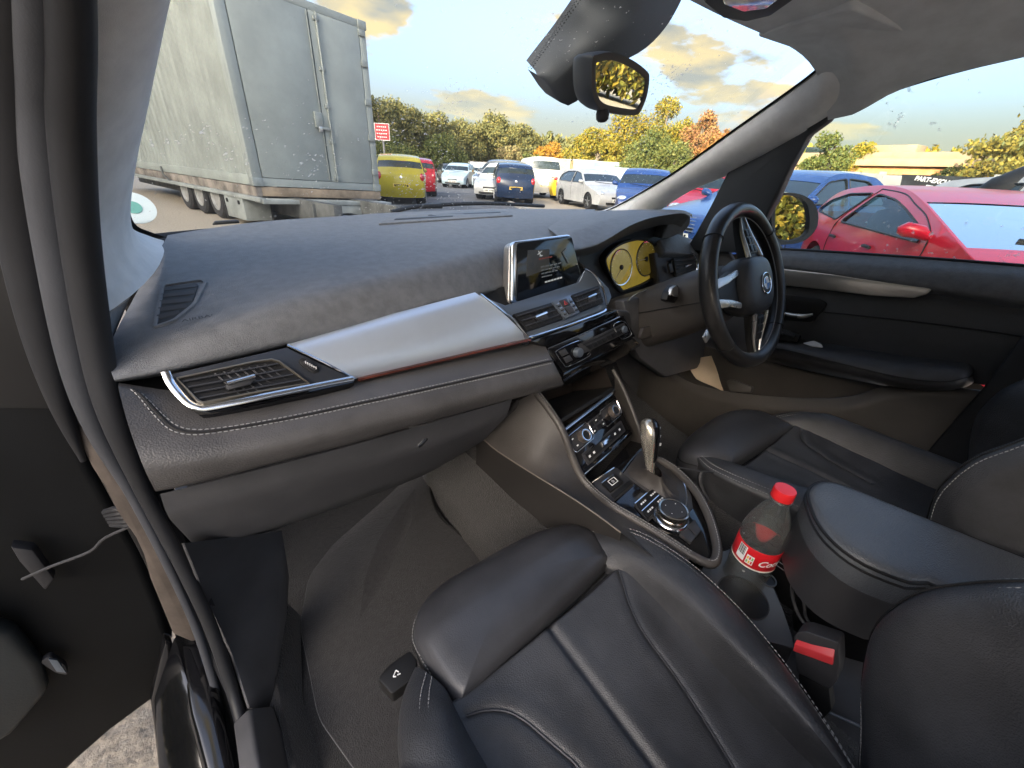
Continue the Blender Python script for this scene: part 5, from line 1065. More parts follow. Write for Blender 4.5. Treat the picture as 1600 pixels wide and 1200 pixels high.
# ------------------------------------------------------------------ front seats
def seat(sg, label, name='front_seat'):
    """sg=+1 passenger seat (left), -1 driver seat mirrored across the car"""
    f = thing(name, label, 'car seat', (-.365 * sg, -.3, .36), 'front seats')
    def M(p): p = V(p); return V((p.x * sg, p.y, p.z))
    # thigh support: a stuffed pad
    out = [(-0.5175, -0.2001, 0.622), (-0.5227, -0.1532, 0.622), (-0.5231, -0.1043, 0.622), (-0.5128, -0.0774, 0.622), (-0.49, -0.0535, 0.62), (-0.4441, -0.0365, 0.615), (-0.3702, -0.0352, 0.612), (-0.2844, -0.0417, 0.612), (-0.2235, -0.056, 0.612), (-0.1867, -0.0827, 0.614), (-0.1811, -0.1241, 0.618), (-0.2009, -0.1692, 0.622), (-0.2221, -0.1814, 0.622), (-0.3411, -0.1902, 0.622), (-0.4398, -0.1964, 0.622), (-0.5038, -0.2039, 0.622)]
    ring = catmull(out, 4, closed=True); c = sum(ring, V()) / len(ring); rows = []
    for s, dz in ((.90, -.14), (.965, -.075), (.99, -.045), (1.0, -.026), (1.0, -.012), (.985, .001), (.955, .009), (.90, .0145), (.80, .019), (.62, .0225), (.4, .024), (.15, .0245)):
        rows.append([M(c + (p - c) * s + V((0, 0, dz - (.02 * max(0, (p.y + .12) / .07) * s if dz < .02 else .010 * max(0, (p.y + .12) / .07) * s)))) for p in ring])
    vs, fs = grid(rows, closed_v=True); k = len(ring); fs.append(tuple(range(len(vs) - k, len(vs)))); fs.append(tuple(range(k))[::-1])
    TP = mesh('thigh_support', vs, fs, PERFLEATHER, f, angle=70)
    sl = [M(c + (p - c) * 1.004 + V((0, 0, -.018 - .02 * max(0, (p.y + .12) / .07)))) for p in ring]
    tube('pad_piping', sl + [sl[0]], .0016, BLACKP, TP, 6)
    sub = [M(c + (p - c) * 1.006 + V((0, 0, -.010 - .018 * max(0, (p.y + .12) / .07)))) for p in ring]
    stitches('stitching', sub[:24], TP)
    # seat cushion with sewn panels
    lines = [catmull([(-0.3615, -0.1983, 0.622), (-0.3658, -0.2695, 0.62), (-0.3688, -0.3287, 0.618), (-0.3709, -0.3817, 0.615), (-0.3731, -0.4447, 0.61)], 8),
             catmull([(-0.2083, -0.1915, 0.622), (-0.22, -0.2115, 0.62), (-0.2471, -0.2506, 0.62), (-0.2636, -0.2903, 0.62), (-0.2749, -0.3468, 0.62), (-0.2893, -0.3981, 0.618), (-0.3011, -0.4349, 0.615), (-0.3206, -0.4959, 0.61)], 8),
             catmull([(-0.5153, -0.2192, 0.622), (-0.4957, -0.226, 0.62), (-0.4742, -0.2414, 0.62), (-0.4617, -0.2618, 0.62), (-0.4535, -0.2861, 0.62), (-0.4461, -0.3095, 0.62), (-0.4411, -0.3294, 0.618), (-0.4358, -0.391, 0.61)], 8)]
    from mathutils.kdtree import KDTree
    trees = []
    for L in lines:
        Ls = resample([V((p.x, p.y, 0)) for p in L], .002); kd = KDTree(len(Ls))
        for i, p in enumerate(Ls): kd.insert(p, i)
        kd.balance(); trees.append(kd)
    NX, NY = 110, 130; rows = []; top = {}
    def ztop(x, y):
        u = (x + .365) / .165
        z = .618 + .012 * abs(u) ** 2.5 - .012 * smooth01((-.25 - y) / .3)
        z -= .022 * smooth01(1 - (-.188 - y) / .012) if y > -.20 else 0
        for i, kd in enumerate(trees):
            d = kd.find(V((x, y, 0)))[2]; w = (.0055, .003, .003)[i]; dp = (.0055, .0035, .0035)[i]
            z -= dp * math.exp(-(d / w) ** 2)
            z += .0014 * math.exp(-((d - .014) / .010) ** 2)
        z += .0012 * noise.noise(V((x * 14, y * 14, .3)))
        return z
    for i in range(NY + 1):
        t = i / NY; r = []
        for j in range(NX + 1):
            s = j / NX; y = lerp(-.186, -.56, t); x0 = lerp(-.522, -.532, t); x1 = lerp(-.205, -.232, t); x = lerp(x0, x1, s)
            # the front seam runs slightly askew as on the pad
            y += (.004 if True else 0) * math.sin(s * math.pi)
            r.append(M((x, y, ztop(x, y))))
        rows.append(r)
    vs, fs = grid(rows); CU = mesh('cushion', vs, fs, LEATHER, f, angle=80)
    for L in lines[1:]:
        pts = [M((p.x, p.y, ztop(p.x, p.y) + .0022)) for p in resample(L, .006) if p.y > -.55]
        tube('panel_piping', pts, .0013, PERFLEATHER, CU, 6)
    # bolsters
    def bolster(inn, cr, outr, low, nm='bolster'):
        R_ = [catmull([M(p) for p in r], 6) for r in (inn, cr, outr, low)]
        cols = []
        for a, b, c_, d in zip(*R_):
            g = catmull([a + V((0, 0, -.03)), a, b, c_, c_.lerp(d, .22) + (c_ - b) * .06, d], 5); cols.append(g)
        vs, fs = grid(cols); k = len(cols[0]); fs += [tuple(range(k)), tuple(range(len(vs) - k, len(vs)))[::-1]]
        B = mesh(nm, vs, fs, LEATHER, f, angle=70)
        return B, R_
    inn = [(-0.2204, -0.1827, 0.622), (-0.2113, -0.2293, 0.622), (-0.2152, -0.2996, 0.622), (-0.2239, -0.3712, 0.622), (-0.2275, -0.4367, 0.622), (-0.2311, -0.4978, 0.622), (-0.236, -0.5592, 0.622)]
    cr = [(-0.2051, -0.1432, 0.628), (-0.1906, -0.2006, 0.652), (-0.1942, -0.2824, 0.668), (-0.2129, -0.3578, 0.676), (-0.229, -0.4214, 0.68), (-0.2482, -0.481, 0.682), (-0.2717, -0.5339, 0.68)]
    outr = [(-0.187, -0.1168, 0.62), (-0.1425, -0.1672, 0.64), (-0.1352, -0.2547, 0.654), (-0.1493, -0.3405, 0.66), (-0.1764, -0.4143, 0.662), (-0.2091, -0.4774, 0.66), (-0.245, -0.5261, 0.66)]
    low = [(-.19, -.13, .55), (-.165, -.17, .52), (-.155, -.25, .46), (-.155, -.33, .44), (-.16, -.40, .44), (-.165, -.47, .44), (-.17, -.54, .44)]
    B, rr = bolster(inn, cr, outr, low)
    l1 = [p + V((0, 0, .0012)) for p in rr[2]]; stitches('stitching', [a.lerp(b, .18) + V((0, 0, .0036)) for a, b in zip(rr[2], rr[1])], B)
    stitches('stitching', [p + V((.0015 * sg, 0, .0015)) for p in rr[2]], B)
    inn2 = [(-0.5198, -0.1951, 0.622), (-0.5194, -0.2146, 0.622), (-0.5194, -0.2477, 0.622), (-0.5182, -0.282, 0.622), (-0.5166, -0.3272, 0.622)]
    cr2 = [(-0.5229, -0.1768, 0.632), (-0.5369, -0.2056, 0.652), (-0.5476, -0.2356, 0.664), (-0.5534, -0.2653, 0.67), (-0.5589, -0.3057, 0.672)]
    out2 = [(-0.5347, -0.1344, 0.618), (-0.5589, -0.1581, 0.632), (-0.5786, -0.189, 0.645), (-0.592, -0.2223, 0.652), (-0.6009, -0.2626, 0.655)]
    low2 = [(-.555, -.14, .50), (-.585, -.17, .46), (-.60, -.22, .44), (-.605, -.28, .44), (-.605, -.38, .44)]
    # carry the outer bolster on to the backrest
    inn2.append((-.53, -.52, .622)); cr2.append((-.56, -.52, .675)); out2.append((-.598, -.52, .655)); low2.append((-.605, -.52, .44))
    B2, r2 = bolster(inn2, cr2, out2, low2)
    stitches('stitching', [a.lerp(b, .40) + V((0, 0, .0045)) for a, b in zip(r2[2], r2[1])], B2); stitches('stitching', [a.lerp(b, .62) + V((0, 0, .004)) for a, b in zip(r2[2], r2[1])], B2)
    # base and side trim
    box('seat_base', (-.375 * sg, -.33, .47), (.40, .36, .14), BLACKP, f, bevel=.02, seg=3)
    # backrest: bolster ridge, face and back
    rid = [(-0.165, -0.5466, 0.5269), (-0.165, -0.5111, 0.6334), (-0.165, -0.4831, 0.7098), (-0.165, -0.4666, 0.7764), (-0.166, -0.4674, 0.8206), (-0.168, -0.4764, 0.8587), (-0.17, -0.4935, 0.8897), (-0.175, -0.5116, 0.9174)]
    e = V(rid[-1]); rid += [e + V((-.005, -.05, .06)), e + V((-.02, -.11, .14)), e + V((-.05, -.15, .21))]
    rid = catmull(rid, 4); cols = []
    for p in rid:
        bk = max(0, p.z - .62) * .16
        yb = -.575 - bk
        yf = min(p.y - .03, -.545 - bk)
        cols.append([M(q) for q in catmull([V((-.16, yb - .07, p.z)), V((p.x + .022, p.y - .05, p.z)), V((p.x + .012, p.y - .012, p.z)), V((p.x - .004, p.y, p.z)), V((p.x - .03, p.y - .010, p.z)), V((p.x - .075, lerp(p.y, yf, .75), p.z)), V((-.30, yf - .008, p.z)), V((-.37, yf - .012, p.z)), V((-.44, yf - .008, p.z)), V((-.5, lerp(p.y, yf, .75), p.z)), V((-.555, p.y - .014, p.z)), V((-.585, p.y - .03, p.z)), V((-.59, yb - .07, p.z))], 4)])
    vs, fs = grid(cols); BK = mesh('backrest', vs, fs, LEATHER, f, angle=80)
    n1 = [M(p + V((-.004, .0018, 0))) for p in rid]; stitches('stitching', [M(p + V((-.012, -.001, .0))) for p in rid], BK); stitches('stitching', [M(p + V((.006, -.004, .0))) for p in rid], BK)
    tube('panel_piping', [M(p + V((-.003, .0006, 0))) for p in rid], .0013, BLACKP, BK, 6)
    return f
seat(1, 'black leather passenger seat nearest the camera, with extended thigh support')
seat(-1, 'black leather driver seat beyond the console, beside the right-hand door')
def lever_tag():
    f = thing('seat_control', 'small black seat control block with a white symbol left of the passenger seat', 'seat control', (-.54, -.12, .55))
    pts = [(-0.578, -0.1076, 0.6), (-0.5595, -0.1006, 0.6), (-0.5303, -0.1004, 0.6), (-0.5271, -0.117, 0.6), (-0.5395, -0.1346, 0.6), (-0.571, -0.1351, 0.6)]
    slab('control_block', rounded(pts, .004), .022, BLACKP, f, bevel=.002, toward=(-.5, -.2, 2))
    o = V((-0.5575, -0.1163, 0.6012))
    for k, (a, b) in enumerate((((-.004, -.002), (.002, .003)), ((.002, .003), (.004, -.001)), ((-.004, -.002), (-.001, -.004)), ((.001, -.003), (.005, -.004)))):
        vs, fs = tube_g([o + V((*a, 0)), o + V((*b, 0))], .0008, 5); mesh('symbol', vs, fs, WHITE, f)
lever_tag()
def mat_floor():
    f = thing('floor_mat', 'dark grey carpet mat lying in the passenger footwell', 'floor mat', (-.45, .2, .36))
    out = [(-0.5965, 0.3051, 0.362), (-0.5267, 0.362, 0.362), (-0.3737, 0.4153, 0.38), (-0.2089, 0.4766, 0.41), (-0.2511, 0.3838, 0.385), (-0.2748, 0.298, 0.372), (-0.2522, 0.1454, 0.362), (-.25, -.05, .36), (-.30, -.12, .36), (-.62, -.12, .36), (-.655, .02, .362), (-.64, .2, .362)]
    slab('mat_pile', rounded(out, .02), .012, mat('mat_carpet', (.017, .0162, .0175), .95, bump=('noise', 500, .8, .003), var=.3, vscale=120, sheen=.3), f, bevel=.003, toward=(-.4, 0, 3))
    tube('mat_edge', catmull([(-0.212, 0.4785, 0.415), (-0.2526, 0.3808, 0.388), (-0.2761, 0.2954, 0.375), (-0.267, 0.2197, 0.366), (-0.2504, 0.1396, 0.362)], 5), .004, BLACKP, f, 8)
mat_floor()

# ------------------------------------------------------------------ driver door (closed), mirrors, open passenger door
DD = thing('driver_door', 'black driver door with metal trim strip, armrest and deep pocket', 'car door', (.73, -.2, .4))
def door():
    # upper roll below the window
    bt = [(0.735, 0.0891, 1.013), (0.735, 0.0393, 1.023), (0.735, -0.0759, 1.035), (0.735, -0.2069, 1.047), (0.735, -0.3168, 1.056), (0.735, -0.4108, 1.063), (0.735, -0.5289, 1.071)]
    b1 = [(0.705, 0.0809, 0.998), (0.705, 0.0232, 1.008), (0.7, -0.093, 1.016), (0.7, -0.2215, 1.027), (0.7, -0.3289, 1.037), (0.7, -0.4208, 1.044), (0.7, -0.5367, 1.051)]
    b2 = [(0.695, 0.0693, 0.9752), (0.695, 0.0108, 0.983), (0.688, -0.106, 0.99), (0.686, -0.2362, 0.9962), (0.686, -0.3453, 1.001), (0.686, -0.4383, 1.005), (0.686, -0.5552, 1.009)]
    b3 = [(0.715, 0.0742, 0.965), (0.715, 0.0148, 0.9732), (0.71, -0.1044, 0.9774), (0.71, -0.2375, 0.9813), (0.71, -0.3496, 0.9846), (0.71, -0.4463, 0.9849), (0.71, -0.5644, 0.992)]
    rows = [catmull(r, 4) for r in (bt, b1, b2, b3)]; cols = [catmull([r[i] for r in rows], 5) for i in range(len(rows[0]))]
    vs, fs = grid(cols); mesh('window_roll', vs, fs, DASH, DD)
    tube('window_seal', catmull([V(p) + V((.004, 0, .002)) for p in bt], 4), .004, RUBBER, DD, 8)
    # door card
    ct = [(0.722, 0.1119, 0.9856), (0.722, -0.014, 1.003), (0.722, -0.1615, 1.005), (0.722, -0.272, 1.009), (0.722, -0.3771, 1.013), (0.722, -0.5305, 1.018)]
    cm = [(0.705, 0.0611, 0.8518), (0.703, -0.0617, 0.8858), (0.7, -0.2046, 0.9052), (0.7, -0.3113, 0.9205), (0.7, -0.4132, 0.9324), (0.7, -0.5646, 0.9423)]
    cb = [(0.712, 0.0262, 0.7348), (0.712, -0.0995, 0.7697), (0.712, -0.2533, 0.7705), (0.712, -0.3626, 0.7892), (0.712, -0.463, 0.8132), (0.712, -0.6172, 0.8284)]
    rows = [catmull(r, 4) for r in (ct, cm, cb)]; cols = [catmull([r[i] for r in rows], 5) for i in range(len(rows[0]))]
    card = mat('door_card_vinyl', (.055, .056, .059), .5, bump=('voronoi', 520, .3, .001), var=.12)
    vs, fs = grid(cols); mesh('door_card', vs, fs, card, DD)
    tube('card_seam', catmull([V(p) + V((-.0015, 0, 0)) for p in ((0.7035, -0.1163, 0.8881), (0.7005, -0.2057, 0.902), (0.7005, -0.3125, 0.9175), (0.7005, -0.4143, 0.9297), (0.7005, -0.4863, 0.935))], 4), .0016, BLACKP, DD, 6)
    # metal strip
    m = mat('door_strip_metal', (.60, .58, .54), .30, metal=.85, bump=('brush', 1500, .1, .0004), var=.05)
    pts = [(0.694, 0.0689, 0.9754), (0.692, 0.0134, 0.9792), (0.689, -0.1058, 0.9899), (0.687, -0.2124, 0.9938), (0.686, -0.2879, 0.9975), (0.686, -0.3007, 0.9961), (0.686, -0.2971, 0.9834), (0.687, -0.2797, 0.9698), (0.688, -0.2012, 0.956), (0.69, -0.1063, 0.9476), (0.692, -0.0016, 0.9352), (0.694, 0.0538, 0.9298)]
    slab('metal_strip', pts, .010, m, DD, bevel=.003, seg=3)
    # handle recess and lever
    slab('handle_recess', rounded([(0.7, 0.0296, 0.9042), (0.698, -0.0372, 0.9136), (0.697, -0.1023, 0.9194), (0.697, -0.1197, 0.9133), (0.697, -0.1189, 0.8989), (0.697, -0.104, 0.8541), (0.698, -0.0368, 0.8412), (0.7, 0.0068, 0.8358)], .01), .006, BLACKP, DD, bevel=.002)
    tube('door_handle', [(0.69, -0.0154, 0.8616), (0.684, -0.0513, 0.8633), (0.682, -0.0828, 0.869), (0.688, -0.1012, 0.8789)], [.004, .006, .006, .003], SILVER, DD, 10, 5)
    # armrest
    at = [(0.69, -0.0077, 0.7769), (0.68, -0.0619, 0.7873), (0.665, -0.1808, 0.8043), (0.66, -0.3097, 0.8226), (0.662, -0.384, 0.8386), (0.675, -0.4224, 0.8446), (0.7, -0.4337, 0.8364)]
    ab = [(0.67, -0.0243, 0.7515), (0.655, -0.0776, 0.7684), (0.64, -0.196, 0.7824), (0.635, -0.3256, 0.7944), (0.64, -0.3981, 0.8114), (0.66, -0.4285, 0.8289), (0.7, -0.4372, 0.8281)]
    al = [(0.68, -0.0307, 0.7199), (0.67, -0.0862, 0.7273), (0.655, -0.2044, 0.7479), (0.65, -0.3317, 0.7718), (0.655, -0.4037, 0.7929), (0.675, -0.4344, 0.8111), (0.705, -0.4438, 0.8165)]
    ad = [V(p) + V((.045, 0, -.02)) for p in al]; a0 = [V(p) + V((.05, 0, .008)) for p in at]
    rows = [catmull(r, 4) for r in (a0, at, ab, al, ad)]; cols = [catmull([r[i] for r in rows], 5) for i in range(len(rows[0]))]
    vs, fs = grid(cols); A = mesh('door_armrest', vs, fs, LEATHER, DD, weld=True)
    tube('armrest_seam', catmull([V(p) + V((-.002, 0, .003)) for p in ab], 5), .0014, BLACKP, A, 6)
    slab('window_switches', rounded([(0.683, 0.0083, 0.8059), (0.675, -0.0636, 0.8225), (0.672, -0.096, 0.8183), (0.668, -0.0972, 0.8002), (0.67, -0.015, 0.7793)], .004), .012, BLACKP, DD, bevel=.002)
    for k in range(3): box('window_switch', V((0.668, -0.023, 0.8067)).lerp(V((0.665, -0.0777, 0.8116)), k / 2), (.012, .016, .006), DARKP, DD, bevel=.002)
    # pocket
    tau = mat('door_pocket_plastic', (.062, .056, .051), .55, bump=('noise', 800, .3, .0006), var=.12)
    vs = [(0.73, 0.3276, 0.6493), (0.735, -0.0233, 0.7038), (0.735, -0.2445, 0.7414), (0.73, -0.3254, 0.7494), (0.73, -0.2585, 0.6685), (0.735, -0.067, 0.5729), (0.735, 0.1872, 0.5173), (0.73, 0.3344, 0.5664)]
    slab('pocket_back', [V(p) for p in vs], .01, tau, DD, bevel=.002)
    e0 = [(0.72, 0.406, 0.5832), (0.71, 0.3074, 0.5682), (0.69, 0.1953, 0.5479), (0.672, 0.0925, 0.5632), (0.66, -0.0473, 0.6082), (0.655, -0.174, 0.6596), (0.66, -0.262, 0.7065), (0.68, -0.3086, 0.7507), (0.7, -0.3691, 0.7777), (0.705, -0.4578, 0.803), (0.7, -0.5372, 0.8197)]
    e1 = [(0.71, 0.4071, 0.5543), (0.695, 0.3038, 0.538), (0.672, 0.1884, 0.5244), (0.652, 0.0743, 0.5377), (0.64, -0.0645, 0.5815), (0.635, -0.1897, 0.6339), (0.64, -0.2761, 0.6827), (0.655, -0.3221, 0.7294), (0.68, -0.3782, 0.7631), (0.69, -0.4654, 0.788), (0.69, -0.5465, 0.7994)]
    e2 = [(0.715, 0.395, 0.4891), (0.69, 0.279, 0.455), (0.665, 0.1456, 0.4228), (0.65, 0.0082, 0.3968), (0.645, -0.1375, 0.4122), (0.64, -0.2684, 0.4546), (0.645, -0.3601, 0.4946), (0.66, -0.424, 0.5334), (0.68, -0.4758, 0.5813), (0.7, -0.546, 0.6211), (0.7, -0.6184, 0.6361)]
    e3 = [V(p) + V((.03, 0, -.22)) for p in e2]
    er = [V(p) + V((.05, 0, -.06)) for p in e0]
    rows = [catmull(r, 4) for r in (er, e0, e1, e2, e3)]; cols = [fillet([r[i] for r in rows], [0, .006, .012, .05, 0], 4) for i in range(len(rows[0]))]
    vs, fs = grid(cols); mesh('door_pocket', vs, fs, tau, DD)
    slab('pocket_strut', [(0.7, 0.0618, 0.5937), (0.7, 0.0491, 0.609), (0.7, -0.0193, 0.611), (0.69, -0.0236, 0.5924), (0.69, 0.0362, 0.569)], .02, tau, DD, bevel=.004)
    slab('door_shut_edge', [(0.69, -0.465, 0.944), (0.69, -0.4953, 0.954), (0.67, -0.5299, 0.7977), (0.66, -0.5029, 0.5504), (0.67, -0.4307, 0.5115), (0.68, -0.4471, 0.6795), (0.69, -0.4611, 0.822)], .02, RUBBER, DD, bevel=.006, seg=3)
    # window pane
    vs = [(0.742, 0.1434, 0.9959), (0.742, -0.5617, 1.077), (0.66, -0.3853, 1.44), (0.662, -0.2573, 1.421), (0.664, -0.1337, 1.398), (0.666, -0.0364, 1.367), (0.672, 0.0685, 1.311), (0.7, 0.0937, 1.171)]
    slab('window_pane', vs, .004, SIDEGLASS, DD, bevel=0)
    tube('window_frame', catmull([(0.662, 0.0586, 1.317), (0.654, -0.0394, 1.366), (0.65, -0.1362, 1.397), (0.648, -0.2577, 1.421), (0.646, -0.3848, 1.439)], 4), .007, RUBBER, DD, 8)
door()
def papers():
    f = thing('paper_sheet', 'folded cream paper tucked in the driver door pocket', 'paper', (0.69, 0.1308, 0.5811))
    m = mat('cream_paper', (.62, .50, .36), .8, bump=('noise', 40, .3, .003), var=.06)
    rows = []
    a = Quad((0.69, 0.1552, 0.5654), (0.672, 0.0471, 0.5694), (0.7, 0.132, 0.6617), (0.712, 0.2298, 0.6061))
    for i in range(7): rows.append([a(j / 8, i / 6, .003 * math.sin(j * .9) + .002 * math.sin(i * 1.3)) for j in range(9)])
    vs, fs = grid(rows); n = len(vs); v2 = [V(v) - a.n * .003 for v in vs]
    mesh('sheet', vs + [tuple(v) for v in v2], fs + [tuple(i + n for i in q)[::-1] for q in fs], m, f)
    f2 = thing('paper_scrap', 'small white paper scrap on the driver door armrest', 'paper', (0.67, -0.1362, 0.8058))
    slab('scrap', rounded([(0.675, -0.1084, 0.7987), (0.68, -0.1304, 0.8131), (0.678, -0.151, 0.8094), (0.672, -0.158, 0.8037), (0.668, -0.1329, 0.7993)], .004), .003, mat('white_paper', (.72, .72, .70), .7), f2, bevel=.0008)
papers()
def rear_mirror():
    f = thing('rear_view_mirror', 'black framed rear view mirror hanging at the windscreen', 'mirror', (.03, .2, 1.42))
    y0 = .172
    fr = [(-0.0355, 0.1573, 1.351), (-0.0263, 0.1571, 1.358), (0.0135, 0.1587, 1.368), (0.0712, 0.1631, 1.368), (0.1244, 0.1682, 1.361), (0.1392, 0.1706, 1.352), (0.1466, 0.175, 1.326), (0.1387, 0.1781, 1.3), (0.1206, 0.1779, 1.292), (0.0722, 0.1747, 1.289), (0.0219, 0.1708, 1.289), (-0.0042, 0.1676, 1.297), (-0.0232, 0.1632, 1.317)]
    frs = catmull(fr, 4, closed=True); c = sum(frs, V()) / len(frs); n = newell(frs); n = n if n.y < 0 else -n
    rows = []
    for s, h in ((1.0, .002), (1.02, -.004), (1.03, -.015), (1.0, -.03), (.90, -.045), (.72, -.058), (.4, -.064), (.1, -.066)):
        rows.append([c + (p - c) * s + n * h for p in frs])
    vs, fs = grid(rows, closed_v=True); fs.append(tuple(range(len(vs) - len(frs), len(vs))))
    mesh('housing', vs, fs, mat('mirror_plastic', (.05, .055, .062), .5, bump=('noise', 900, .2, .0005), var=.1), f, angle=60)
    strip_ring('frame', [c + (p - c) * 1.0 + n * .004 for p in frs], .010, .008, mat('mirror_frame', (.06, .062, .066), .5), f)
    slab('mirror_glass', [c + (p - c) * .90 + n * .0022 for p in frs], .002, MIRROR, f, bevel=0)
    lathe('sensor_pod', [(.011, 0), (.012, .006), (.011, .014), (.007, .018), (.001, .019)], V((0.0301, 0.175, 1.29)), (0, -.1, -1), DARKP, f, 20)
    # stem cover on the glass
    f2 = thing('mirror_cover', 'dark grey sensor cover behind the rear view mirror on the glass', 'sensor cover', (.03, .25, 1.42))
    L = [(0.0204, 0.36, 1.364), (0.0352, 0.31, 1.41), (0.04, 0.27, 1.442), (0.0474, 0.25, 1.464), (0.0259, 0.22, 1.48)]
    Rr = [(0.0199, 0.355, 1.36), (0.0876, 0.3, 1.308), (0.0697, 0.24, 1.351), (0.1199, 0.22, 1.392), (0.1478, 0.2, 1.435)]
    pts_l = [(0.0202, 0.36, 1.366), (0.0289, 0.345, 1.384), (0.0426, 0.31, 1.418), (0.04, 0.27, 1.442), (0.0427, 0.25, 1.462), (0.0251, 0.22, 1.484)]
    pts_m = [(0.0193, 0.35, 1.357), (0.0394, 0.315, 1.356), (0.0515, 0.27, 1.381), (0.0863, 0.235, 1.411), (0.1093, 0.21, 1.447), (0.0906, 0.18, 1.491)]
    pts_r = [(0.0335, 0.35, 1.355), (0.0893, 0.325, 1.313), (0.1433, 0.275, 1.376), (0.2168, 0.245, 1.421), (0.25, 0.22, 1.47), (0.2508, 0.19, 1.532)]
    rows = [catmull(r, 4) for r in (pts_l, pts_m, pts_r)]
    cols = [[rows[0][i] + V((0, .03, .02))] + catmull([r[i] for r in rows], 5) + [rows[2][i] + V((0, .05, .02))] for i in range(len(rows[0]))]
    vs, fs = grid(cols); mesh('cover', vs, fs, mat('cover_plastic', (.055, .060, .066), .55, bump=('noise', 900, .2, .0005), var=.1), f2, angle=60)
    dots = []
    for k in range(26):
        a = V((0.0182, 0.362, 1.368)).lerp(V((0.0379, 0.252, 1.464)), k / 25)
        for j in range(4): dots.append(lathe_g([(.0016 - .0003 * j, 0), (.0001, .0002)], a + V((-.004 - .004 * j, .002, .001 + (.002 if j % 2 else 0))), (0, -.7, -.7), 6))
    vs, fs = merge(*dots); mesh('glass_dots', vs, fs, BLACKP, f2, kind='stuff')
rear_mirror()
def side_mirror():
    f = thing('door_mirror', 'black driver side door mirror reflecting golden trees', 'mirror', (0.86, 0.1085, 1.035))
    g = [(0.8597, 0.1507, 1.149), (0.8781, 0.1448, 1.16), (0.9228, 0.1283, 1.161), (0.9702, 0.1092, 1.145), (0.9974, 0.0967, 1.115), (1.015, 0.0861, 1.069), (1.006, 0.0877, 1.045), (0.9643, 0.102, 1.033), (0.9169, 0.1197, 1.033), (0.8909, 0.1306, 1.048), (0.8694, 0.1428, 1.097)]
    gs = catmull(g, 3, closed=True); c = sum(gs, V()) / len(gs); n = newell(gs); n = n if n.y < 0 else -n
    sh = [(0.8426, 0.1564, 1.141), (0.8568, 0.1531, 1.165), (0.9201, 0.1299, 1.169), (0.9815, 0.106, 1.156), (1.024, 0.088, 1.129), (1.045, 0.077, 1.091), (1.042, 0.0753, 1.058), (1.004, 0.0867, 1.027), (0.9355, 0.1114, 1.017), (0.8885, 0.1296, 1.025), (0.855, 0.1473, 1.088)]
    ss = catmull(sh, 3, closed=True); rows = []
    for s, h in ((1, .004), (1.02, -.01), (1.0, -.04), (.9, -.07), (.7, -.09), (.3, -.105), (.05, -.108)): rows.append([c + (p - c) * s + n * h for p in ss])
    vs, fs = grid(rows, closed_v=True); mesh('shell', vs, fs, BODYBLK, f, angle=60)
    rows = [[p + n * .0055 for p in ss], [c + (p - c) * 1.03 + n * .004 for p in gs], [c + (p - c) * 1.0 - n * .008 for p in gs]]
    vs, fs = grid(rows, closed_v=True); mesh('bezel', vs, fs, BLACKP, f)
    slab('mirror_glass', [q - n * .004 for q in gs], .002, MIRROR, f, bevel=0)
    slab('mirror_arm', [(0.76, 0.1279, 1.043), (0.86, 0.1104, 1.041), (0.88, 0.0891, 1.012), (0.76, 0.1048, 1.001)], .03, BLACKP, f, bevel=.006)
side_mirror()
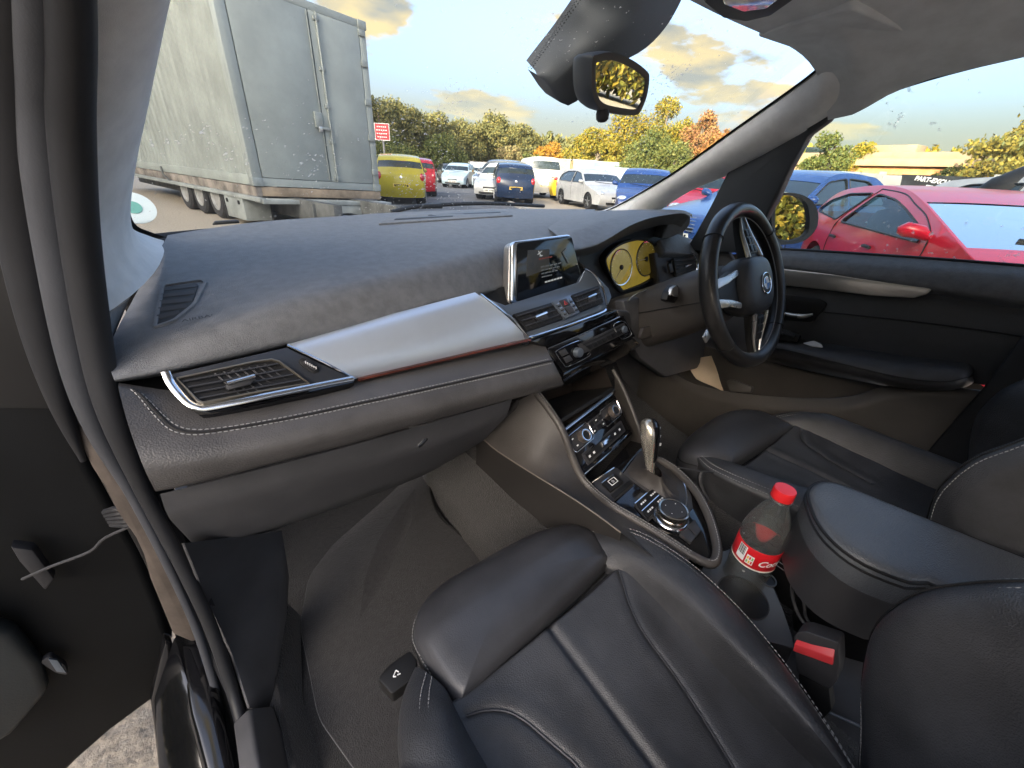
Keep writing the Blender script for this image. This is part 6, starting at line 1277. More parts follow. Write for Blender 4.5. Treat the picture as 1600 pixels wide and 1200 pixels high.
# passenger door, swung open to the left
def open_door():
    f = thing('passenger_door', 'black passenger door standing open at the left edge, inner side in shadow', 'car door', (-.86, .32, .3))
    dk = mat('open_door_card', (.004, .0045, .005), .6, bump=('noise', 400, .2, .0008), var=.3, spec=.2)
    pts = [(-0.8875, 0.36, 1.009), (-0.8394, 0.36, 0.9324), (-0.8248, 0.345, 0.856), (-0.8268, 0.34, 0.7573), (-0.823, 0.33, 0.5821), (-0.832, 0.32, 0.4449), (-0.8405, 0.315, 0.3605), (-0.8665, 0.315, 0.2801), (-0.9065, 0.315, 0.2218), (-0.9724, 0.32, 0.1974), (-1.038, 0.33, 0.151), (-1.131, 0.34, 0.0772), (-1.235, 0.36, 0.2524)]
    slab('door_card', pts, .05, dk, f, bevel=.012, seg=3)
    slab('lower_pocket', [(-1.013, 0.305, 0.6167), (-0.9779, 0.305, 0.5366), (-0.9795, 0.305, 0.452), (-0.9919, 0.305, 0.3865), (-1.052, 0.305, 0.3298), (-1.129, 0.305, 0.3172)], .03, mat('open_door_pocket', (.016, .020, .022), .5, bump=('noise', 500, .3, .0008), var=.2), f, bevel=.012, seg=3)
    slab('speaker_ring', rounded([(-0.9805, 0.312, 0.4515), (-0.9678, 0.312, 0.4552), (-0.962, 0.312, 0.4203), (-0.9667, 0.312, 0.3967), (-0.975, 0.312, 0.4126)], .006), .01, DARKP, f, bevel=.002)
    slab('reflector', [(-0.9703, 0.309, 0.4534), (-0.9634, 0.309, 0.4418), (-0.9651, 0.309, 0.4055), (-0.9726, 0.309, 0.4186)], .004, SATIN, f, bevel=.001)
    tube('check_strap', [(-0.9343, 0.3, 0.6309), (-0.9003, 0.29, 0.6429), (-0.8562, 0.28, 0.6524), (-0.8326, 0.275, 0.671), (-0.7838, 0.25, 0.6955)], .0022, DARKP, f, 8, 4)
    slab('strap_bracket', [(-0.9291, 0.31, 0.684), (-0.9128, 0.31, 0.6658), (-0.9129, 0.31, 0.6024), (-0.9287, 0.31, 0.5856), (-0.9312, 0.31, 0.6523)], .02, DARKP, f, bevel=.004)
    for k in range(5): tube('wiring_boot', [V((-0.8203, 0.28, 0.7115)) + V((0, 0, -.006 * k)), V((-0.8023, 0.262, 0.7223)) + V((0, 0, -.008 * k)), V((-0.792, 0.262, 0.7098)) + V((0, 0, -.005 * k)), V((-0.7831, 0.26, 0.6903)) + V((0, 0, -.003 * k))], .005, RUBBER, f, 8, 4)
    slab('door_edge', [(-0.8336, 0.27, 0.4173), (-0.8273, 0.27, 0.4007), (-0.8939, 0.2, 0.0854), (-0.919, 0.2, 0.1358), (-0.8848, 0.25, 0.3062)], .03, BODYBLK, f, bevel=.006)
open_door()

# ------------------------------------------------------------------ ground, lane and verge
def ground():
    m = mat('yard_gravel', (.37, .315, .245), .95, bump=('noise', 48, .7, .02), var=.24, vscale=36)
    vs, fs = grid([[(x, y, 0) for x in (-900, -60, 0, 60, 900)] for y in (-900, -60, 0, 60, 900)])
    o = mesh('ground', vs, fs, m); o['kind'] = 'structure'
    m2 = mat('lane_tarmac', (.115, .115, .118), .9, bump=('noise', 40, .5, .01), var=.25, vscale=1.2)
    a = [V((3.2, 3, .004)), V((5.2, 9, .004)), V((8.4, 15.5, .004)), V((13.5, 25, .004)), V((22, 41, .004))]
    vs, fs = grid([catmull([p + V((-3.4, 1.6, 0)) for p in a], 5), catmull([p + V((2.3, -1.2, 0)) for p in a], 5)])
    o = mesh('lane', vs, fs, m2); o['kind'] = 'structure'
    e = catmull([p + V((2.3, -1.2, .0)) for p in a], 8); rows = []
    for p in e: rows.append([p + V((0, 0, .0)), p + V((.02, -.01, .09)), p + V((.14, -.07, .09)), p + V((.16, -.08, 0))])
    vs, fs = grid(rows); o = mesh('kerb', vs, fs, mat('kerb_concrete', (.33, .31, .28), .9, var=.2, vscale=5), angle=30); o['kind'] = 'structure'
ground()

# ------------------------------------------------------------------ trailer with a steel container
TH = R(12); EX = V((math.cos(TH), math.sin(TH), -.032)); SY = V((-math.sin(TH), math.cos(TH), 0)); UPV = V((.0, 0, 1)); CB = V((.66, 8.3, .735))
def tp(x, y, z): return CB + EX * x + SY * y + UPV * z      # x across the doors, y along the side, z above the deck
def tbox(name, x0, x1, y0, y1, z0, z1, m, parent, bevel=.006):
    vs = [tp(x, y, z) for x in (x0, x1) for y in (y0, y1) for z in (z0, z1)]
    return mesh(name, vs, [(0, 1, 3, 2), (4, 6, 7, 5), (0, 4, 5, 1), (2, 3, 7, 6), (0, 2, 6, 4), (1, 5, 7, 3)], m, parent, bevel=bevel, angle=35)
def container():
    f = thing('shipping_container', 'weathered grey-green steel container with corrugated side, standing on the trailer', 'container', tp(1.2, 5, 0))
    g = mat('container_paint', (.27, .295, .275), .6, bump=('noise', 6, .15, .02), var=.16, vscale=1.6)
    g2 = mat('container_door_paint', (.28, .31, .30), .5, bump=('noise', 5, .2, .02), var=.12, vscale=1.3)
    Wd, L, H = 2.44, 10.5, 2.78
    # corrugated flank
    rows = []; n = 0; y = .16
    pts = []
    while y < L - .2:
        for dy, dx in ((0, .0), (.16, .0), (.20, .055), (.26, .055), (.30, .0)): pts.append((y + dy, dx))
        y += .31
    vs, fs = grid([[tp(.02 + dx, yy, z) for yy, dx in pts] for z in (.16, H - .12)]); mesh('corrugated_side', vs, fs, g, f, angle=20)
    tbox('side_rail', -.01, .08, 0, L, 0, .16, g, f); tbox('side_rail', -.01, .08, 0, L, H - .12, H, g, f)
    tbox('corner_post', -.02, .14, -.02, .15, 0, H, g2, f, .015)
    tbox('corner_post', Wd - .13, Wd + .01, -.02, .15, 0, H, g2, f, .015)
    tbox('end_rail', .14, Wd - .13, -.01, .12, 0, .13, g2, f); tbox('end_rail', .14, Wd - .13, -.01, .12, H - .11, H, g2, f)
    tbox('far_side', Wd - .06, Wd - .01, .15, L, 0, H, g, f); tbox('roof_plate', .05, Wd - .06, .1, L, H - .06, H - .01, g, f); tbox('far_end', .05, Wd - .05, L - .1, L, .1, H - .1, g, f)
    # doors
    split = 1.38
    for x0, x1 in ((.15, split - .008), (split + .008, Wd - .14)):
        d = tbox('door_leaf', x0, x1, -.022, .02, .135, H - .115, g2, f, .008)
    rod = mat('lock_rod_paint', (.26, .285, .275), .45, metal=.2, var=.15)
    for x in (split + .12,):
        tube('lock_rod', [tp(x, -.05, .14), tp(x, -.05, H - .12)], .018, rod, f, 10)
        for z in (.2, .8, 1.35, 1.9, H - .2): tbox('rod_keeper', x - .05, x + .05, -.062, -.02, z - .03, z + .03, rod, f, .004)
    tube('lock_rod', [tp(split - .03, -.035, .16), tp(split - .03, -.035, H - .14)], .008, rod, f, 8)
    tbox('lock_handle', split - .12, split + .10, -.075, -.045, .98, 1.02, rod, f); tbox('lock_box', split - .16, split - .02, -.07, -.02, 1.0, 1.24, rod, f)
    tbox('padlock', split - .12, split - .06, -.09, -.06, .94, 1.02, SILVER, f)
    for z in (.35, .95, 1.55, 2.15, 2.6): tbox('hinge', Wd - .15, Wd - .02, -.05, -.015, z - .05, z + .05, rod, f, .006)
    for z in (.0, H - .12):
        for x in (-.03, Wd - .14): tbox('corner_casting', x, x + .17, -.035, .16, z - .005, z + .125, rod, f, .012)
container()
WHEELR = .40
def wheel_g(R_, w):
    tyre = [(R_ * .60, -w / 2 * .8), (R_ * .68, -w / 2), (R_ * .90, -w / 2), (R_, -w / 2 * .7), (R_ * 1.0, w / 2 * .7), (R_ * .90, w / 2), (R_ * .68, w / 2), (R_ * .60, w / 2 * .8)]
    return tyre
TYRE = mat('tyre_rubber', (.022, .022, .023), .85, var=.3, vscale=12); STEELRIM = mat('steel_rim', (.42, .42, .41), .45, metal=.5, var=.2, vscale=14)
ALLOY = mat('alloy_rim', (.45, .46, .47), .3, metal=.8, var=.1)
def trailer():
    f = thing('flatbed_trailer', 'rusty low flatbed trailer with three steel wheels under the container', 'trailer', tp(1.2, 3, -.7))
    st = mat('chassis_steel', (.085, .088, .085), .7, var=.4, vscale=4, bump=('noise', 12, .4, .01)); wood = mat('deck_timber', (.26, .20, .14), .85, var=.35, vscale=3, bump=('noise', 20, .4, .01))
    rs = mat('rusty_beam', (.20, .175, .15), .85, var=.5, vscale=3, bump=('noise', 14, .5, .01)); grey = mat('trailer_grey', (.26, .28, .27), .6, var=.2, vscale=3)
    tbox('side_beam', .0, .10, .0, 11.2, -.17, -.012, rs, f); tbox('side_beam', 2.34, 2.44, .0, 11.2, -.17, -.012, rs, f); tbox('end_beam', .1, 2.46, -.01, .1, -.16, -.012, wood, f)
    tbox('deck_edge', -.08, .02, -.3, 11.2, -.24, -.172, grey, f); tbox('main_beam', .55, .70, -1.5, 11, -.5, -.172, st, f); tbox('main_beam', 1.75, 1.90, -1.5, 11, -.5, -.172, st, f)
    tbox('deck_plate', -.05, 2.48, -.35, .02, -.26, -.19, grey, f)
    slab('gooseneck_plate', [tp(.85, -.32, -.24), tp(2.35, -.32, -.24), tp(2.3, -.34, -.34), tp(1.9, -.36, -.48), tp(1.5, -.36, -.40), tp(1.15, -.36, -.42), tp(.85, -.34, -.34)], .1, grey, f, bevel=.01)
    tbox('tail_frame', 2.0, 2.65, -.45, -.30, -.55, -.27, st, f, .02); tube('tail_tube', [tp(2.12, -.47, -.28), tp(2.22, -.47, -.58)], .022, SILVER, f, 8)
    tbox('cross_beam', .2, 2.3, .9, 1.05, -.5, -.2, st, f); tbox('cross_beam', .2, 2.3, 3.6, 3.8, -.45, -.2, st, f); tbox('landing_leg', .5, .64, -.9, -.76, -.72, -.2, st, f)
    b = tbox('tool_box', -.06, .4, .55, 1.45, -.62, -.2, grey, f, .015)
    for y in (.72, 1.28): lathe('box_latch', [(.035, 0), (.035, .02), (.02, .025)], tp(-.06, y, -.32), -EX, BLACKP, b, 16)
    tbox('mud_flap', -.02, .35, 1.62, 1.66, -.68, -.2, TYRE, f); tbox('mudguard', -.04, .35, 1.7, 5.0, -.235, -.20, st, f)
    for k in range(3):
        y = 2.12 + k * .98
        for x, s in ((.12, -1), (2.32, 1)):
            o = tp(x, y, -.735 + WHEELR + .035 * x / 2.4)
            w = lathe('wheel', wheel_g(WHEELR, .25), o, EX * s, TYRE, f, 32)
            lathe('rim', [(.25, .10), (.245, .125), (.22, .12), (.20, .06), (.13, .045), (.12, .075), (.09, .085), (.001, .085)], o, EX * s, STEELRIM, w, 28)
            if s < 0:
                for q in range(8):
                    a = 2 * math.pi * q / 8; d = SY * math.cos(a) + UPV * math.sin(a)
                    lathe('hand_hole', [(.022, 0), (.022, .004), (.001, .004)], o + d * .165 + EX * s * .052, EX * s, BLACKP, w, 10)
                    lathe('wheel_nut', [(.012, 0), (.012, .02), (.001, .02)], o + d * .105 + EX * s * .08, EX * s, STEELRIM, w, 6)
    lamp = mat('tail_lamp_red', (.45, .02, .02), .25)
    tbox('tail_lamp', 2.50, 2.62, -.47, -.45, -.42, -.34, lamp, f); tube('tie_bar', [tp(-.06, 4.5, -.25), tp(-.05, 5.2, -.05), tp(-.03, 5.3, .1)], .02, st, f, 8)
trailer()
def sign():
    o = V((7.159, 18.2, 2.331)); vx = V((.80, -.58, 0)).normalized(); n = V((-.58, -.80, 0))
    f = thing('notice_sign', 'small red notice board with white lettering on a post beside the container', 'sign', (o.x, o.y, 0))
    red = mat('sign_red', (.36, .02, .03), .5, var=.05)
    def b(name, x0, x1, z0, z1, d0, d1, m, par): 
        vs = [o + vx * x + V((0, 0, z)) + n * d for d in (d0, d1) for (x, z) in ((x0, z0), (x1, z0), (x1, z1), (x0, z1))]
        return mesh(name, vs, [(3, 2, 1, 0), (4, 5, 6, 7), (0, 1, 5, 4), (1, 2, 6, 5), (2, 3, 7, 6), (3, 0, 4, 7)], m, par, smooth=False)
    bd = b('board', -.30, .30, -.30, .30, -.02, 0, red, f)
    for k, w in enumerate((.2, .23, .22, .2)):
        for j in range(5): b('text_line', -w + j * w * .4, -w + j * w * .4 + w * .24, .16 - k * .12, .195 - k * .12, .001, .003, WHITE, bd)
    for (x0, x1, z0, z1) in ((-.3, .3, .282, .3), (-.3, .3, -.3, -.282), (-.3, -.282, -.282, .282), (.282, .3, -.282, .282)): b('border', x0, x1, z0, z1, .001, .004, WHITE, bd)
    vs, fs = tube_g([(o.x, o.y, 0), (o.x, o.y, o.z + .3)], .04, 8); mesh('post', vs, fs, mat('post_steel', (.3, .3, .3), .5, metal=.5), f).location = n * -.06
sign()

# ------------------------------------------------------------------ parked cars
DARKGLASS = mat('tinted_car_glass', (.018, .028, .032), .04, coat=.5, var=.2, vscale=3)
PALEGLASS = clear_glass('car_window_glass', (.55, .68, .66), refl=.9)
HEADLAMP = mat('headlamp_lens', (.55, .58, .60), .08, metal=.3, coat=.8, var=.25, vscale=20)
TAIL = mat('tail_lamp_lens', (.42, .015, .02), .12, coat=.8, var=.3, vscale=14)
PLATE_W = mat('plate_white', (.72, .72, .68), .5); PLATE_Y = mat('plate_yellow', (.75, .52, .08), .5)
def paint(name, c, rough=.22): return mat('paint_' + name, c, rough, coat=.25, var=.10, vscale=2.5, spec=.35)
SHAPES = {
 'hatch': dict(sil=[(.485, .24), (.503, .42), (.492, .60), (.45, .70), (.31, .86), (.245, .93), (.07, 1.375), (-.08, 1.47), (-.28, 1.44), (-.415, 1.34), (-.478, 1.0), (-.497, .82), (-.503, .48), (-.485, .24)], ws=(5, 6), rw=(9, 10), zb=.93, H=1.47,
   win=[[(.195, .97), (.06, 1.32), (-.055, 1.385), (-.055, .97)], [(-.075, .97), (-.075, 1.388), (-.26, 1.36), (-.36, 1.24), (-.40, 1.02), (-.36, .985)]]),
 'saloon': dict(sil=[(.485, .24), (.503, .42), (.495, .60), (.46, .70), (.27, .88), (.205, .95), (.045, 1.35), (-.08, 1.44), (-.20, 1.42), (-.27, 1.36), (-.40, 1.02), (-.485, .96), (-.503, .75), (-.503, .48), (-.485, .24)], ws=(5, 6), rw=(9, 10), zb=.93, H=1.44,
   win=[[(.165, .97), (.045, 1.29), (-.06, 1.355), (-.06, .97)], [(-.075, .97), (-.075, 1.36), (-.19, 1.34), (-.29, 1.12), (-.31, .99)]]),
 'suv': dict(sil=[(.485, .30), (.503, .52), (.495, .78), (.45, .90), (.31, 1.04), (.245, 1.10), (.09, 1.53), (-.06, 1.64), (-.30, 1.62), (-.43, 1.53), (-.485, 1.15), (-.503, .92), (-.503, .55), (-.485, .30)], ws=(5, 6), rw=(9, 10), zb=1.07, H=1.64,
   win=[[(.205, 1.12), (.085, 1.47), (-.04, 1.55), (-.04, 1.12)], [(-.06, 1.12), (-.06, 1.555), (-.28, 1.54), (-.40, 1.38), (-.42, 1.16)]]),
 'van': dict(sil=[(.485, .30), (.503, .5), (.495, .85), (.46, .98), (.37, 1.12), (.33, 1.17), (.235, 1.70), (.15, 1.84), (-.30, 1.86), (-.46, 1.82), (-.487, 1.2), (-.50, .95), (-.503, .55), (-.49, .30)], ws=(5, 6), rw=(9, 10), zb=1.15, H=1.86,
   win=[[(.305, 1.2), (.225, 1.62), (.12, 1.70), (.12, 1.2)]]),
 'mini': dict(sil=[(.485, .22), (.503, .40), (.492, .56), (.45, .66), (.36, .80), (.31, .875), (.03, 1.165), (-.12, 1.245), (-.28, 1.232), (-.41, 1.145), (-.478, .915), (-.497, .78), (-.503, .46), (-.485, .22)], ws=(5, 6), rw=(9, 10), zb=.86, H=1.26,
   win=[[(.175, .875), (.12, .985), (.03, 1.075), (-.05, 1.14), (-.145, 1.175), (-.20, .895)], [(-.235, .905), (-.172, 1.178), (-.30, 1.158), (-.385, 1.08), (-.435, .98), (-.42, .95)]]),
}
def car(name, label, pnt, shape, L, Wd, loc, front, hs=1.0, glass=None, detail=1, tail=TAIL, group='parked cars', plate=('w', 'y'), sub=4, rims=ALLOY, zoff=0.):
    """a parked car: front = heading in the yard; built about its own origin, then set down"""
    sp = SHAPES[shape]; f = thing(name, label, 'car', (0, 0, 0), group); glass = glass or DARKGLASS
    H, zb = sp['H'], sp['zb']
    def hw(y, z):
        e = abs(y) / (L / 2); fe = 1 - .13 * max(0, (e - .62) / .38) ** 2.2
        ft = 1 - .24 * max(0, (z - zb) / (H - zb)) ** 1.25 if z > zb else 1 - .05 * ((zb - z) / zb) ** 2 + .012 * math.exp(-((z - zb * .78) / .07) ** 2)
        return Wd / 2 * fe * ft
    raw = [V((a * L, b, 0)) for a, b in sp['sil']]; cm = catmull(raw, sub); n = len(cm)
    def seg(i): return i / sub
    # skin over bonnet, roof and tail
    NJ = 14; rows = []
    for i, p in enumerate(cm):
        t = (cm[min(i + 1, n - 1)] - cm[max(i - 1, 0)]).normalized(); nr = V((0, t.y and -t.y * -1 or 0, 0)); nr = V((0, -t.y, t.x)) * -1
        nr = V((0, t.y, -t.x)) if False else V((0, 0, 0)) + V((0, -t.y, t.x)) * (-1 if True else 1)
        # outward normal in the y-z plane (travel runs from nose over the roof to the tail)
        on = V((0, t.y, -t.x)); w = hw(p.x, p.y); r = []
        flat = abs(t.x); cr = lerp(.10, .035 if detail < 2 else .018, min(1, flat * 1.3))
        for j in range(-NJ, NJ + 1):
            s = j / NJ; ss = math.sin(s * math.pi / 2) if abs(s) < 1 else s
            r.append(V((ss * w, p.x, p.y)) + on * cr * (1 - abs(ss) ** 2.6))
        rows.append(r)
    skin, skf = [], []
    def gl_in(i, j):
        for key in ('ws', 'rw'):
            a, b = sp[key]
            if a + .12 <= seg(i) and seg(i + 1) <= b - (.02 if key == 'ws' else .12) + 1e-6 and -NJ + 2 <= j - NJ < NJ - 2: return key
        return None
    nc = 2 * NJ + 1; vs = [p for r in rows for p in r]; gf = {'ws': [], 'rw': []}
    for i in range(n - 1):
        for j in range(nc - 1):
            q = (i * nc + j, i * nc + j + 1, (i + 1) * nc + j + 1, (i + 1) * nc + j); k = gl_in(i, j)
            (gf[k] if k else skf).append(q)
    # flanks
    WR = .30 * (1.12 if shape in ('suv', 'van') else 1) * (L / 4.0) ** .5; wy = (.315 * L, -.305 * L); ar = WR + .05
    low = []
    for y0, s in ((wy[1], 1), (wy[0], 1)):
        low.append((y0 - ar, .24)); 
        for k in range(0, 13): th = math.pi - math.pi * k / 12; low.append((y0 + ar * math.cos(th), max(.24, WR + ar * math.sin(th))))
        low.append((y0 + ar, .24))
    base = sp['sil'][-1][1]; outl = [(p.x, p.y) for p in cm] + [(a, max(b, base) if abs(b - .24) < 1e-6 else b) for a, b in low]
    # drop doubled points
    ol = []
    for p in outl:
        if not ol or (abs(p[0] - ol[-1][0]) + abs(p[1] - ol[-1][1])) > 1e-4: ol.append(p)
    wins = [rounded2([(a * L, b) for a, b in w], .05) for w in sp['win']]
    step = .14 if detail < 2 else .09
    ov, of = cdt(ol, wins, step)
    allv = list(vs); allf = list(skf)
    for s in (1, -1):
        k = len(allv); allv += [V((s * hw(p.x, p.y), p.x, p.y)) for p in ov]; allf += [tuple(i + k for i in t) for t in of]
    me = mesh('body', allv, allf, pnt, f, weld=True, angle=55)
    if detail > 1:
        bv = me.modifiers.new('edge', 'BEVEL'); bv.width = .03; bv.segments = 3; bv.limit_method = 'ANGLE'; bv.angle_limit = R(50)
    for key, nm in (('ws', 'windscreen'), ('rw', 'rear_window')):
        used = sorted({i for q in gf[key] for i in q}); mp = {a: b for b, a in enumerate(used)}
        if used: mesh(nm, [vs[i] - V((0, 0, .006)) for i in used], [tuple(mp[i] for i in q) for q in gf[key]], glass, f)
    for w in wins:
        gv, gfc = cdt(w, [], .2)
        for s in (1, -1):
            mesh('side_window', [V((s * (hw(p.x, p.y) - .012), p.x, p.y)) for p in gv], gfc, glass, f)
            if detail: 
                rim = [V((s * (hw(*p) + .002), p[0], p[1])) for p in w]; vv2, ff = tube_g(rim + [rim[0]], .012 if detail < 2 else .009, 5); mesh('window_rubber', vv2, ff, RUBBER, f)
    # cabin: seats and floor so that the glass has something behind it
    dk = mat('car_cabin_dark', (.025, .026, .028), .8, var=.2)
    vsb, fsb = box_g((0, -.04 * L, zb - .30), (Wd * .86, L * .62, .5)); mesh('cabin', vsb, fsb, dk, f, smooth=False)
    if detail:
        for x in (-.34, .34):
            for y in (.02 * L, -.22 * L):
                kz = (H - zb) / .56
                g1 = [(V((x, y - .02, zb - .1)), .21), (V((x, y - .07, zb + .10 * kz)), .22), (V((x, y - .11, zb + .22 * kz)), .15), (V((x, y - .12, zb + .26 * kz)), .07), (V((x, y - .125, zb + .29 * kz)), .13), (V((x, y - .13, zb + .40 * kz)), .11)]
                vs2, fs2 = tube_g([p for p, _ in g1], [r for _, r in g1], 12, flat=.45, up=(0, 1, 0)); mesh('seat', vs2, fs2, dk, f)
    # wheels
    for y in wy:
        for s in (1, -1):
            o = V((s * (Wd / 2 - .115), y, WR)); w = lathe('wheel', wheel_g(WR, .2), o, (s, 0, 0), TYRE, f, 26)
            lathe('rim', [(WR * .66, .06), (WR * .68, .095), (WR * .62, .10), (WR * .58, .05), (WR * .2, .06), (.03, .085), (.001, .085)], o, (s, 0, 0), BLACKP if detail else rims, w, 24)
            if detail:
                for k in range(5):
                    a = 2 * math.pi * k / 5 + .3; d = V((0, math.cos(a), math.sin(a))); vs2, fs2 = tube_g([o + V((s * .088, 0, 0)) + d * .02, o + V((s * .094, 0, 0)) + d * WR * .64], [WR * .13, WR * .09], 6, flat=.5); mesh('spoke', vs2, fs2, rims, w)
            vs2, fs2 = lathe_g([(ar - .01, -.22), (ar - .01, -.02)], o, (s, 0, 0), 24); mesh('wheel_arch', vs2, fs2[:-2] if len(fs2) > 24 else fs2, BLACKP, f)
    # lamps, plates, mirrors, grille, handles
    zf = sp['sil'][2][1] + .03; zr = sp['sil'][11][1] - .02
    def lens(nm, c, sz, m, tilt=0):
        rr = []
        for a in range(9):
            ph = math.pi * a / 8; rr.append([V(c) + V((sz[0] * math.sin(ph) * math.cos(th), sz[1] * math.sin(ph) * math.sin(th), sz[2] * math.cos(ph))) for th in [2 * math.pi * b / 16 for b in range(16)]])
        v, q = grid(rr, closed_v=True); return mesh(nm, v, q, m, f)
    yn, yt = sp['sil'][2][0] * L, sp['sil'][11][0] * L
    for s in (1, -1):
        lens('headlight', (s * (hw(yn - .12, zf) - .15), yn - .14, zf + .0), (.17, .17, .085), HEADLAMP)
        lens('taillight', (s * (hw(yt + .08, zr) - .085), yt + .07, zr + .02), (.11, .12, .15 if shape != 'saloon' else .09), tail)
        mx = hw(.17 * L, zb) + .09; v, q = tube_g([V((s * (mx - .12), .185 * L, zb + .05)), V((s * (mx - .04), .187 * L, zb + .09)), V((s * (mx + .05), .185 * L, zb + .10)), V((s * (mx + .09), .182 * L, zb + .09))], [.03, .07, .078, .035] if detail < 2 else [.025, .055, .06, .028], 18, flat=.85); mesh('door_mirror', v, q, pnt, f, angle=70)
        if detail:
            for y in (.0 * L, -.2 * L):
                v, q = tube_g([V((s * (hw(y, zb - .12) + .012), y - .07, zb - .11)), V((s * (hw(y, zb - .12) + .022), y, zb - .105)), V((s * (hw(y, zb - .12) + .012), y + .07, zb - .11))], .014, 6); mesh('door_handle', v, q, pnt if detail < 2 else BLACKP, f)
            seams = [[(.20 * L, .32), (.215 * L, .6), (.205 * L, zb)], [(-.065 * L, .32), (-.065 * L, .7), (-.066 * L, zb + .02)], [(-.235 * L, .55), (-.29 * L, .75), (-.36 * L, zb)]]
            if detail > 1: seams = [[(.165 * L, .30), (.185 * L, .6), (.195 * L, .88), (.13 * L, 1.03), (.04 * L, 1.12), (-.04 * L, 1.19), (-.155 * L, 1.218)], [(-.155 * L, 1.218), (-.215 * L, .93), (-.23 * L, .7), (-.225 * L, .30)]]
            for g in seams:
                pl = catmull([V((a, b, 0)) for a, b in g], 5); v, q = tube_g([V((s * (hw(p.x, p.y) + .001), p.x, p.y)) for p in pl], .005, 5); mesh('door_gap', v, q, BLACKP, f)
    yf, yb = .503 * L + .085, -.503 * L - .085
    v, q = box_g((0, yf, .40), (.52, .02, .11)); p1 = mesh('number_plate', v, q, PLATE_W, f, smooth=False)
    zp = .58 if shape in ('mini', 'hatch', 'suv') else .62
    v, q = box_g((0, yb, zp), (.52, .02, .11)); p2 = mesh('number_plate', v, q, PLATE_Y, f, smooth=False)
    for pz, py, sgn, par in ((.40, yf + .0115, 1, p1), (zp, yb - .0115, -1, p2)):
        g = []
        for k in range(7): g.append(box_g((-.2 + k * .062 + (.03 if k > 3 else 0), py, pz), (.04, .002, .07)))
        v, q = merge(*g); mesh('plate_characters', v, q, BLACKP, par, smooth=False)
    rows2 = []
    v, q = box_g((0, .503 * L + .06, .50), (.62, .06, .07)); mesh('grille', v, q, BLACKP, f, bevel=.01)
    v, q = box_g((0, .503 * L + .05, .30), (1.0, .08, .08)); mesh('lower_grille', v, q, BLACKP, f, bevel=.02)
    lathe('badge', [(.045, 0), (.045, .012), (.001, .016)], (0, -.497 * L - .085, zr + .02), (0, -1, .1), CHROME, f, 16)
    v, q = tube_g([V((-.55, .24 * L + .08, zb + .05)), V((0, .255 * L + .1, zb + .055)), V((.5, .235 * L + .05, zb + .10))], .012, 5); mesh('wiper', v, q, BLACKP, f)
    fr = V((front[0], front[1], 0)).normalized()
    f.location = (loc[0], loc[1], zoff); f.rotation_euler = (0, 0, math.atan2(-fr.x, fr.y)); f.scale = (1, 1, hs)
    return f
def rounded2(p, rad): return [(q.x, q.y) for q in rounded([V((a, b, 0)) for a, b in p], rad, 3)]
YEL = paint('yellow', (.47, .38, .03)); REDP = paint('red', (.40, .006, .020), .3); DRED = paint('crimson', (.30, .014, .022)); BLUE = paint('blue', (.018, .055, .20)); NAVY = paint('navy', (.012, .025, .06))
WHT = paint('white', (.42, .43, .44)); SLV = paint('silver', (.42, .44, .46)); GRY = paint('grey', (.10, .11, .12)); DKB = paint('dark', (.025, .028, .035)); PALEB = paint('pale_blue', (.36, .46, .52)); YEL2 = paint('taxi_yellow', (.70, .48, .03))
car('yellow_hatchback', 'small yellow hatchback seen from behind, half hidden by the container', YEL, 'hatch', 3.6, 1.66, (6.35, 15.0), (.40, .917), detail=1)
car('red_hatchback', 'red hatchback parked just beyond the yellow one, seen from behind', DRED, 'hatch', 3.9, 1.72, (8.8, 18.7), (.42, .91), detail=1)
car('navy_hatchback', 'dark navy hatchback with yellow rear plate, seen from behind beside the lane', NAVY, 'hatch', 3.9, 1.68, (11.7, 15.2), (.55, .84), detail=1)
car('white_hatchback', 'white three-door hatchback nosing towards the camera in the row by the lane', WHT, 'hatch', 4.2, 1.78, (13.6, 12.1), (-.36, -.93), detail=1, hs=.96)
car('grey_suv', 'dark grey off-roader parked nose to the lane behind the navy hatchback', GRY, 'suv', 4.3, 1.82, (13.22, 17.82, 0.564)[:2], (-.82, -.57), detail=1)
car('white_hatchback', 'white car nose showing between the grey off-roader and the navy hatchback', WHT, 'hatch', 4.0, 1.72, (12.14, 16.39, 0.3953)[:2], (-.80, -.60), detail=1)
car('silver_hatchback', 'silver blue hatchback further down the lane, left of the grey off-roader', PALEB, 'hatch', 4.0, 1.72, (17.79, 25.2, 0.7685)[:2], (-.8, -.6), detail=0)
car('white_saloon', 'white saloon at the far bend of the lane', WHT, 'saloon', 4.4, 1.78, (18.55, 28.79, 0.4719)[:2], (-.85, -.5), detail=0)
car('dark_saloon', 'dark saloon standing across the far end of the lane', DKB, 'saloon', 4.5, 1.8, (18.49, 31.76, 0.431)[:2], (-.3, -.95), detail=0)
car('dark_saloon', 'small dark car far off behind the white saloon', DKB, 'hatch', 4.2, 1.8, (24.07, 39.09, 0.7074)[:2], (-.6, -.8), detail=0)
car('teal_hatchback', 'teal hatchback far down the lane between the dark saloon and the white one', PALEB, 'hatch', 3.9, 1.7, (15.95, 26.45, 0.3365)[:2], (-.7, -.7), detail=0)
car('silver_saloon', 'silver car in the far row above the silver blue hatchback', SLV, 'saloon', 4.4, 1.76, (23.02, 34.09, 0.7421)[:2], (-.85, -.5), detail=0)
car('white_van', 'white van with a rounded roof at the far fence', WHT, 'van', 4.9, 1.9, (28.33, 40.25, 1.14)[:2], (.8, -.6), detail=0)
car('white_van', 'white panel van behind the navy hatchback, rear window showing', WHT, 'van', 4.6, 1.85, (16.09, 18.53, 0.7911)[:2], (.5, .86), detail=1)
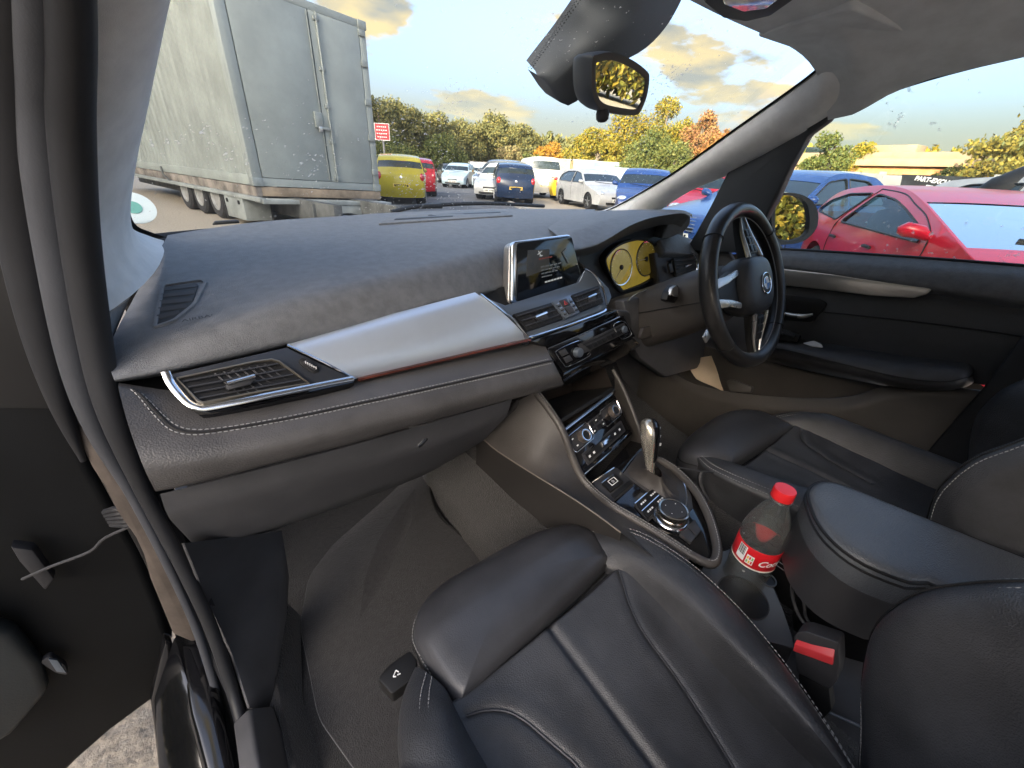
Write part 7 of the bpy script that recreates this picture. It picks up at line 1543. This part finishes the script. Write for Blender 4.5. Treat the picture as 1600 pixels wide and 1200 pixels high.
car('yellow_saloon', 'bright yellow car behind the white three-door hatchback', YEL2, 'saloon', 4.4, 1.76, (16.47, 14.5, 0.7626)[:2], (.80, -.6), detail=0)
car('pale_pickup', 'pale blue-grey off-roader behind the yellow car', PALEB, 'van', 4.4, 1.75, (21.89, 18.23, 0.9766)[:2], (-.9, .43), detail=0, hs=.92)
car('blue_hatchback', 'blue hatchback facing the camera, right of the white one', BLUE, 'hatch', 4.1, 1.75, (12.2, 8.6), (-.80, -.60), detail=1)
car('red_saloon', 'red car facing the camera, seen through the small quarter window', REDP, 'hatch', 4.2, 1.78, (11.2, 5.9), (-.86, -.50), detail=1)
A4 = car('blue_saloon', 'blue car with four rings on its grille, low in the quarter window', BLUE, 'saloon', 4.6, 1.82, (8.13, 2.75), (-.97, .25), detail=1)
C1 = car('red_city_car', 'bright red small hatchback close by, outside the driver window', REDP, 'mini', 4.0, 1.72, (4.72, -.17), (-.826, -.564), glass=PALEGLASS, detail=2, sub=8)
car('silver_estate', 'silver estate with tinted windows parked along the white fence', SLV, 'suv', 4.6, 1.82, (14.89, 4.722, 1.35)[:2], (-.25, .97), detail=1)
car('white_city_car', 'white car at the right edge, beyond the bonnet of the near red hatchback', WHT, 'hatch', 4.0, 1.75, (8.4, -.7), (-.7, -.72), detail=1)
# ring badge and plate of the pale blue car
def rings():
    fr = V((-.97, .25, 0)).normalized(); rt = V((fr.y, -fr.x, 0)); o = V((8.13, 2.75, 0)) + fr * (.503 * 4.6 + .13)
    for k in range(4):
        c = o + V((0, 0, .60)) + rt * (-.135 + .09 * k); a = rt; b = V((0, 0, 1))
        pts = [c + a * .058 * math.cos(R(t)) + b * .058 * math.sin(R(t)) for t in range(0, 361, 20)]; v, q = tube_g(pts, .008, 6)
        m = mesh('ring_badge', v, q, CHROME, None); m.parent = A4; m.matrix_parent_inverse = (Matrix.Translation(A4.location) @ A4.rotation_euler.to_matrix().to_4x4()).inverted()
    for z in (.50, .55, .60, .65, .70):
        v, q = tube_g([o + V((0, 0, z)) + rt * -.38, o + V((0, 0, z)) + rt * .38], .007, 5)
        m = mesh('grille_bar', v, q, CHROME, None); m.parent = A4; m.matrix_parent_inverse = (Matrix.Translation(A4.location) @ A4.rotation_euler.to_matrix().to_4x4()).inverted()
rings()
# black roof box on the far right
def roofbox():
    f = thing('roof_box', 'black covered roof box at the right edge of the side window', 'roof box', (8.4, 0.045, 1.291))
    o = V((8.4, -0.3108, 1.432)); rows = []
    for t, w, h in ((-1, .1, .05), (-.9, .4, .16), (-.6, .55, .24), (0, .6, .28), (.6, .55, .24), (.9, .4, .12), (1, .1, .04)):
        rows.append([o + V((.4 * math.cos(a) * w, t * .75, -.15 + h * max(0, math.sin(a)) * 1.3)) for a in [math.pi * k / 10 for k in range(11)]])
    vs, fs = grid(rows); mesh('box_shell', vs, fs, BLACKP, f)
roofbox()

# ------------------------------------------------------------------ fences, cabins, banner, building
def bwall(name, label, cat, a, b, z0, z1, m, posts=0, pm=None, thick=.08, planks=0, group=None):
    a, b = V(a), V(b); d = (b - a); L = d.length; d.normalize(); n = V((d.y, -d.x, 0)); f = thing(name, label, cat, (a + b) / 2, group)
    def bx(nm, t0, t1, zz0, zz1, o0, o1, mm):
        vs = [a + d * t + n * o + V((0, 0, z)) for t in (t0, t1) for o in (o0, o1) for z in (zz0, zz1)]
        return mesh(nm, vs, [(0, 1, 3, 2), (4, 6, 7, 5), (0, 4, 5, 1), (2, 3, 7, 6), (0, 2, 6, 4), (1, 5, 7, 3)], mm, f, smooth=False)
    k = planks or 1
    for i in range(k): bx('panel', L * i / k + .01, L * (i + 1) / k - .01, z0, z1 + (random.uniform(-.03, .03) if planks else 0), -thick / 2, thick / 2, m)
    for i in range(posts): t = L * i / max(1, posts - 1); bx('post', t - .05, t + .05, 0, z1 + .06, -thick * .9, thick * .9, pm or m)
    return f, a, d, n
timber = mat('fence_timber', (.17, .13, .10), .85, var=.3, vscale=3); pale = mat('white_hoarding', (.40, .40, .385), .6, var=.1, vscale=1.5)
bwall('timber_fence', 'brown timber fence along the back of the yard below the trees', 'fence', (21.56, 45.85, 1.054)[:2] + (0,), (40.39, 42.18, 1.44)[:2] + (0,), 0, 2.0, timber, 14, timber, planks=26)
bwall('timber_fence', 'brown timber fence carrying on to the right behind the cabins', 'fence', (39.13, 40.3, 1.451)[:2] + (0,), (42.25, 22.95, 1.471)[:2] + (0,), 0, 2.0, timber, 10, timber, planks=20)
cream = mat('cabin_cream', (.27, .22, .14), .7, var=.12, vscale=2); tan = mat('cabin_tan', (.22, .19, .15), .7, var=.12, vscale=2); nav = mat('cabin_blue', (.06, .10, .15), .6, var=.15, vscale=2); gry = mat('cabin_white', (.27, .28, .275), .6, var=.1)
def cabin(label, c, sx, sy, h, ang, m, win=True):
    f = thing('site_cabin', label, 'cabin', (c[0], c[1], 0), 'site cabins'); rot = Matrix.Rotation(R(ang), 3, 'Z')
    def b(nm, o, s, mm, bv=.02): vs, fs = box_g((0, 0, 0), s); vs = [rot @ (v + V(o)) + V((c[0], c[1], 0)) for v in vs]; return mesh(nm, vs, fs, mm, f, bevel=bv)
    b('cabin_shell', (0, 0, h / 2), (sx, sy, h), m); b('roof_edge', (0, 0, h + .04), (sx + .1, sy + .1, .09), gry)
    for k in range(int(sx // .6)): b('wall_rib', (-sx / 2 + .3 + k * .6, -sy / 2 - .02, h / 2), (.05, .05, h * .92), m, .008)
    if win:
        w = b('window', (-sx * .22, -sy / 2 - .03, h * .62), (.9, .06, .7), DARKGLASS, .01); b('door', (sx * .28, -sy / 2 - .03, h * .42), (.85, .06, 1.9), gry, .01)
cabin('cream site cabin glowing in the sun, right of the orange tree', (36.74, 36.24, 1.228)[:2], 5.2, 2.5, 2.55, 18, cream)
cabin('tan site cabin between the cream cabin and the dark blue one', (35.99, 32.44, 1.218)[:2], 4.0, 2.5, 2.5, 20, tan, False)
cabin('dark blue steel cabin at the right end of the cabins', (34.89, 28.88, 1.147)[:2], 3.4, 2.5, 2.35, 24, nav, False)
cabin('white site cabin with green boards at the far left of the yard', (26.54, 47.63, 1.107)[:2], 6.0, 2.5, 2.7, 28, gry)
# white hoarding with the banner
hx = 13.0
_, a, d, n = bwall('white_hoarding', 'white hoarding panels along the right side of the yard', 'fence', (15.2, 9.0, 0), (12.2, -5.5, 0), 0, 1.60, pale, 8, pale, planks=7)
def banner():
    q = Quad((12.9, 2.108, 1.266), (12.4, 0.0637, 1.071), (12.4, 0.4051, 1.564), (12.9, 2.203, 1.593))
    f = thing('banner', 'black banner reading PART-EXCHANGE WELCOME FINANCE AVAILABLE on the hoarding', 'banner', q(.5, 0))
    rows = [[q(i / 20, j / 6, .02 + .012 * math.sin(i * 1.1 + j)) for i in range(21)] for j in range(7)]
    vs, fs = grid(rows); mesh('cloth', vs, fs, mat('banner_cloth', (.035, .04, .045), .6, var=.15), f)
    ux = (q(1, .5) - q(0, .5)).normalized(); uy = V((0, 0, 1)); wm = mat('banner_white', (.75, .76, .76), .6)
    hgt = (q(0, 1) - q(0, 0)).length; wid = (q(1, .5) - q(0, .5)).length
    o1 = q(.53, .66, .05); o2 = q(.53, .30, .05)
    for nm, tx, o, sc in (('banner_lettering', 'PART-EXCHANGE WELCOME', o1, .78), ('banner_lettering', 'FINANCE AVAILABLE', o2, .62)):
        vs, fs = text_g(tx, o, ux, uy, hgt * .36, bold=.006, shear=.2); w0 = max((v - o).dot(ux) for v in vs) - min((v - o).dot(ux) for v in vs); k = wid * sc / w0
        vs = [o + ux * (v - o).dot(ux) * k + uy * (v - o).dot(uy) for v in vs]; mesh(nm, vs, fs, wm, f, smooth=False)
banner()
def building():
    f = thing('low_building', 'long low building with orange brick wall and flat pale roof beyond the hedge', 'building', (44, 12, 0))
    brick = mat('orange_brick', (.42, .20, .09), .85, var=.2, vscale=2); ren = mat('pale_render', (.24, .18, .12), .8, var=.1, vscale=1); roofm = mat('pale_roof', (.20, .155, .11), .7, var=.12, vscale=1)
    a, b = V((46, 17.5, 0)), V((43, 1.0, 0)); d = (b - a); L = d.length; d.normalize(); n = V((-d.y, d.x, 0)); n = n if n.x < 0 else -n
    def bx(nm, t0, t1, z0, z1, o0, o1, mm, par=None):
        vs = [a + d * t + n * o + V((0, 0, z)) for t in (t0, t1) for o in (o0, o1) for z in (z0, z1)]
        return mesh(nm, vs, [(0, 1, 3, 2), (4, 6, 7, 5), (0, 4, 5, 1), (2, 3, 7, 6), (0, 2, 6, 4), (1, 5, 7, 3)], mm, par or f, bevel=.02)
    wl = bx('wall', 0, L, 0, 3.0, -6, 0, brick); bx('wall_band', 0, 3.5, 0, 3.05, -5.9, .06, ren); bx('fascia', -.5, L + .5, 3.05, 3.55, -6.5, .5, ren); r = bx('roof', -.3, L + .3, 3.55, 4.0, -6, .2, roofm)
    bx('skylight', 1.2, 2.6, 4.0, 4.5, -2, -.6, DARKGLASS, r); bx('roof_plant', 6, 9, 4.0, 4.6, -3, -1.4, roofm, r)
    for k in range(6): t = 4.2 + k * 2.1; w = bx('window', t, t + 1.3, 1.3, 2.5, -.02, .03, DARKGLASS); bx('sill', t - .1, t + 1.4, 1.18, 1.28, -.02, .1, ren, w)
building()
# ------------------------------------------------------------------ trees and hedges
def leafmat(name, cols, trans=.25):
    if name in MATS: return MATS[name]
    m = bpy.data.materials.new(name); m.use_nodes = True; nt = m.node_tree; n = nt.nodes; l = nt.links; b = n['Principled BSDF']
    g = n.new('ShaderNodeNewGeometry'); cr = n.new('ShaderNodeValToRGB'); el = cr.color_ramp.elements
    while len(el) < len(cols): el.new(.5)
    for i, c in enumerate(cols): el[i].position = i / (len(cols) - 1); el[i].color = (*c, 1)
    l.new(g.outputs['Random Per Island'], cr.inputs[0]); l.new(cr.outputs[0], b.inputs['Base Color']); b.inputs['Roughness'].default_value = .6; b.inputs['Specular IOR Level'].default_value = .25
    tr = n.new('ShaderNodeBsdfTranslucent'); l.new(cr.outputs[0], tr.inputs[0]); mx = n.new('ShaderNodeMixShader'); mx.inputs[0].default_value = trans
    l.new(b.outputs[0], mx.inputs[1]); l.new(tr.outputs[0], mx.inputs[2]); l.new(mx.outputs[0], n['Material Output'].inputs[0]); MATS[name] = m; return m
BARK = mat('bark', (.09, .075, .06), .9, var=.3, vscale=6, bump=('noise', 18, .6, .03))
OLIVE = leafmat('olive_leaves', [(.085, .095, .045), (.115, .125, .052), (.145, .14, .05), (.18, .15, .045)])
GOLD = leafmat('gold_leaves', [(.085, .10, .02), (.15, .145, .02), (.21, .17, .02), (.25, .17, .02)])
ORANGE = leafmat('orange_leaves', [(.24, .115, .015), (.31, .16, .02), (.33, .20, .03)])
RUSSET = leafmat('russet_leaves', [(.14, .07, .035), (.22, .10, .05), (.26, .15, .05), (.12, .10, .04)])
GREEN = leafmat('green_leaves', [(.05, .075, .025), (.085, .105, .03), (.13, .13, .035)])
SPRUCE = leafmat('spruce_leaves', [(.07, .085, .03), (.15, .13, .03), (.22, .17, .03)])
PALEG = leafmat('pale_leaves', [(.13, .13, .06), (.19, .17, .08), (.22, .16, .08)])
def leaf_quads(pts, size, flat=.0):
    vs, fs = [], []
    for p in pts:
        s = size * random.uniform(.6, 1.35); a = V((random.gauss(0, 1), random.gauss(0, 1), random.gauss(0, 1) * .7)).normalized(); b = a.orthogonal().normalized(); b.rotate(Matrix.Rotation(random.uniform(0, 6.28), 3, a))
        c = a.cross(b); k = len(vs); vs += [p + b * s, p + c * s * .55, p - b * s, p - c * s * .55]; fs.append((k, k + 1, k + 2, k + 3))
    return vs, fs
def tree(label, x, y, h, rad, m, n=2600, leaf=.22, trunk=.25, shape='round', group='trees round the yard', name='tree', base=.12):
    f = thing(name, label, 'tree', (x, y, 0), group); rs = random.Random(int(x * 131 + y * 17))
    random.seed(int(x * 311 + y * 7))
    o = V((x, y, 0)); tr = [o + V((0, 0, -.1)), o + V((.05 * h * rs.uniform(-.3, .3), 0, h * .3)), o + V((.08 * h * rs.uniform(-.4, .4), .04 * h * rs.uniform(-.4, .4), h * .62)), o + V((0, 0, h * .9))]
    g = [tube_g(catmull(tr, 4), [lerp(trunk, .03, i / 12) for i in range(13)], 7)]
    blobs = []
    nb = 13 if shape == 'round' else 20
    for k in range(nb):
        if shape == 'spruce':
            t = (k + .5) / nb; z = h * lerp(.06, .97, t); r = rad * (1 - t) ** .9 * rs.uniform(.75, 1.1) + .12
            for q in range(3):
                a = rs.uniform(0, 6.28); blobs.append((o + V((math.cos(a) * r * .55, math.sin(a) * r * .55, z)), r * .55 + .1, h * .05))
        else:
            a = rs.uniform(0, 6.28); t = rs.random(); z = h * lerp(base + .18, .9, t); rr = rad * (1 - abs(t - .42) ** 1.6 * 1.5) * rs.uniform(.35, .85)
            c = o + V((math.cos(a) * rr, math.sin(a) * rr, z)); br = rad * rs.uniform(.30, .52); blobs.append((c, br, br * rs.uniform(.7, 1.0)))
            s = tr[1].lerp(tr[2], min(1, t)); g.append(tube_g([s, s.lerp(c, .5) + V((0, 0, .1)), c], [trunk * .35, trunk * .2, .03], 5))
    vs, fs = merge(*g); mesh('trunk', vs, fs, BARK, f)
    pts = []; tot = sum(b[1] ** 2 for b in blobs)
    for c, r, rz in blobs:
        for k in range(int(n * r * r / tot)):
            d = V((random.gauss(0, 1), random.gauss(0, 1), random.gauss(0, 1))).normalized() * (random.random() ** .33) * random.uniform(.75, 1.12)
            p = c + V((d.x * r, d.y * r, d.z * rz))
            if noise.noise(p * (1.3 / max(.5, rad * .35))) > -.28 and p.z > .05: pts.append(p)
    vs, fs = leaf_quads(pts, leaf); mesh('crown', vs, fs, m, f, smooth=False); return f
def T_(label, pt, h, rad, m, **k): return tree(label, pt[0], pt[1], h, rad, m, **k)

tree('tall olive tree with sunlit top right behind the container', 16.89, 42.22, 6.80, 2.57, OLIVE, n=12923, leaf=0.107, shape='round')
tree('broad olive tree left of the bank behind the yellow hatchback', 20.35, 43.71, 6.82, 3.16, OLIVE, n=16547, leaf=0.113, shape='round')
tree('olive tree in the left bank above the red hatchback', 24.78, 45.87, 6.57, 3.24, OLIVE, n=17035, leaf=0.119, shape='round')
tree('olive tree with pale lower boughs in the middle of the left bank', 28.90, 46.84, 6.76, 3.21, OLIVE, n=16892, leaf=0.124, shape='round')
tree('golden topped olive tree above the far white van', 33.33, 47.58, 7.06, 3.65, OLIVE, n=19681, leaf=0.128, shape='round')
tree('rounded dark olive tree at the right end of the left bank', 36.54, 46.46, 6.66, 3.47, OLIVE, n=18526, leaf=0.130, shape='round')
tree('small olive tree sloping down towards the orange tree', 38.70, 44.75, 5.30, 2.48, OLIVE, n=12374, leaf=0.130, shape='round')
tree('low green bush under the left bank by the notice sign', 16.26, 37.06, 3.20, 1.98, GREEN, n=9465, leaf=0.101, shape='round')
tree('low green bush under the left bank above the red hatchback', 21.39, 38.66, 3.26, 2.57, GREEN, n=12923, leaf=0.107, shape='round')
tree('pale brown bush before the dark trees above the lane', 30.74, 39.74, 3.96, 1.44, PALEG, n=6820, leaf=0.117, shape='round')
tree('low green bush left of the orange tree', 32.47, 38.38, 3.10, 1.69, GREEN, n=7808, leaf=0.117, shape='round')
tree('bright orange autumn tree left of the cabins', 35.01, 37.78, 4.37, 1.99, ORANGE, n=9473, leaf=0.119, shape='round')
tree('green and gold tree just right of the orange tree', 36.79, 34.97, 5.35, 2.11, GOLD, n=10204, leaf=0.117, shape='round')
tree('golden tree with orange foot below the mirror', 36.54, 32.34, 5.76, 2.42, GOLD, n=12041, leaf=0.115, shape='round')
tree('tall golden tree right under the rear view mirror', 37.11, 29.07, 6.95, 2.89, GOLD, n=14886, leaf=0.111, shape='round')
tree('tallest golden tree right of the mirror', 37.92, 25.61, 7.92, 3.12, GOLD, n=16313, leaf=0.107, shape='round')
tree('dense green gold tree below the tallest golden one', 34.10, 24.39, 4.84, 2.72, GREEN, n=13814, leaf=0.104, shape='round')
tree('olive bush low beside the windscreen pillar', 33.20, 20.87, 3.57, 2.19, GREEN, n=10633, leaf=0.098, shape='round')
tree('russet tree with thin top branches by the windscreen pillar', 36.54, 21.05, 6.46, 1.98, RUSSET, n=9465, leaf=0.101, shape='round')
tree('thin russet tree half behind the windscreen pillar', 36.18, 18.51, 5.09, 1.56, RUSSET, n=7100, leaf=0.098, shape='round')
tree('loose green tree beside the pillar in the driver window', 32.82, 9.87, 4.41, 1.67, GREEN, n=7705, leaf=0.086, shape='round')
tree('gold bush left of the low building', 45.11, 11.46, 4.73, 1.87, GOLD, n=8836, leaf=0.098, shape='round')
tree('big golden conifer at the right edge of the driver window', 38.00, 1.55, 10.6, 4.4, SPRUCE, n=17000, leaf=0.120, shape='spruce')
tree('golden conifer partly behind the biggest conifer', 47.99, 3.54, 7.14, 1.93, SPRUCE, n=9147, leaf=0.092, shape='spruce')
def hedge(label, a, b, h, w, m, n, leaf=.2, name='hedge', group=None, kind=None):
    a, b = V(a), V(b); d = b - a; pts = []; random.seed(5)
    for k in range(n):
        t = random.random(); p = a + d * t; nrm = V((d.y, -d.x, 0)).normalized(); hh = h * (.8 + .25 * noise.noise(p * .35) + .12 * noise.noise(p * 1.3))
        e = random.uniform(-1, 1); z = hh * (1 - abs(e) ** 2.5 * .6) * (random.random() ** .45); pts.append(p + nrm * e * w / 2 + V((0, 0, z + .1)))
    vs, fs = leaf_quads(pts, leaf); o = mesh(name, vs, fs, m, smooth=False)
    if kind: o['kind'] = kind
    else:
        f = thing(name, label, 'hedge', (a + b) / 2, group); o.name = 'foliage'; o.parent = f; o.matrix_parent_inverse = Matrix.Translation(f.location).inverted()
        g = [tube_g([a + d * t, a + d * t + V((.1, 0, h * .5))], [.07, .03], 5) for t in [i / 12 for i in range(13)]]; vs, fs = merge(*g); mesh('stems', vs, fs, BARK, f)
    return o
hedge('rounded olive hedge behind the banner at the right', (44.05, 6.65, 0), (35.16, -0.45, 0), 3.3, 3.4, GREEN, 20000, .10)
hedge('sunlit gold hedge between the low building and the olive hedge', (56.94, 10.59, 0), (52.65, 4.10, 0), 3.8, 4.0, GOLD, 16000, .14)
hedge('', (112.3, 44.5, 0), (135.5, -2.0, 0), 11, 10, GOLD, 16000, .6, name='far_wood', kind='stuff')
hedge('', (26.5, 77.0, 0), (69.2, 32.0, 0), 8, 8, OLIVE, 26000, .4, name='far_scrub', kind='stuff')
# unseen wood added on the sunset side to shade the cars and left tree bank
hedge('', (-26, -75, 0), (-27, 22, 0), 15, 10, OLIVE, 60000, 1.0, name='unseen_shade_wood', kind='stuff')
hedge('', (-27, 18, 0), (-20, 60, 0), 22, 10, OLIVE, 40000, 1.1, name='unseen_shade_wood', kind='stuff')
hedge('', (14, -40, 0), (40, -14, 0), 6, 8, GOLD, 30000, .3, name='orange_wood', kind='stuff')

bpy.context.view_layer.update()
